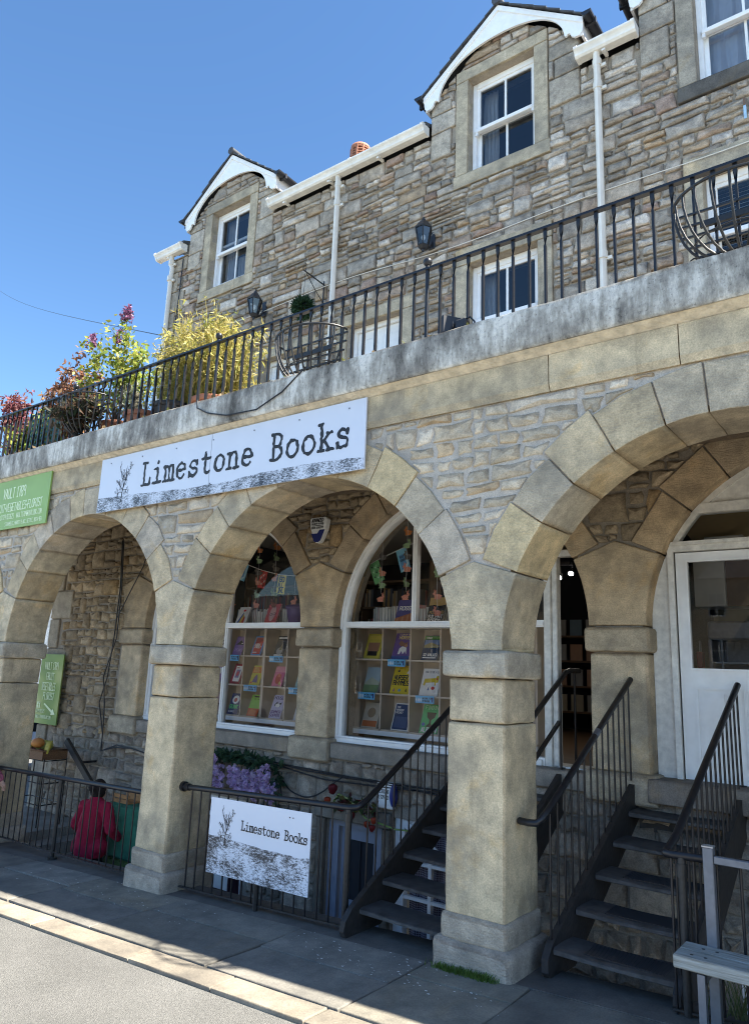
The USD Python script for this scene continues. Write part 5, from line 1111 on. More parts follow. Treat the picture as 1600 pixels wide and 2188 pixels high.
def book(label, x, z, w, h, col, art=(), y=2.47, lean=20, yaw=0, stack=True):
    w, h = w * .92, h * .93; t = thing('book', label, 'book', (x, y, z), yaw); c_, s_ = math.cos(math.radians(lean)), math.sin(math.radians(lean))
    Mx = np.array([[1, 0, 0, 0], [0, c_, s_, 0], [0, -s_, c_, 0], [0, 0, 0, 1.0]])           # leans back
    obj('cover', MB().box(-w / 2, w / 2, 0, .004, 0, h, col).box(-w / 2, w / 2, .026, .03, 0, h, col).box(-w / 2, -w / 2 + .003, .004, .026, 0, h, col).xf(Mx), 'coloured', t)
    obj('pages', MB().box(-w / 2 + .004, w / 2 - .004, .0045, .0255, .003, h - .003, (.68, .65, .58)).xf(Mx), 'coloured', t)
    lay_ = {}
    for k, a in enumerate(art):
        kind, colr = a[0], a[1]; yy = -.0008 * (k + 1); m = MB()
        if kind == 'r': m.ext(sbox(-w / 2 + a[2] * w, a[3] * h, -w / 2 + a[4] * w, a[5] * h), yy, yy + .0007, colr)
        elif kind == 'e': m.ext(affinity.scale(Point(0, 0).buffer(1, quad_segs=5), a[4] * w, a[5] * h).buffer(0) if 0 else affinity.translate(affinity.scale(Point(0, 0).buffer(1, quad_segs=5), a[4] * w, a[5] * h), -w / 2 + a[2] * w, a[3] * h), yy, yy + .0007, colr)
        elif kind == 'p': m.ext(Polygon([(-w / 2 + px * w, pz * h) for px, pz in a[2]]).buffer(0), yy, yy + .0007, colr)
        elif kind == 't':
            P, L = strokes(a[2], a[5] * h, .55, a[6] if len(a) > 6 else .2, .3); k2 = min(1.2, .84 * w / P.bounds[2]) if len(a) <= 7 else a[7]; m.ext(place(P, -w / 2 + a[3] * w, a[4] * h, k2), yy, yy + .0007, colr)
        if m.p: lay_[k] = m
    for k, m in lay_.items(): obj('title' if art[k][0] == 't' else 'picture', m.xf(Mx), 'coloured', t)
    return t
W_, K_ = (.74, .73, .70), (.015, .015, .018)
cl_ = lambda i, X: (X[i] + X[i + 1]) / 2
z0_, z1_, z2_, z3_ = 1.36, 1.785, 2.195, 2.62
book('purple book with dark mountain, top left pigeonhole of the left window', -8.12, z2_, .21, .31, (.20, .12, .33), [('p', K_, [(.1, .55), (.55, .8), (.95, .55)]), ('t', (.35, .25, .5), 'PEAK', .2, .2, .13), ('e', W_, .75, .62, .08, .03)])
book('red book with blue border, second pigeonhole, top row of left window', -7.73, z2_, .22, .32, (.10, .30, .62), [('r', (.55, .06, .05), .12, .08, .88, .92), ('p', (.30, .02, .03), [(.12, .6), (.88, .75), (.88, .92), (.12, .92)]), ('t', W_, 'HIGH', .2, .5, .10, .24), ('t', W_, 'TREET', .2, .38, .10, .24), ('r', W_, .16, .14, .55, .18)])
book('black and white photographic book in the top row, left window', -7.28, z2_, .21, .32, (.05, .05, .05), [('r', W_, .1, .86, .95, .95), ('r', W_, .05, .0, .9, .09), ('e', (.3, .3, .3), .5, .25, .3, .18), ('p', (.2, .18, .1), [(.4, .3), (.6, .6), (.7, .3)])])
book('dark red book with white label panel, middle row of left window', -8.12, z1_, .22, .33, (.28, .02, .04), [('r', W_, .2, .12, .85, .88), ('r', (.25, .18, .35), .32, .3, .72, .7), ('e', (.5, .05, .08), .52, .5, .13, .12), ('t', (.3, .05, .05), 'NOVEL', .28, .76, .05)])
book('yellow and orange book with bell shape, middle row of left window', -7.72, z1_, .22, .31, (.62, .52, .08), [('r', (.65, .22, .05), 0, .62, 1, .92), ('t', (.7, .6, .2), 'BELL', .15, .80, .09, .2), ('t', (.75, .5, .2), 'MUSIC', .15, .66, .09, .2), ('p', (.22, .15, .30), [(.25, .15), (.4, .45), (.55, .55), (.7, .35), (.75, .12)]), ('e', (.6, .1, .1), .2, .12, .08, .05)])
book('pink book with red portrait, middle row of left window', -7.28, z1_, .21, .31, (.66, .18, .28), [('r', (.72, .28, .34), 0, .72, 1, 1), ('e', (.45, .05, .04), .5, .38, .28, .26), ('e', (.6, .15, .1), .5, .55, .14, .1), ('e', (.5, .4, .12), .75, .15, .1, .1)])
book('pale teal book half hidden beside the left window pillar', -6.84, z1_, .2, .3, (.25, .45, .48), [('r', W_, .1, .7, .9, .9)])
book('navy book with white eye and green title, bottom row of left window', -8.13, z0_, .23, .33, (.025, .04, .13), [('e', W_, .5, .7, .33, .2), ('e', (.35, .04, .03), .48, .68, .15, .1), ('t', (.10, .55, .18), 'GUNK', .1, .28, .17, .22), ('t', W_, 'A NOVEL', .15, .1, .07)])
book('lime green book with orange base, bottom row of left window', -7.72, z0_, .23, .33, (.22, .52, .05), [('r', (.58, .12, .03), 0, 0, 1, .36), ('r', K_, .25, .88, .8, .94), ('r', (.1, .2, .02), .3, .78, .45, .81), ('r', (.1, .2, .02), .62, .78, .78, .81), ('p', (.62, .18, .05), [(.1, .1), (.3, .33), (.8, .25), (.7, .05)])])
book('pale lavender book with dark lettering, bottom row of left window', -7.28, z0_, .24, .35, (.44, .42, .60), [('t', (.10, .08, .2), 'HOUSE', .1, .82, .12, .2), ('t', (.12, .05, .2), 'SUMMER', .08, .22, .11, .2), ('t', (.12, .05, .2), 'SUPPER', .08, .07, .11, .2), ('p', K_, [(.2, .55), (.4, .72), (.5, .6), (.8, .7), (.7, .5), (.4, .48)]), ('e', W_, .5, .55, .2, .08)])
book('pale book at the far right of the bottom row, left window', -6.84, z0_, .2, .31, (.55, .56, .58), [('r', (.2, .2, .25), .1, .7, .9, .8)])
book('checked black and white book at the far left of the left window', -8.53, z2_, .21, .31, W_, [('p', K_, [(.1 + .2 * (i % 4) * 1., .1 + .2 * (i // 4)), (.25 + .2 * (i % 4), .15 + .2 * (i // 4)), (.2 + .2 * (i % 4), .25 + .2 * (i // 4))]) for i in range(16)])
book('lilac book below the checked one in the left window', -8.53, z1_, .21, .31, (.38, .26, .46), [('r', W_, .2, .5, .8, .8)])
book('grey-pink book at the bottom left of the left window', -8.53, z0_, .22, .32, (.42, .30, .30), [('r', (.1, .08, .1), .1, .1, .9, .5)])
book('white book with rainbow swirl standing on top of the left bookcase', -8.1, z3_, .24, .32, W_, [('p', (.05, .12, .35), [(.0, .0), (.22, .0), (.55, .62), (.5, .72)]), ('p', (.65, .42, .06), [(.22, .0), (.5, .0), (.66, .5), (.55, .62)]), ('p', (.55, .05, .05), [(.5, .0), (.8, .0), (.75, .45), (.66, .5)]), ('e', (.6, .05, .05), .55, .8, .12, .06)])
book('coral red book with bald face wearing glasses, above the left bookcase', -7.5, z3_, .25, .36, (.60, .10, .12), [('e', (.66, .42, .42), .5, .55, .25, .36), ('e', K_, .4, .5, .11, .06), ('e', (.66, .42, .42), .4, .5, .085, .045), ('e', K_, .66, .53, .11, .06), ('e', (.66, .42, .42), .66, .53, .085, .045), ('r', W_, .25, .06, .8, .11)])
book('yellow book of old pictures, top left of the right window', -5.66, z2_, .27, .36, (.50, .44, .07), [('r', (.30, .16, .10), .15, .3, .85, .65), ('r', K_, .2, .12, .8, .3), ('r', (.6, .5, .1), .1, .78, .9, .92)])
book('purple book with white galloping horses, top row of right window', -5.22, z2_, .28, .37, (.13, .07, .26), [('t', (.66, .52, .20), 'Horses', .22, .78, .11, .2), ('t', (.6, .5, .3), 'A LIFE OF THE', .2, .92, .05), ('p', W_, [(.3, .2), (.35, .42), (.5, .5), (.75, .45), (.8, .2), (.7, .32), (.6, .2), (.5, .33), (.42, .2)]), ('p', (.25, .12, .08), [(.25, .6), (.35, .72), (.6, .62), (.8, .68), (.7, .52), (.4, .5)]), ('r', (.06, .10, .3), .0, .0, 1, .14), ('e', (.4, .2, .12), .7, .52, .1, .06)])
book('dark book with a green heading and fell landscape, top row of right window', -4.8, z2_, .25, .34, (.03, .05, .10), [('r', (.12, .30, .06), 0, .84, 1, .97), ('t', W_, 'RIVER', .12, .87, .06), ('r', (.18, .25, .42), .06, .5, .94, .82), ('p', (.30, .26, .12), [(.06, .5), (.06, .6), (.45, .72), (.94, .6), (.94, .5)]), ('t', W_, '12 WALKS', .1, .17, .1, .2), ('r', W_, .1, .08, .9, .12)])
book('pale blue landscape book, left of the yellow one in right window', -5.66, z1_, .25, .35, (.36, .46, .50), [('r', (.18, .28, .14), 0, 0, 1, .35), ('p', (.4, .44, .34), [(0, .35), (.4, .6), (1, .42), (1, .3), (0, .3)])])
book('large yellow book of nursery rhymes in the right window', -5.22, z1_, .30, .39, (.62, .47, .02), [('t', K_, 'NURSERY', .1, .50, .15, .22), ('t', K_, 'RHYMES', .1, .31, .15, .22), ('e', (.15, .3, .35), .5, .13, .08, .05), ('p', K_, [(.2, .8), (.3, .85), (.32, .78), (.25, .75)]), ('p', W_, [(.7, .72), (.8, .86), (.85, .72)]), ('p', (.3, .15, .25), [(.15, .08), (.2, .2), (.27, .08)]), ('p', K_, [(.8, .1), (.85, .2), (.9, .08)]), ('r', (.6, .3, .02), .1, .93, .9, .97)])
book('white picture book with long yellow cat, right window', -4.8, z1_, .28, .36, W_, [('t', (.1, .12, .15), 'How to be a Cat', .12, .84, .07, .16), ('p', (.64, .48, .02), [(.12, .38), (.16, .62), (.75, .66), (.8, .75), (.92, .72), (.9, .5), (.8, .48), (.8, .38), (.74, .38), (.72, .5), (.24, .47), (.22, .36)]), ('e', (.6, .08, .06), .68, .28, .1, .06), ('p', (.1, .15, .3), [(.4, .2), (.45, .34), (.5, .2)]), ('e', (.5, .1, .05), .82, .62, .05, .04)])
book('orange and cream book behind reflections, bottom left of the right window', -5.66, z0_, .26, .34, (.52, .46, .36), [('r', (.5, .16, .06), .05, .05, .95, .28), ('e', (.3, .22, .14), .5, .6, .25, .2)])
book('navy book with thin white border, bottom row of right window', -5.2, z0_, .27, .36, W_, [('r', (.02, .05, .14), .05, .04, .95, .96), ('t', W_, 'THE', .12, .82, .06), ('t', W_, 'WOODEN', .12, .72, .06), ('t', W_, 'POCKET', .12, .62, .06), ('r', (.06, .10, .22), .15, .1, .85, .5)])
book('bright green book with dark goblet, bottom row of right window', -4.79, z0_, .27, .37, (.10, .50, .16), [('t', (.4, .68, .4), 'FINDING', .12, .83, .12, .2), ('t', W_, 'ALBION', .1, .04, .15, .22), ('p', (.07, .05, .02), [(.25, .72), (.78, .72), (.72, .55), (.56, .46), (.55, .34), (.72, .22), (.28, .22), (.46, .34), (.45, .46), (.3, .55)]), ('e', (.12, .16, .4), .16, .3, .09, .06)])
book('purple and orange novel standing on top of right bookcase', -5.2, z3_, .27, .36, (.10, .09, .26), [('t', W_, 'LJ', .3, .78, .15, .2, 0, .3), ('t', W_, 'ROSS', .15, .58, .15, .2), ('p', (.42, .16, .08), [(0, .05), (0, .25), (1, .48), (1, .05)]), ('p', (.5, .26, .14), [(.1, .05), (.1, .22), (.2, .25), (.2, .05)]), ('p', (.5, .26, .14), [(.4, .05), (.4, .29), (.5, .32), (.5, .05)]), ('p', (.5, .26, .14), [(.7, .05), (.7, .36), (.8, .39), (.8, .05)])])
book('black and gold novel standing right of the mullion above the bookcase', -4.74, z3_, .26, .38, (.03, .028, .025), [('r', (.55, .36, .12), 0, .62, 1, 1), ('p', K_, [(0, .6), (0, .7), (.3, .72), (.6, .68), (1, .72), (1, .6)]), ('t', (.5, .34, .12), 'MCDERMID', .12, .40, .09, .18), ('t', W_, 'SILENT', .1, .22, .12, .2), ('t', W_, 'BONES', .1, .05, .12, .2)])
# rows of books with their page edges turned to the street, on top of the bookcases
rk = np.random.default_rng(55)
def page_row(x0, x1, z, y, skip, place_):
    x = x0; i = 0
    while x < x1:
        w = .022 + .03 * rk.random(); h = .2 + .06 * rk.random(); x += w + .003
        if any(a < x < b for a, b in skip): continue
        t = thing('shelved_book', 'book standing with its pale page edges outwards in the row above the %s bookcase' % place_, 'book', (x, y, z), 0, 'books in the row above the %s bookcase' % place_)
        g = .45 + .25 * rk.random(); c3 = [(.3, .05, .05), (.1, .1, .12), (.5, .48, .42), (.1, .2, .25)][rk.integers(4)]
        obj('cover', MB().box(-w, -w + .003, 0, .16, 0, h, c3).box(-.003, 0, 0, .16, 0, h, c3), 'coloured', t); obj('pages', MB().box(-w + .0035, -.0035, .003, .158, .002, h - .004, (g, g * .97, g * .88)), 'coloured', t)
page_row(-8.3, -6.7, z3_, 2.60, [(-7.15, -6.85)], 'left'); page_row(-5.75, -3.6, z3_, 2.60, [], 'right')
bk = thing('basket', 'dark purple lidded basket on top of the left bookcase', 'basket', (-7.0, 2.52, z3_)); plain('purple_plastic', (.10, .05, .16), .5)
obj('body', MB().lathe([(0, 0), (.12, 0), (.16, .22)], (0, 0, 0), 18), 'purple_plastic', bk); obj('lid', MB().lathe([(.17, .22), (.18, .23), (.17, .27), (.05, .30), (0, .30)], (0, 0, 0), 18), 'purple_plastic', bk)
plain('card_blue', (.13, .44, .70), .5, noise=.04)
def card(label, x, z):
    t = thing('shelf_card', label, 'card', (x, 2.405, z)); obj('card', MB().box(-.13, .13, 0, .003, -.085, .0), 'card_blue', t)
    P, L = strokes('NATIONAL YEAR', .02, .5, .18); Q, L = strokes('OF READING', .02, .5, .18); obj('lettering', MB().ext(place(P, -.03, -.038, .13 / P.bounds[2]), -.001, -.0003).ext(place(Q, -.03, -.068, .1 / Q.bounds[2]), -.001, -.0003), 'ink', t); obj('pattern', MB().ext(unary_union([Polygon([(-.12 + i * .022, -.075), (-.11 + i * .022, -.05), (-.12 + i * .022, -.02), (-.125 + i * .022, -.045)]) for i in range(4)]), -.001, -.0003, ), 'paper_white', t)
    obj('end_mark', MB().box(.095, .115, -.001, -.0003, -.07, -.015), 'alarm_blue', t)
card('blue shelf card under the purple mountain book', -8.12, z2_ - .0); card('blue shelf card under the black and white photographic book', -7.25, z2_); card('blue shelf card under the yellow bell book', -7.72, z1_); card('blue shelf card beside the left window pillar, middle row', -6.85, z1_); card('blue shelf card under the grey-pink book at far left', -8.55, z0_ + .02)
card('blue shelf card under the galloping horses book', -5.22, z2_); card('blue shelf card under the pale blue landscape book', -5.66, z1_); card('blue shelf card under the long yellow cat book', -4.8, z1_)
# bunting
def bunting(label, pts, flags, y):
    b = thing('bunting', label, 'bunting'); P = np.array(pts); t = np.linspace(0, 1, 24); L = np.r_[0, np.cumsum(np.linalg.norm(np.diff(P, axis=0), axis=1))]; L /= L[-1]
    fx, fz = np.interp(t, L, P[:, 0]), np.interp(t, L, P[:, 1]); obj('cord', MB().tube([(a, y, c_) for a, c_ in zip(fx, fz)], .006, 5), 'paper_white', b)
    for u, w, h, col, art in flags:
        x0, z_ = np.interp(u, t, fx), np.interp(u, t, fz); sl = (np.interp(u + .02, t, fz) - np.interp(u - .02, t, fz)) / (np.interp(u + .02, t, fx) - np.interp(u - .02, t, fx) + 1e-9); a = math.atan(sl)
        Mx = trimesh.transformations.translation_matrix((x0, y - .004, z_)) @ trimesh.transformations.rotation_matrix(-a, [0, 1, 0])
        f = obj('flag', MB().box(-w / 2, w / 2, 0, .003, -h, 0, col).xf(Mx), 'coloured', b)
        for k, (kind, c2, val) in enumerate(art):
            m = MB(); yy = -.0008 * (k + 1)
            if kind == 'p': m.ext(affinity.scale(Polygon(val), w, h, origin=(0, 0)), yy, yy + .0007, c2)
            elif kind == 't': S, _ = strokes(val[0], val[3] * h, .62, .27, .22); m.ext(place(S, val[1] * w, val[2] * h, val[4] * w / S.bounds[2]), yy, yy + .0007, c2)
            obj('print', m.xf(Mx), 'coloured', f)
tick = lambda x, z: [(x - .08, z), (x, z - .08), (x + .12, z + .06), (x + .12, z + .12), (x, z), (x - .08, z + .07)]
def ticks(c1, c2): return [('p', c1 if (i % 2) else c2, tick(-.25 + .28 * (i % 3), -.18 - .25 * (i // 3) - .08 * (i % 3))) for i in range(9)]
BLUEF = [('p', (.10, .28, .50), [(-.35, -.95), (-.35, -.25), (.25, -.25), (.25, -.7)]), ('p', (.45, .66, .72), [(-.4, -.97), (.25, -.72), (.25, -.25), (.42, -.12), (.42, -.75), (.1, -.97)]), ('t', (.02, .06, .12), ('YEAR OF', -.3, -.4, .09, .45)), ('t', (.02, .06, .12), ('READING', -.3, -.55, .09, .45))]
bunting('string of coloured paper flags hanging in the left shop window', [(-8.5, 3.72), (-8.0, 3.53), (-7.6, 3.40), (-7.25, 3.32), (-6.9, 3.28), (-6.5, 3.32)],
        [(.30, .14, .25, (.18, .46, .62), BLUEF), (.50, .14, .25, (.58, .05, .045), ticks(W_, K_)), (.68, .155, .27, (.70, .55, .05), [('t', K_, ('GO', -.28, -.36, .24, .62)), ('t', K_, ('ALL', -.4, -.65, .23, .72)), ('t', K_, ('IN.', -.32, -.93, .22, .66))]), (.88, .15, .26, (.30, .26, .52), [('p', (.55, .2, .12), [(-.3, -.1), (.2, -.05), (.3, -.3), (-.1, -.35)]), ('p', (.2, .4, .25), [(-.4, -.6), (.3, -.5), (.2, -.9), (-.3, -.9)])])], 2.34)
bunting('string of coloured paper flags hanging in the right shop window', [(-5.85, 3.27), (-5.5, 3.43), (-5.1, 3.56), (-4.6, 3.72), (-4.2, 3.9)],
        [(.17, .16, .28, (.14, .38, .15), ticks((.5, .7, .5), K_)), (.42, .15, .29, (.18, .46, .62), BLUEF), (.70, .17, .29, (.60, .04, .04), ticks(W_, K_)), (.93, .15, .26, (.62, .46, .06), [])], 2.34)
RAB = Polygon([(-.5, -.30), (-.42, .05), (-.28, .12), (-.34, .28), (-.32, .34), (-.42, .40), (-.50, .32), (-.58, .34)]) # replaced below
RAB = unary_union([affinity.scale(Point(.08, -.12).buffer(1, quad_segs=4), .40, .26), affinity.scale(Point(-.30, .14).buffer(1, quad_segs=4), .17, .15), Polygon([(-.28, .2), (-.36, .55), (-.26, .58), (-.18, .24)]), Polygon([(-.22, .2), (-.16, .52), (-.07, .50), (-.12, .2)]), affinity.scale(Point(.47, -.08).buffer(1, quad_segs=3), .09, .09), sbox(-.32, -.42, .42, -.30)])
mat('rabbit_print', {'a': ('attribute', {'attribute': 'tint'}), 'g': ('geometry', {}), 'v': ('voronoi_texture', {'scale': 55.0}), 'r': ('rgb_ramp', {'ramp': [(.2, (1.7, 1.6, 1.5)), (.3, (.8, .8, .8)), (.6, (1, 1, 1))]}), 'm': ('mix', {'mix_type': 'multiply', 'fac': 1.0}), 'p': ('principled_bsdf', {'roughness': .7})}, [('g.position', 'v.vector'), ('v.distance', 'r.fac'), ('a.color', 'm.color1'), ('r.color', 'm.color2'), ('m.color', 'p.base_color')], 'p.BSDF')
OR, GN, PK, DK = (.50, .17, .04), (.25, .36, .18), (.52, .20, .13), (.10, .09, .08)
def garland(label, x, y, zs_, face_):
    g = thing('rabbit_garland', label, 'garland'); obj('thread', MB().tube([(x, y, 4.1), (x, y, min(z for z, _ in zs_) + .05)], .0018, 4), 'paper_white', g)
    for k, (z, c_) in enumerate(zs_):
        a = face_[k % len(face_)]; Mx = trimesh.transformations.translation_matrix((x, y, z)) @ trimesh.transformations.rotation_matrix(a, [0, 0, 1])
        obj('rabbit', MB().ext(affinity.scale(RAB, .115, .115, origin=(0, 0)), 0, .003, c_).xf(Mx), 'rabbit_print', g)
garland('string of paper rabbits, left one in the right window between green and blue flags', -5.37, 2.25, [(3.45, DK), (3.25, PK), (3.10, GN), (2.93, PK)], [0, 0, 0, pi])
garland('string of paper rabbits beside the white mullion in the right window', -4.98, 2.22, [(3.73, OR), (3.57, GN), (3.43, DK), (3.28, PK), (3.1, GN), (2.94, PK)], [0, pi, 0, .2, 1.4, pi])
garland('string of paper rabbits nearest the big front pillar in the right window', -4.56, 2.25, [(3.2, GN), (2.94, PK), (2.75, PK)], [0, .1])
garland('string of paper rabbits at the left of the left window', -7.56, 2.25, [(3.82, DK), (3.68, OR), (3.53, GN), (3.36, DK), (3.22, PK), (3.04, (.28, .42, .32)), (2.9, PK)], [0, 0, .1, .6])
garland('string of paper rabbits turning edge-on at the right of the left window', -7.22, 2.25, [(3.70, OR), (3.55, GN), (3.40, DK), (3.26, PK), (3.05, GN), (2.9, PK)], [1.1, 1.5, .5, pi])
garland('string of paper rabbits hanging before the purple basket in the left window', -6.83, 2.25, [(3.4, GN), (2.93, PK)], [.4, pi])
garland('string of paper rabbits at the far left edge of the left window', -8.07, 2.25, [(2.92, PK)], [.9])
# tall bookshelves inside the shop
sv = thing('shop_bookshelf', 'dark wooden bookshelves with books deep inside the left window', 'bookshelf', (-9.3, 4.2, 1.2))
for z in (.6, 1.0, 1.4, 1.8, 2.2): obj('shelf', MB().box(-.6, 3.4, 0, .3, z, z + .03), 'brown_wood', sv)
for x in (-.6, .8, 2.1, 3.37): obj('upright', MB().box(x, x + .03, 0, .3, 0, 2.5), 'brown_wood', sv)
bks = MB()
for z in (1.03, 1.43, 1.83):
    x = -.55
    while x < 3.3:
        w = .02 + .03 * rk.random(); h = .2 + .1 * rk.random(); x += w + .002 + (.2 if rk.random() < .04 else 0); c3 = np.array([(.5, .47, .4), (.3, .06, .05), (.08, .12, .2), (.55, .4, .2), (.1, .1, .1), (.4, .42, .45)][rk.integers(6)]) * .8
        bks.box(x - w, x, .04, .25, z, z + h, c3)
obj('books', bks, 'coloured', sv, kind='stuff')
s5 = thing('shop_bookshelf', 'dim bookshelves seen through the open doorway behind the spotlights', 'bookshelf', (-5.6, 6.6, 1.2))
for z in (.3, .7, 1.1, 1.5): obj('shelf', MB().box(0, 3.0, 0, .3, z, z + .03), 'brown_wood', s5)
bks = MB()
for z in (.33, .73, 1.13, 1.53):
    for i in range(11): bks.box(.05 + i * .27, .05 + i * .27 + .2, .05, .08, z, z + .26, np.array([(.5, .45, .35), (.4, .4, .4), (.5, .3, .2), (.2, .3, .4)][rk.integers(4)]) * .8)
obj('books', bks, 'coloured', s5, kind='stuff')
# ------------------------------------------------------------ street railings, wooden stairs, bench
def zz1(x): return .69 + .0235 * (x + 6.92)
f1 = thing('street_railing', 'low black tubular railing across the left arch, in front of the person in red', 'railing')
obj('handrail', MB().tube([(x, .15, float(zz1(x))) for x in np.linspace(-9.97, -6.70, 12)], .027, 10), 'black_iron', f1)
obj('bottom_rail', MB().bar((-9.97, .15, float(zz1(-9.97)) - .815), (-6.70, .15, float(zz1(-6.7)) - .82), .03, .012), 'black_iron', f1)
x = -9.9
while x < -6.75:
    if abs(x + 8.46) > .05: obj('bar', MB().tube([(x, .15, float(zz1(x)) - .81), (x, .15, float(zz1(x)) - .02)], .0075, 6), 'black_iron', f1)
    x += .1315
pst = obj('post', MB().tube([(-8.46, .15, float(gz(-8.46)) - .02), (-8.46, .15, float(zz1(-8.46)))], .023, 10).tube([(-8.46, .15, float(zz1(-8.46)) - .07), (-8.46, .15, float(zz1(-8.46)) - .03)], .03, 10), 'worn_iron', f1)
obj('foot', MB().tube([(-8.46, .15, float(gz(-8.46)) - .01), (-8.46, .15, float(gz(-8.46)) + .02)], .06, 10), 'worn_iron', pst)
def zz2(x): return .92 + .041 * (x + 3.97)
f2 = thing('street_railing', 'low black tubular railing behind the smaller shop sign, joining the stair handrail', 'railing')
hr = [(x, .15, float(zz2(x))) for x in np.linspace(-6.22, -4.06, 9)] + [(-4.0, .17, .925)] + [(-3.985, .22, .945)] + [(-3.98, y, .935 + .542 * (y - .21)) for y in np.linspace(.32, 2.02, 8)]
obj('handrail', MB().tube(hr, .027, 10), 'black_iron', f2)
obj('wall_flange', MB().tube([(-6.235, .15, float(zz2(-6.22))), (-6.20, .15, float(zz2(-6.2)))], .05, 12).tube([(-6.20, .15, float(zz2(-6.2))), (-6.13, .15, float(zz2(-6.13)))], .036, 10), 'black_iron', f2)
obj('bottom_rail', MB().bar((-6.24, .15, -.10), (-4.03, .15, -.005), .03, .012), 'worn_iron', f2)
x = -6.08
while x < -4.15: obj('bar', MB().tube([(x, .15, -.10 + .043 * (x + 6.24)), (x, .15, float(zz2(x)) - .02)], .0085, 6), 'black_iron', f2); x += .131
obj('post', MB().tube([(-4.07, .15, -.05), (-4.07, .15, .90)], .027, 10).tube([(-4.07, .15, .80), (-4.07, .15, .87)], .034, 10), 'worn_iron', f2)
obj('sign_post', MB().tube([(-5.08, .13, -.10), (-5.08, .13, .86)], .026, 8), 'worn_iron', f2)
SK = lambda y: .11 * (y - .2) / 1.8
def stringer(parent, x, pts, th=.045, skew=False, mtl='dark_wood'):
    m = MB().extx(Polygon(pts), x - th / 2, x + th / 2)
    if skew: m.p = [(v + np.c_[SK(v[:, 1]), 0 * v[:, 1], 0 * v[:, 1]], f, t, k) for v, f, t, k in m.p]
    obj('stringer', m, mtl, parent)
def tread(parent, x0, x1, y, z, d=.32, skew=0.0, grip=False):
    n = 14; m = MB(); xs2 = np.linspace(x0, x1, n); pr = [(y + .02, z), (y, z - .012), (y, z - .042), (y + .012, z - .05), (y + d, z - .05), (y + d, z)]
    v = [(xx_ + skew, py - .012 * math.sin(pi * (xx_ - x0) / (x1 - x0)) * (j < 3), pz - .010 * math.sin(pi * (xx_ - x0) / (x1 - x0)) ** 2 * (j in (0, 1, 5))) for xx_ in xs2 for j, (py, pz) in enumerate(pr)]
    k = len(pr); f = [(i * k + j, i * k + (j + 1) % k, (i + 1) * k + (j + 1) % k, (i + 1) * k + j) for i in range(n - 1) for j in range(k)]
    m.add(v, f, None, 35)
    t = obj('tread', m, 'tread_wood', parent)
    if grip: 
        g = MB()
        for i in range(11): g.box(x0 + .2 + skew, x1 - .08 + skew, y + .04 + i * .022, y + .047 + i * .022, z - .008, z + .0015)
        obj('grip_strip', g, 'black_plastic', t, kind='stuff')
st1 = thing('wooden_stairs', 'dark wooden open-riser stairs rising behind the big front pillar to the open doorway', 'stairs')
b0 = float(gz(-4))
prof = [(.03, b0 + .0), (.0, b0 + .05), (.02, b0 + .12), (.10, b0 + .20), (1.95, 1.17), (1.95, .80), (.50, b0 + .0)]
stringer(st1, -3.98, prof, .05); stringer(st1, -2.93, [(y + .02, z + .05) for y, z in prof], .05)
for i in range(6): tread(st1, -3.955, -2.955, .20 + .305 * i, .15 + .163 * i, .30)
obj('landing', MB().box(-3.98, -2.9, 1.93, 2.1, 1.12, 1.19), 'tread_wood', st1)
x = 0
for i in range(13):
    y = .30 + .125 * i; obj('baluster', MB().tube([(-3.98, y, b0 + .22 + .52 * (y - .1)), (-3.98, y, .935 + .542 * (y - .21) - .05), (-3.98, y + .012, .935 + .542 * (y - .21) - .02)], .0085, 6), 'black_iron', st1)
r2 = [(-2.93, y, .98 + .542 * (y - .21) + .12) for y in np.linspace(.25, 1.85, 7)] + [(-2.93, 1.97, 2.05), (-2.925, 2.06, 2.11), (-2.92, 2.16, 2.13), (-2.92, 2.4, 2.13)]
obj('handrail', MB().tube(r2, .025, 10), 'black_iron', st1)
obj('mid_rail', MB().bar((-2.93, .5, .87), (-2.93, 1.9, 1.64), .03, .03), 'black_iron', st1)
for y in (.5, 1.2, 1.93, 2.3): obj('post', MB().tube([(-2.93, y, .1 + .5 * y), (-2.93, y, min(2.12, .98 + .542 * (y - .21) + .12))], .012, 8), 'black_iron', st1)
st2 = thing('wooden_stairs', 'dark wooden open-riser stairs climbing to the glazed white door, bench at their foot', 'stairs')
b0 = float(gz(-2.3))
prof = [(.25, b0 - .02), (.20, b0 + .03), (.20, b0 + .12), (.27, b0 + .2), (1.98, 1.24), (2.02, 1.16), (2.0, .92), (.62, b0 - .02)]
stringer(st2, -2.34, prof, .05, True); stringer(st2, -1.47, prof, .05, True)
for i, (y, z) in enumerate(((.26, .225), (.62, .405), (.97, .585), (1.32, .77), (1.66, .96))): tread(st2, -2.315, -1.495, y, z, .31, SK(y + .15), i in (0, 1, 2))
obj('riser_board', MB().box(-2.2, -1.36, 1.90, 1.93, .78, .93), 'tread_wood', st2)
hr = [(-2.52, .19, 1.03), (-2.44, .17, 1.03), (-2.38, .17, 1.035), (-2.355, .20, 1.06)] + [(-2.34 + SK(y), y, 1.10 + .585 * (y - .25)) for y in np.linspace(.28, 1.9, 9)]
obj('handrail', MB().tube(hr, .026, 10), 'black_iron', st2); obj('handrail_sleeve', MB().tube([(-2.34 + SK(y), y, 1.10 + .585 * (y - .25)) for y in (1.10, 1.17)], .0275, 10), 'galvanised', st2)
for i in range(14): y = .30 + .118 * i; obj('baluster', MB().tube([(-2.34 + SK(y), y, b0 + .2 + .608 * (y - .27)), (-2.34 + SK(y), y, 1.10 + .585 * (y - .25) - .01)], .0085, 6), 'black_iron', st2)
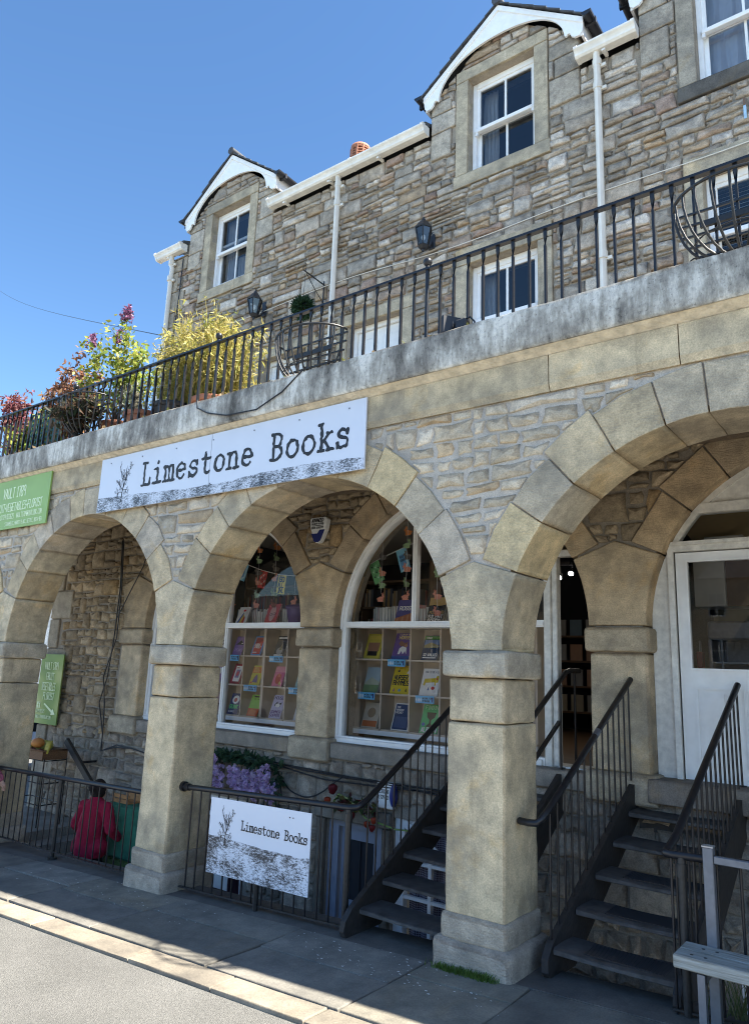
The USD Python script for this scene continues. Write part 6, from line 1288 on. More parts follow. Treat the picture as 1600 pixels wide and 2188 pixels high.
hr = [(-1.49, .17, .99), (-1.485, .22, 1.01)] + [(-1.47 + SK(y), y, 1.03 + .585 * (y - .25)) for y in np.linspace(.32, 2.0, 9)]
obj('handrail', MB().tube(hr, .027, 10), 'black_iron', st2)
for i in range(15): y = .30 + .118 * i; obj('baluster', MB().tube([(-1.47 + SK(y), y, b0 + .2 + .608 * (y - .27) - (.1 if i % 3 else .2)), (-1.47 + SK(y), y, 1.03 + .585 * (y - .25) - .01)], .009, 6), 'black_iron', st2)
f3 = thing('street_railing', 'low black tubular railing behind the bench at the right edge', 'railing')
obj('handrail', MB().tube([(-1.50, .20, .985), (-1.49, .18, .985), (-1.44, .17, .985), (-.5, .17, 1.02), (.9, .17, 1.08)], .027, 10), 'black_iron', f3); obj('bottom_rail', MB().bar((-1.49, .17, .10), (.9, .17, .19), .03, .012), 'worn_iron', f3)
for i in range(17): x = -1.46 + .135 * i; obj('bar', MB().tube([(x, .17, .05 if i == 0 else .12 + .04 * i * .135), (x, .17, .98 + .04 * i * .135)], .009, 6), 'black_iron', f3)
obj('post', MB().tube([(-1.395, .17, .03), (-1.395, .17, .98)], .027, 10).tube([(-1.395, .17, .86), (-1.395, .17, .94)], .033, 10), 'worn_iron', f3); obj('post', MB().tube([(.4, .17, .03), (.4, .17, 1.05)], .027, 10), 'worn_iron', f3)
plain('old_timber', (.33, .335, .30), .85, noise=.3, scale=16, bump=.004, bscale=50)
mat('grey_timber', {'g': ('geometry', {}), 'mp': ('mapping', {'scale': (3.0, 40.0, 60.0)}), 'n': ('noise_texture', {'scale': 1.0, 'detail': 6.0, 'roughness': .7}), 'r': ('rgb_ramp', {'ramp': [(.28, (.10, .095, .075)), (.45, (.27, .265, .23)), (.7, (.44, .45, .42))]}), 'bp': ('bump', {'distance': .006}), 'p': ('principled_bsdf', {'roughness': .85})},
    [('g.position', 'mp.vector'), ('mp.vector', 'n.vector'), ('n.fac', 'r.fac'), ('r.color', 'p.base_color'), ('n.fac', 'bp.height'), ('bp.normal', 'p.normal')], 'p.BSDF')
bn = thing('bench', 'weathered grey timber bench with a grey square steel frame at the lower right', 'bench', (-1.37, -.2, .0))
for j, y in enumerate((0.0, .145)):
    q = obj('plank', MB().box(0, 2.0, y, y + .138, .455, .525, bev=.006), 'grey_timber', bn)
    nl = MB()
    for xx_ in (.09, .165): nl.tube([(xx_ + j * .03, y + .06, .524), (xx_ + j * .03, y + .06, .5265)], .010, 8)
    obj('bolt', nl, 'black_iron', q, kind='stuff')
obj('steel_frame', MB().box(.12, .18, .29, .35, .04, 1.075, bev=.004).box(.18, 2.0, .30, .33, .985, 1.03, bev=.004).box(.13, .17, .02, .29, .40, .455).box(.13, .17, .0, .04, .06, .45), 'galvanised', bn)
obj('cap', MB().box(.117, .183, .287, .353, 1.075, 1.083), 'steel', bn); obj('steel_leg', MB().box(1.8, 1.86, .02, .08, .1, .45, bev=.004).box(1.8, 1.86, .29, .35, .1, 1.0, bev=.004), 'galvanised', bn, kind='stuff')

# ------------------------------------------------------------ basement doors and windows
mat('gingham', {'g': ('geometry', {}), 's': ('separate_xyz', {}), 'fx': ('math', {'math_type': 'multiply', 'value2': 46.0}), 'fz': ('math', {'math_type': 'multiply', 'value2': 46.0}), 'qx': ('math', {'math_type': 'fraction'}), 'qz': ('math', {'math_type': 'fraction'}), 'lx': ('math', {'math_type': 'greater_than', 'value2': .68}), 'lz': ('math', {'math_type': 'greater_than', 'value2': .68}), 'm': ('math', {'math_type': 'maximum'}), 'c': ('mix', {'color1': (.055, .03, .05), 'color2': (.32, .31, .36)}), 'p': ('principled_bsdf', {'roughness': .9})},
    [('g.position', 's.vector'), ('s.x', 'fx.value1'), ('s.z', 'fz.value1'), ('fx.value', 'qx.value1'), ('fz.value', 'qz.value1'), ('qx.value', 'lx.value1'), ('qz.value', 'lz.value1'), ('lx.value', 'm.value1'), ('lz.value', 'm.value2'), ('m.value', 'c.fac'), ('c.color', 'p.base_color')], 'p.BSDF')
bd = thing('basement_door', 'blue-grey basement door with a dark window, below the right shop window', 'door')
obj('frame', MB().box(-5.78, -5.64, 1.96, 2.06, LOW, .37).box(-5.06, -4.98, 1.96, 2.06, LOW, .37).box(-5.64, -5.06, 1.96, 2.06, .30, .37), 'bluegrey_paint', bd)
obj('leaf', MB().ext(sbox(-5.62, LOW + .02, -5.07, .29).difference(sbox(-5.51, -.46, -5.16, .17)), 2.0, 2.04), 'bluegrey_paint', bd); obj('dark_pane', MB().box(-5.51, -5.16, 2.015, 2.03, -.46, .17).box(-5.36, -5.345, 2.0, 2.015, -.46, .17), 'dark_room', bd)
obj('lintel', MB().add(*rough_block(-5.95, -4.86, 1.86, 2.2, .375, .54, .02, .12, .008, 801), tint=(.21, .2, .18), smooth=50), 'ashlar_stone', bd)
for a, b in ((-5.90, -5.785), (-4.975, -4.865)): obj('jamb', MB().add(*rough_block(a, b, 1.87, 2.2, LOW, .372, .015, .15, .008, 802), tint=(.17, .155, .13), smooth=50), 'ashlar_stone', bd)
bw = thing('basement_window', 'white-framed glazed basement door with gingham curtain under the wooden stairs', 'window')
fr = MB().box(-4.86, -4.74, 1.98, 2.06, LOW, .5).box(-4.74, -3.55, 1.98, 2.06, .44, .5).box(-3.62, -3.55, 1.98, 2.06, LOW, .44); obj('frame', fr, 'white_paint', bw)
for xx_ in (-4.42, -4.02): obj('glazing_bar', MB().box(xx_ - .02, xx_ + .02, 1.99, 2.04, LOW, .44), 'white_paint', bw)
for zz in (-.28, .07): obj('glazing_bar', MB().box(-4.74, -3.62, 1.992, 2.038, zz - .016, zz + .016), 'white_paint', bw)
obj('knob', MB().ball((-4.80, 1.955, -.20), .03), 'white_paint', bw); obj('gingham_curtain', MB().add(*drape(-4.74, -3.6, LOW, .44, 2.10, 9, .015)), 'gingham', bw)
obj('slanted_board', MB().add([(-4.86, 1.95, .5), (-4.78, 1.95, .54), (-4.25, 1.95, .22), (-4.28, 1.95, .14), (-4.86, 1.97, .5), (-4.78, 1.97, .54), (-4.25, 1.97, .22), (-4.28, 1.97, .14)], [(0, 3, 2, 1), (4, 5, 6, 7), (0, 1, 5, 4), (1, 2, 6, 5), (2, 3, 7, 6), (3, 0, 4, 7)]), 'white_paint', bw)
b2 = thing('basement_window', 'basement window with plum curtain and white frame, hidden behind the left edge of the fence sign', 'window')
obj('frame', MB().box(-8.05, -7.98, 1.98, 2.06, LOW, .37).box(-7.22, -7.15, 1.98, 2.06, LOW, .37).box(-7.98, -7.22, 1.98, 2.06, .3, .37), 'white_paint', b2)
for zz in (.12, -.32): obj('glazing_bar', MB().box(-7.98, -7.22, 1.99, 2.04, zz - .02, zz + .02), 'white_paint', b2)
plain('plum_cloth', (.10, .05, .07), .9); obj('curtain', MB().add(*drape(-8.0, -7.2, LOW, .33, 2.10, 7, .02)), 'plum_cloth', b2)
nt = thing('notice', 'white paper notice taped low on the basement wall behind the fence sign', 'notice'); obj('sheet', MB().box(-7.66, -7.30, 1.855, 1.858, -.70, -.22), 'paper_white', nt); obj('lines', MB().box(-7.6, -7.36, 1.8535, 1.8545, -.40, -.385).box(-7.6, -7.4, 1.8535, 1.8545, -.47, -.455).box(-7.6, -7.36, 1.8535, 1.8545, -.54, -.525), 'ink', nt, kind='stuff')
wd = thing('basement_door', 'arched white basement door with black letter slot at the lower right corner', 'door')
obj('leaf', MB().ext(DOOR_W.buffer(-.004), 1.93, 2.0), 'white_paint', wd); obj('letter_slot', MB().box(-1.36, -1.2, 1.92, 1.932, -.12, -.085), 'black_iron', wd)
for xx_ in (-1.33, -1.06, -.8): obj('groove', MB().box(xx_, xx_ + .012, 1.926, 1.931, LOW, -.2), 'galvanised', wd)
pq = thing('alarm_plate', 'cream electrician alarm plate with dark blue dome on the dwarf wall', 'plate', (-4.90, 1.84, .72))
obj('plate', MB().box(-.14, .10, 0, .04, -.13, .15, bev=.012), 'paper_white', pq); obj('dome', MB().ball((.10, .0, .02), .1, 2, (.45, .5, 1.25)), 'alarm_blue', pq)
for tx, z in (('FOX', .085), ('ELECTRICIANS', .03), ('01729 82', -.03)): P, L = strokes(tx, .035, .55, .18); obj('lettering', MB().ext(place(P, -.12, z, min(1, .15 / P.bounds[2])), -.0015, -.0003), 'ink', pq)
# cables along the dwarf wall, and artificial flowers
cw = thing('wall_cables', 'bundle of black cables slung along the dwarf wall under the shop windows', 'cable')
for pts in ([(-8.0, .87), (-7.0, .92), (-6.55, .90), (-6.19, .86), (-5.54, .85), (-4.76, .84), (-4.0, .80), (-3.2, .82)], [(-7.6, .93), (-6.6, .88), (-6.2, .83), (-5.8, .79), (-5.4, .80), (-4.9, .81), (-4.2, .84)], [(-6.62, .86), (-6.5, .74), (-6.33, .60), (-6.1, .555), (-5.95, .585), (-5.8, .66), (-5.67, .76), (-5.51, .86)], [(-6.5, .89), (-6.0, .88), (-5.4, .86), (-4.6, .86), (-3.6, .86)]):
    p = np.array(pts); t = np.linspace(0, 1, 40); k = np.linspace(0, 1, len(p)); from_ = np.c_[np.interp(t, k, p[:, 0]), np.full(40, 1.845), np.interp(t, k, p[:, 1])]
    for _ in range(3): from_[1:-1] = (from_[:-2] + from_[1:-1] * 2 + from_[2:]) / 4
    obj('cable', MB().tube(from_, .009, 6), 'black_plastic', cw)
cv = thing('wall_cables', 'two black cables hanging down the rubble wall beside the inner pillar', 'cable')
for off in (0, .035): obj('cable', MB().tube([(-10.30 + off, 1.83, 3.95), (-10.2 + off, 1.82, 3.2), (-10.22 + off * 2, 1.82, 2.4), (-10.28 - off * 3, 1.82, 1.8), (-10.42 + off * 4, 1.82, 1.4), (-10.24, 1.82, .95), (-10.23, 1.82, .7), (-9.9 + off, 1.83, .78 + off), (-9.48, 1.83, .80), (-9.1, 1.83, .76), (-8.6, 1.83, .72)], .010, 6), 'black_plastic', cv)
obj('cable', MB().tube([(-10.2, 1.82, 2.7), (-9.9, 1.80, 3.1), (-9.7, 1.85, 3.5), (-9.55, 1.85, 4.0)], .008, 6), 'black_plastic', cv)
wi = thing('wisteria_garland', 'artificial garland of lilac wisteria clusters and leaves on the dwarf wall', 'garland', (0, 0, 0)); rf_ = np.random.default_rng(91)
n = 420; t = rf_.random(n); px = -7.75 + 1.35 * t; pzz = .92 - .10 * np.abs(t - .4) + .02 * rf_.normal(size=n); side = t > .85; pzz = np.where(side, .9 - .45 * rf_.random(n), pzz); px = np.where(side, -6.52 + .12 * rf_.random(n), px)
foliage('leaves', leaves(rf_, np.c_[px, 1.74 + .05 * rf_.random(n), pzz], .10, [(.05, .11, .06), (.08, .15, .09), (.04, .08, .05)], .2, .3), wi); obj('vine', MB().tube([(-7.8, 1.82, .86), (-7.3, 1.8, .93), (-6.8, 1.8, .92), (-6.5, 1.81, .8), (-6.42, 1.82, .5)], .008, 5), 'dark_wood', wi)
for cx, ct, ch, cr in ((-7.60, .78, .30, .10), (-7.45, .80, .34, .09), (-7.17, .80, .22, .10), (-7.06, .72, .24, .07), (-6.93, .79, .30, .065), (-6.78, .80, .34, .075), (-6.63, .88, .34, .085), (-6.50, .66, .18, .08), (-7.58, .88, .06, .04)):
    m = 130; h = rf_.random(m); rr_ = cr * np.sqrt(1 - h * .75); a = rf_.random(m) * 2 * pi; rr_ = rr_ * .62; pts = np.c_[cx + rr_ * np.cos(a), 1.70 + rr_ * .6 * np.sin(a), ct - ch * h]
    foliage('flower_cluster', leaves(rf_, pts, .05, [(.66, .50, .76), (.74, .62, .82), (.58, .42, .68)], .2, .55), wi, 'petal')
ro = thing('rose_garland', 'artificial garland of red and orange roses over the basement door lintel', 'garland', (0, 0, 0))
obj('vine', MB().tube([(-5.60, 1.78, .56), (-5.5, 1.76, .68), (-5.35, 1.76, .64), (-5.1, 1.75, .48), (-4.95, 1.75, .46), (-4.72, 1.77, .42), (-4.5, 1.8, .43)], .010, 5), 'sign_green_blend', ro)
foliage('leaves', leaves(rf_, np.c_[-5.55 + .6 * rf_.random(120), 1.74 + .05 * rf_.random(120), .60 + .12 * (rf_.random(120) - .5)], .07, [(.07, .10, .04), (.10, .03, .03), (.13, .13, .05)], .2, .3), ro)
for x, z, c3, r in ((-5.55, .73, (.16, .012, .02), .055), (-5.62, .60, (.45, .06, .02), .04), (-5.40, .56, (.2, .02, .02), .045), (-5.28, .48, (.22, .015, .02), .05), (-5.05, .43, (.45, .06, .02), .035), (-4.96, .48, (.48, .07, .03), .035), (-4.98, .40, (.3, .03, .03), .035)):
    m = MB()
    for k in range(5):
        a0 = k * 1.3; q = r * (1 - .14 * k); m.p += [(v + [x, 1.71, z], f, c3, True) for v, f, _, _ in MB().lathe([(q * .35, -r), (q * .95, -r * .2), (q, r * .5), (q * .8, r * .8)], (0, 0, 0), 7).xf(trimesh.transformations.rotation_matrix(a0, [.3, .2, 1])).p]
    obj('rose', m.ball((x, 1.71, z), r * .5, 1, tint=c3), 'petal', ro)
# grass growing at the foot of the pillar, and by the bench
def tuft(name, label, pts, n, h, seed, tints):
    r = np.random.default_rng(seed); m = MB(); V, F, T = [], [], []
    for i in range(n):
        x, y = pts[r.integers(len(pts))]; x += r.normal() * .05; y += r.normal() * .012; z = float(gz(x)); a = r.random() * 2 * pi; L = h * (.5 + r.random()); w = .0035; b = np.array([math.cos(a), math.sin(a)]) * L * .5
        k = len(V); V += [(x - w, y, z), (x + w, y, z), (x + b[0] * .4 + w * .7, y + b[1] * .4, z + L * .6), (x + b[0] * .4 - w * .7, y + b[1] * .4, z + L * .6), (x + b[0], y + b[1], z + L * .9)]
        F += [(k, k + 1, k + 2), (k, k + 2, k + 3), (k + 3, k + 2, k + 4)]; T += [np.array(tints[r.integers(len(tints))]) * (.7 + .6 * r.random())] * 5
    m.p.append((np.array(V), np.array(F), np.array(T), True)); o = foliage(name, m, None); tag(o, label, 'grass', kind='stuff')
tuft('grass', 'low green weeds growing along the foot of the big front pillar', [(-2.98, -.085), (-2.9, -.09), (-2.78, -.09), (-2.68, -.10), (-2.65, -.09)], 420, .045, 5, [(.08, .15, .03), (.12, .2, .04)])
tuft('grass', 'thin grass blades beneath the bench by the railing', [(-1.2, .32), (-1.12, .30), (-1.05, .33)], 46, .24, 6, [(.13, .18, .07), (.2, .22, .1)])
# petals and grit scattered on the flags
rp2 = np.random.default_rng(17); n = 130; xs_ = np.r_[-4.3 + 2.0 * rp2.random(110), -8.0 + 3 * rp2.random(80)]; ys_ = np.r_[-.55 + .55 * rp2.random(110), -.6 + .6 * rp2.random(80)]
pt = MB()
for x, y in zip(xs_, ys_): a = rp2.random() * pi; r = .003 + .010 * rp2.random() ** 2; pt.add([(x + r * math.cos(a + k), y + r * .6 * math.sin(a + k), float(gz(x)) + .006) for k in (0, 1.6, 3.1, 4.7)], [(0, 1, 2, 3)])
tag(obj('petals', pt, 'paper_white', None), 'pale fallen petals and grit scattered on the flagstones', 'litter', kind='stuff')

# ------------------------------------------------------------ people
import manifold3d as mf
def limb(chain):
    parts = []
    for (p, r), (q, s) in zip(chain[:-1], chain[1:]):
        a = mf.Manifold.sphere(r, 20).translate(tuple(map(float, p))); b = mf.Manifold.sphere(s, 20).translate(tuple(map(float, q))); parts.append((a + b).hull())
    return parts
def blend(parts, edge=.03, it=8):
    m = mf.Manifold.batch_boolean(parts, mf.OpType.Add).refine_to_length(edge).to_mesh(); t = trimesh.Trimesh(m.vert_properties[:, :3], m.tri_verts, process=True); trimesh.smoothing.filter_taubin(t, iterations=it); return t
def hand(w, d, up):
    """a relaxed hand from the wrist w along d"""
    w, d, up = map(lambda q: np.array(q, float), (w, d, up)); d /= np.linalg.norm(d); s = np.cross(d, up); s /= np.linalg.norm(s); u = np.cross(s, d); out = limb([(w, .028), (w + d * .05, .032), (w + d * .09, .03)])
    for k, L in enumerate((.065, .075, .07, .055)):
        b = w + d * .085 + s * (k - 1.5) * .019; out += limb([(b, .0095), (b + d * L * .5 - u * .006, .009), (b + d * L * .85 - u * .026, .0075)])
    b = w + d * .03 - s * .028; out += limb([(b, .012), (b + d * .03 - s * .02, .010), (b + d * .06 - s * .024 - u * .01, .0085)]); return out
def person(label, loc, rz, lean, arms, jacket, hairc, pattern='cloth', bun=True):
    p = thing('person', label, 'person', loc, rz); H = lambda y, z: np.array([0, y, z]) # faces +y, feet at 0
    hip = .84; tl_ = lambda z: lean * max(0, z - hip)
    sh_, nk, hd = 1.26, 1.34, 1.47
    parts = limb([((0, 0, hip), .13), ((0, tl_(1.05), 1.05), .125), ((0, tl_(1.22), 1.22), .12)]) + limb([((0, tl_(nk), 1.24), .06), ((0, tl_(nk) + .01, 1.38), .05)])
    parts += [mf.Manifold.sphere(.105, 32).scale((.80, .95, 1.18)).translate((0, tl_(hd) + .02, hd))]
    parts += limb([((0, tl_(hd) + .115, hd - .01), .012), ((0, tl_(hd) + .135, hd - .03), .014)]) + [mf.Manifold.sphere(.02, 12).scale((.4, .8, 1.3)).translate((s * .083, tl_(hd) + .02, hd - .01)) for s in (-1, 1)]
    parts += limb([((-.02, tl_(hd) + .105, hd - .07), .011), ((.02, tl_(hd) + .105, hd - .07), .011)])
    for s in (-1, 1):
        parts += limb([((s * .09, 0, hip), .095), ((s * .10, .02, .46), .062), ((s * .10, -.01, .09), .042)]) + limb([((s * .10, -.03, .045), .04), ((s * .11, .14, .035), .035)])
        e, w = arms[0 if s < 0 else 1]; S = np.array([s * .185, tl_(sh_), sh_]); parts += limb([(S, .058), (e, .042), (w, .030)]) + hand(w, np.array(w) - e, (0, .3, 1))
    body = obj('body', MB().tm(blend(parts, .022, 5), (.50, .30, .22), True), 'cloth', p)
    jk = limb([((0, .0, hip - .10), .19), ((0, tl_(1.05), 1.05), .185), ((0, tl_(1.2), 1.22), .165)]) + limb([((-.17, tl_(sh_), sh_), .085), ((.17, tl_(sh_), sh_), .085)]) + limb([((-.13, 0, hip - .06), .14), ((.13, 0, hip - .06), .14)]) + limb([((0, tl_(nk) - .03, 1.30), .10), ((0, tl_(nk) - .02, 1.37), .075)])
    for s in (-1, 1): e, w = arms[0 if s < 0 else 1]; S = np.array([s * .19, tl_(sh_), sh_]); jk += limb([(S, .085), (e, .070), (np.array(e) * .08 + np.array(w) * .92, .055)])
    t = blend(jk, .03, 10); V = np.array(t.vertices); V += np.array(t.vertex_normals) * ((meshkit.fbm(V * [9, 9, 14], 3, 3) - .5) * .03)[:, None]; obj('jacket', MB().add(V, t.faces, jacket, True), pattern, body)
    tr = []
    for s in (-1, 1): tr += limb([((s * .09, 0, hip - .02), .115), ((s * .10, .02, .46), .082), ((s * .10, -.01, .10), .066)])
    obj('trousers', MB().tm(blend(tr, .04, 4), (.012, .012, .015), True), 'cloth', body)
    hr_ = [mf.Manifold.sphere(.118, 28).scale((.82, .98, 1.12)).translate((0, tl_(hd) - .012, hd + .012)) - mf.Manifold.cube((.4, .3, .4), True).translate((0, tl_(hd) + .20, hd - .06))] + ([mf.Manifold.sphere(.055, 20).translate((0, tl_(hd) - .115, hd + .04))] if bun else [])
    obj('hair', MB().tm(blend(hr_, .025, 4), hairc, True), 'cloth', body); return p
person('person in a bright red jacket, seen from behind, on steps below the left arch', (-9.02, 1.0, -1.11), 12, .10, [(np.array([-.30, .02, 1.02]), np.array([-.27, .20, .86])), (np.array([.30, .02, 1.02]), np.array([.27, .22, .88]))], (.36, .012, .045), (.018, .012, .010))
tinted('floral_cloth', .85, .75, 26)
person('person in a pink patterned coat at the left edge, mostly hidden', (-9.63, -.36, float(gz(-9.5))), -60, .0, [(np.array([-.34, .0, 1.0]), np.array([-.36, .16, .80])), (np.array([.34, .0, 1.0]), np.array([.36, .16, .80]))], (.36, .10, .14), (.3, .28, .25), 'floral_cloth', False)

# ------------------------------------------------------------ greengrocer's stand and the end of the arcade
rk_ = thing('fruit_stand', 'black wire rack standing against the rubble wall, a fruit basket on top', 'rack', (-11.1, 1.35, float(gz(-11.2))))
for sx in (-.45, .45):
    for sy in (-.18, .18): obj('leg', MB().tube([(sx, sy, 0), (sx, sy, .95)], .010, 6), 'black_iron', rk_)
for z in (.3, .6, .92): obj('shelf_frame', MB().tube([(-.45, -.18, z), (.45, -.18, z), (.45, .18, z), (-.45, .18, z)], .008, 6, closed=True), 'black_iron', rk_)
for s in (-1, 1): obj('scroll', MB().tube([(s * .3 + .06 * (1 - q * .6) * math.cos(q * 8), .18, 1.0 + .06 * (1 - q * .6) * math.sin(q * 8)) for q in np.linspace(0, 1, 20)], .006, 5), 'black_iron', rk_)
plain('wicker', (.20, .10, .045), .7, noise=.4, scale=60, bump=.006, bscale=120)
wb = thing('fruit_basket', 'brown wicker basket of fruit on the wire rack', 'basket', (-11.15, 1.35, float(gz(-11.2)) + .93))
obj('tray', MB().box(-.46, .46, -.19, .19, 0, .015).box(-.47, .47, -.2, -.185, 0, .13).box(-.47, .47, .185, .2, 0, .13).box(-.47, -.455, -.185, .185, 0, .13).box(.455, .47, -.185, .185, 0, .13), 'wicker', wb); obj('rim', MB().tube([(-.47, -.2, .13), (.47, -.2, .13), (.47, .2, .13), (-.47, .2, .13)], .014, 6, closed=True), 'wicker', wb)
bz = float(gz(-11.2)) + .95
def fruit(name, label, cat, loc, r, sc, col, group=None):
    f = thing(name, label, cat, loc, random.Random(label + str(loc)).uniform(0, 90), group); obj('skin', MB().ball((0, 0, 0), r, 2, sc, col), 'coloured', f); obj('stalk', MB().tube([(0, 0, r * sc[2] * .95), (.01, 0, r * sc[2] + .02)], .004, 5, tint=(.1, .07, .03)), 'coloured', f)
fruit('melon', 'pale yellow-green melon at the left of the fruit basket', 'melon', (-11.35, 1.3, bz + .12), .10, (1.5, 1, .9), (.50, .42, .09)); fruit('melon', 'greenish yellow melon behind the apples', 'melon', (-11.1, 1.40, bz + .14), .095, (1.4, 1, .9), (.45, .44, .12)); fruit('squash', 'orange squash in the middle of the fruit basket', 'squash', (-11.08, 1.28, bz + .19), .085, (1.4, 1, .9), (.55, .22, .05))
for i in range(5): fruit('apple', 'dark red apple in the fruit basket', 'apple', (-11.3 + .12 * i, 1.22 + .03 * (i % 2), bz + .08), .042, (1, 1, .92), (.16, .015, .02), 'apples in the fruit basket')
bnn = thing('bananas', 'bunch of yellow bananas at the right of the fruit basket', 'bananas', (-10.82, 1.3, bz + .1))
for i in range(5): a = -.6 + i * .3; obj('banana', MB().tube([(.02 * i, .02 * math.cos(a) * 1, .14), (.05 + .02 * i, -.05 * math.cos(a), .12), (.09 + .02 * i, -.08, .05), (.08 + .02 * i, -.09, -.03)], [.008, .018, .02, .008], 8, (.55, .45, .07)), 'coloured', bnn)
hl_ = thing('stair_handrail', 'sloping black timber handrail descending along the rubble wall', 'handrail'); obj('rail', MB().bar((-10.75, 1.55, .82), (-8.75, 1.55, -.58), .05, .09), 'dark_wood', hl_)
for x in (-10.4, -9.3): obj('bracket', MB().box(x - .015, x + .015, 1.55, 1.87, .82 - .7 * (x + 10.75) - .06, .82 - .7 * (x + 10.75) - .03), 'black_iron', hl_)
pd = thing('produce_stand', 'produce stand covered with green cloth on the lower level beside the pillar', 'stand', (-8.72, 1.5, LOW)); plain('green_cloth', (.03, .16, .09), .8, noise=.4, scale=9); plain('moss_green', (.08, .12, .03), .9, noise=.5, scale=30)
obj('stand', MB().box(-.42, .4, -.2, .25, 0, .85, bev=.02), 'moss_green', pd); obj('cloth', MB().box(-.43, .41, -.21, .26, .85, 1.53, bev=.03), 'green_cloth', pd)
oc = thing('crate', 'small orange-brown crate on the green-covered stand', 'crate', (-8.95, 1.45, LOW + 1.531)); plain('crate_wood', (.42, .20, .07), .7); obj('slat', MB().box(-.17, .2, -.12, -.105, 0, .05), 'crate_wood', oc); obj('slat', MB().box(-.17, .2, -.12, -.105, .06, .11), 'crate_wood', oc); obj('back', MB().box(-.17, .2, .105, .12, 0, .11), 'crate_wood', oc); obj('base', MB().box(-.17, .2, -.105, .105, 0, .012), 'crate_wood', oc)
# ------------------------------------------------------------ beyond the end of the arcade, and across the street
def car(label, loc, rz, col, van=False):
    c = thing('parked_car', label, 'car', loc, rz); L, Wd, h = 4.3, 1.75, (1.95 if van else 1.46); y0 = -L / 2
    side = [(y0, .35), (y0 + .02, .70), (y0 + .2, .88), (y0 + 1.15, .97), (y0 + 1.9, h), (y0 + 3.6 if van else y0 + 3.3, h), (y0 + 4.15, .98 if not van else h - .1), (y0 + L, .85), (y0 + L, .35)]
    P = Polygon(side).buffer(-.06).buffer(.06); wh = [Point(y0 + .85, .31).buffer(.36), Point(y0 + 3.4, .31).buffer(.36)]; P = P.difference(unary_union(wh))
    m = MB().extx(P, -Wd / 2, Wd / 2, col)
    m.p = [(np.c_[v[:, 0] * (1 - .16 * np.clip((v[:, 2] - .9) / .6, 0, 1)), v[:, 1], v[:, 2]], f, t, k) for v, f, t, k in m.p]
    b = obj('body', m, 'car_paint', c)
    q = lambda z: Wd / 2 * (1 - .16 * min(1, max(0, (z - .9) / .6))) + .004
    for s in (-1, 1):
        for a, b_, c_, d_ in ((y0 + 1.35, y0 + 1.98, y0 + 2.55, y0 + 2.55), (y0 + 2.63, y0 + 2.63, y0 + 3.25, y0 + 3.7)): obj('side_window', MB().add([(s * q(.99), a, .99), (s * q(h - .09), b_, h - .09), (s * q(h - .09), c_, h - .09), (s * q(.99), d_, .99)], [(0, 1, 2, 3), (3, 2, 1, 0)], (.02, .025, .03)), 'car_paint', c)
    obj('windscreen', MB().add([(-q(1.0) + .08, y0 + 1.14, .985), (q(1.0) - .08, y0 + 1.14, .985), (q(h) - .08, y0 + 1.85, h - .05), (-q(h) + .08, y0 + 1.85, h - .05)], [(0, 1, 2, 3), (3, 2, 1, 0)], (.03, .04, .045)), 'car_paint', c)
    for s in (-1, 1):
        for yy in (.85, 3.4): w = obj('wheel', MB().lathe([(.2, -.1), (.31, -.1), (.32, -.06), (.32, .06), (.31, .1), (.2, .1)], (0, 0, 0), 24).xf(trimesh.transformations.rotation_matrix(pi / 2, [0, 1, 0])).move((s * (Wd / 2 - .1), y0 + yy, .32)), 'black_plastic', c); obj('rim', MB().lathe([(0, .1), (.19, .09), (.2, .05)], (0, 0, 0), 16).xf(trimesh.transformations.rotation_matrix(s * pi / 2, [0, 1, 0])).move((s * (Wd / 2 - .1), y0 + yy, .32)), 'steel', w)
        obj('headlight', MB().ball((s * .62, y0 + .10, .70), .13, 2, (1.1, .6, .55)), 'steel', c); obj('mirror', MB().ball((s * .98, y0 + 1.5, 1.0), .09, 1, (1, .6, .7), col), 'car_paint', c)
    obj('bumper', MB().box(-.8, .8, y0 - .03, y0 + .1, .36, .55, (.03, .03, .035), bev=.03), 'car_paint', c); obj('number_plate', MB().box(-.26, .26, y0 - .038, y0 - .031, .42, .53), 'paper_white', c)
car('pale silver-blue hatchback parked beyond the left end of the arcade', (-18.6, 5.6, float(gz(-18.6)) - .035), -18, (.42, .48, .58)); car('white van parked behind the pale hatchback, seen through the left arch', (-23.5, 8.3, float(gz(-23.5)) - .035), -25, (.75, .76, .78), True)
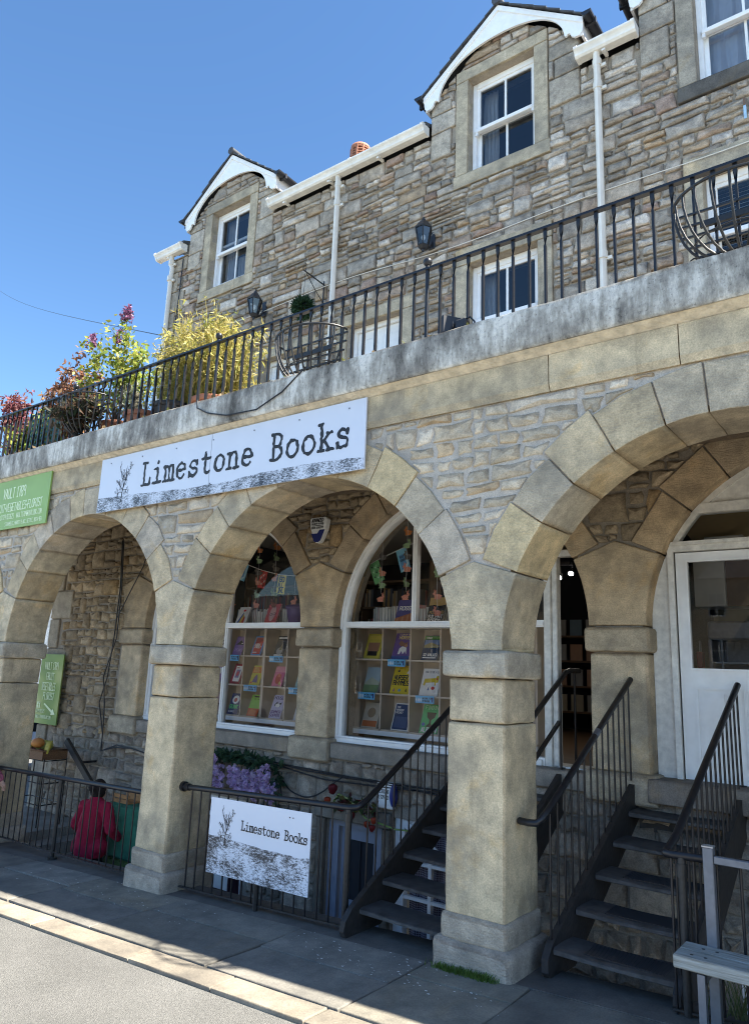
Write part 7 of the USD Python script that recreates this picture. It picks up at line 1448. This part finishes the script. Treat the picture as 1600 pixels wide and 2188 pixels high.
def terrace_house(label, x0, x1, y, zb, h, col, face=1, rows=2, cols=3, chim=True, depth=8):
    b = thing('town_house', label, 'house'); ya, yb = (y - depth, y) if face > 0 else (y, y + depth); cs = [(x0 + (x1 - x0) * (i + .5) / cols, zb + 1.3 + j * (h - .6) / rows) for i in range(cols) for j in range(rows)]; hh = sbox(x0, zb - 1, x1, zb + h)
    W2 = [sbox(cx - .5, cz - .3, cx + .5, cz + 1.2) for cx, cz in cs]; ys = (y - .2, y) if face > 0 else (y, y + .2)
    obj('wall', MB().ext(hh.difference(unary_union(W2)), *ys, col).box(x0, x1, ya + (.0 if face > 0 else .25), yb - (.25 if face > 0 else 0), zb - 1, zb + h, col), 'pale_stone', b)
    for cx, cz in cs:
        w = obj('window', MB().ext(sbox(cx - .5, cz - .3, cx + .5, cz + 1.2).difference(sbox(cx - .43, cz - .23, cx + .43, cz + 1.13)).union(sbox(cx - .03, cz - .3, cx + .03, cz + 1.2)).union(sbox(cx - .5, cz + .42, cx + .5, cz + .48)), y - .12, y - .06) if face > 0 else MB().ext(sbox(cx - .5, cz - .3, cx + .5, cz + 1.2).difference(sbox(cx - .43, cz - .23, cx + .43, cz + 1.13)).union(sbox(cx - .03, cz - .3, cx + .03, cz + 1.2)), y + .06, y + .12), 'white_paint', b)
        obj('glass', MB().ext(sbox(cx - .43, cz - .23, cx + .43, cz + 1.13), y - .10, y - .09) if face > 0 else MB().ext(sbox(cx - .43, cz - .23, cx + .43, cz + 1.13), y + .09, y + .1), 'black_plastic', w)
    rg = MB().extx(Polygon([(ya - .3, zb + h - .1), ((ya + yb) / 2, zb + h + 2.4), (yb + .3, zb + h - .1)]), x0 - .05, x1 + .05); r = obj('roof', rg, 'slate', b)
    if chim: obj('chimney', MB().box(x0 + .3, x0 + 1.3, (ya + yb) / 2 - .4, (ya + yb) / 2 + .4, zb + h + 1, zb + h + 3.4, col), 'pale_stone', r)
terrace_house('cream stone town house across the street, facing the arcade', -60, -34, -40, -1.0, 7.6, (.46, .40, .29)); terrace_house('tall pale stone town house across the street with six windows', -33.8, -8, -40.5, -.6, 9.2, (.50, .45, .35), rows=3, cols=5); terrace_house('low stone town house across the street at the right', -7.8, 22, -40, .1, 7.2, (.42, .37, .28), cols=5)
terrace_house('bright white rendered house standing beyond the left end of the arcade', -46, -33, 14, -1.1, 7.5, (.80, .80, .77), face=-1, chim=False)
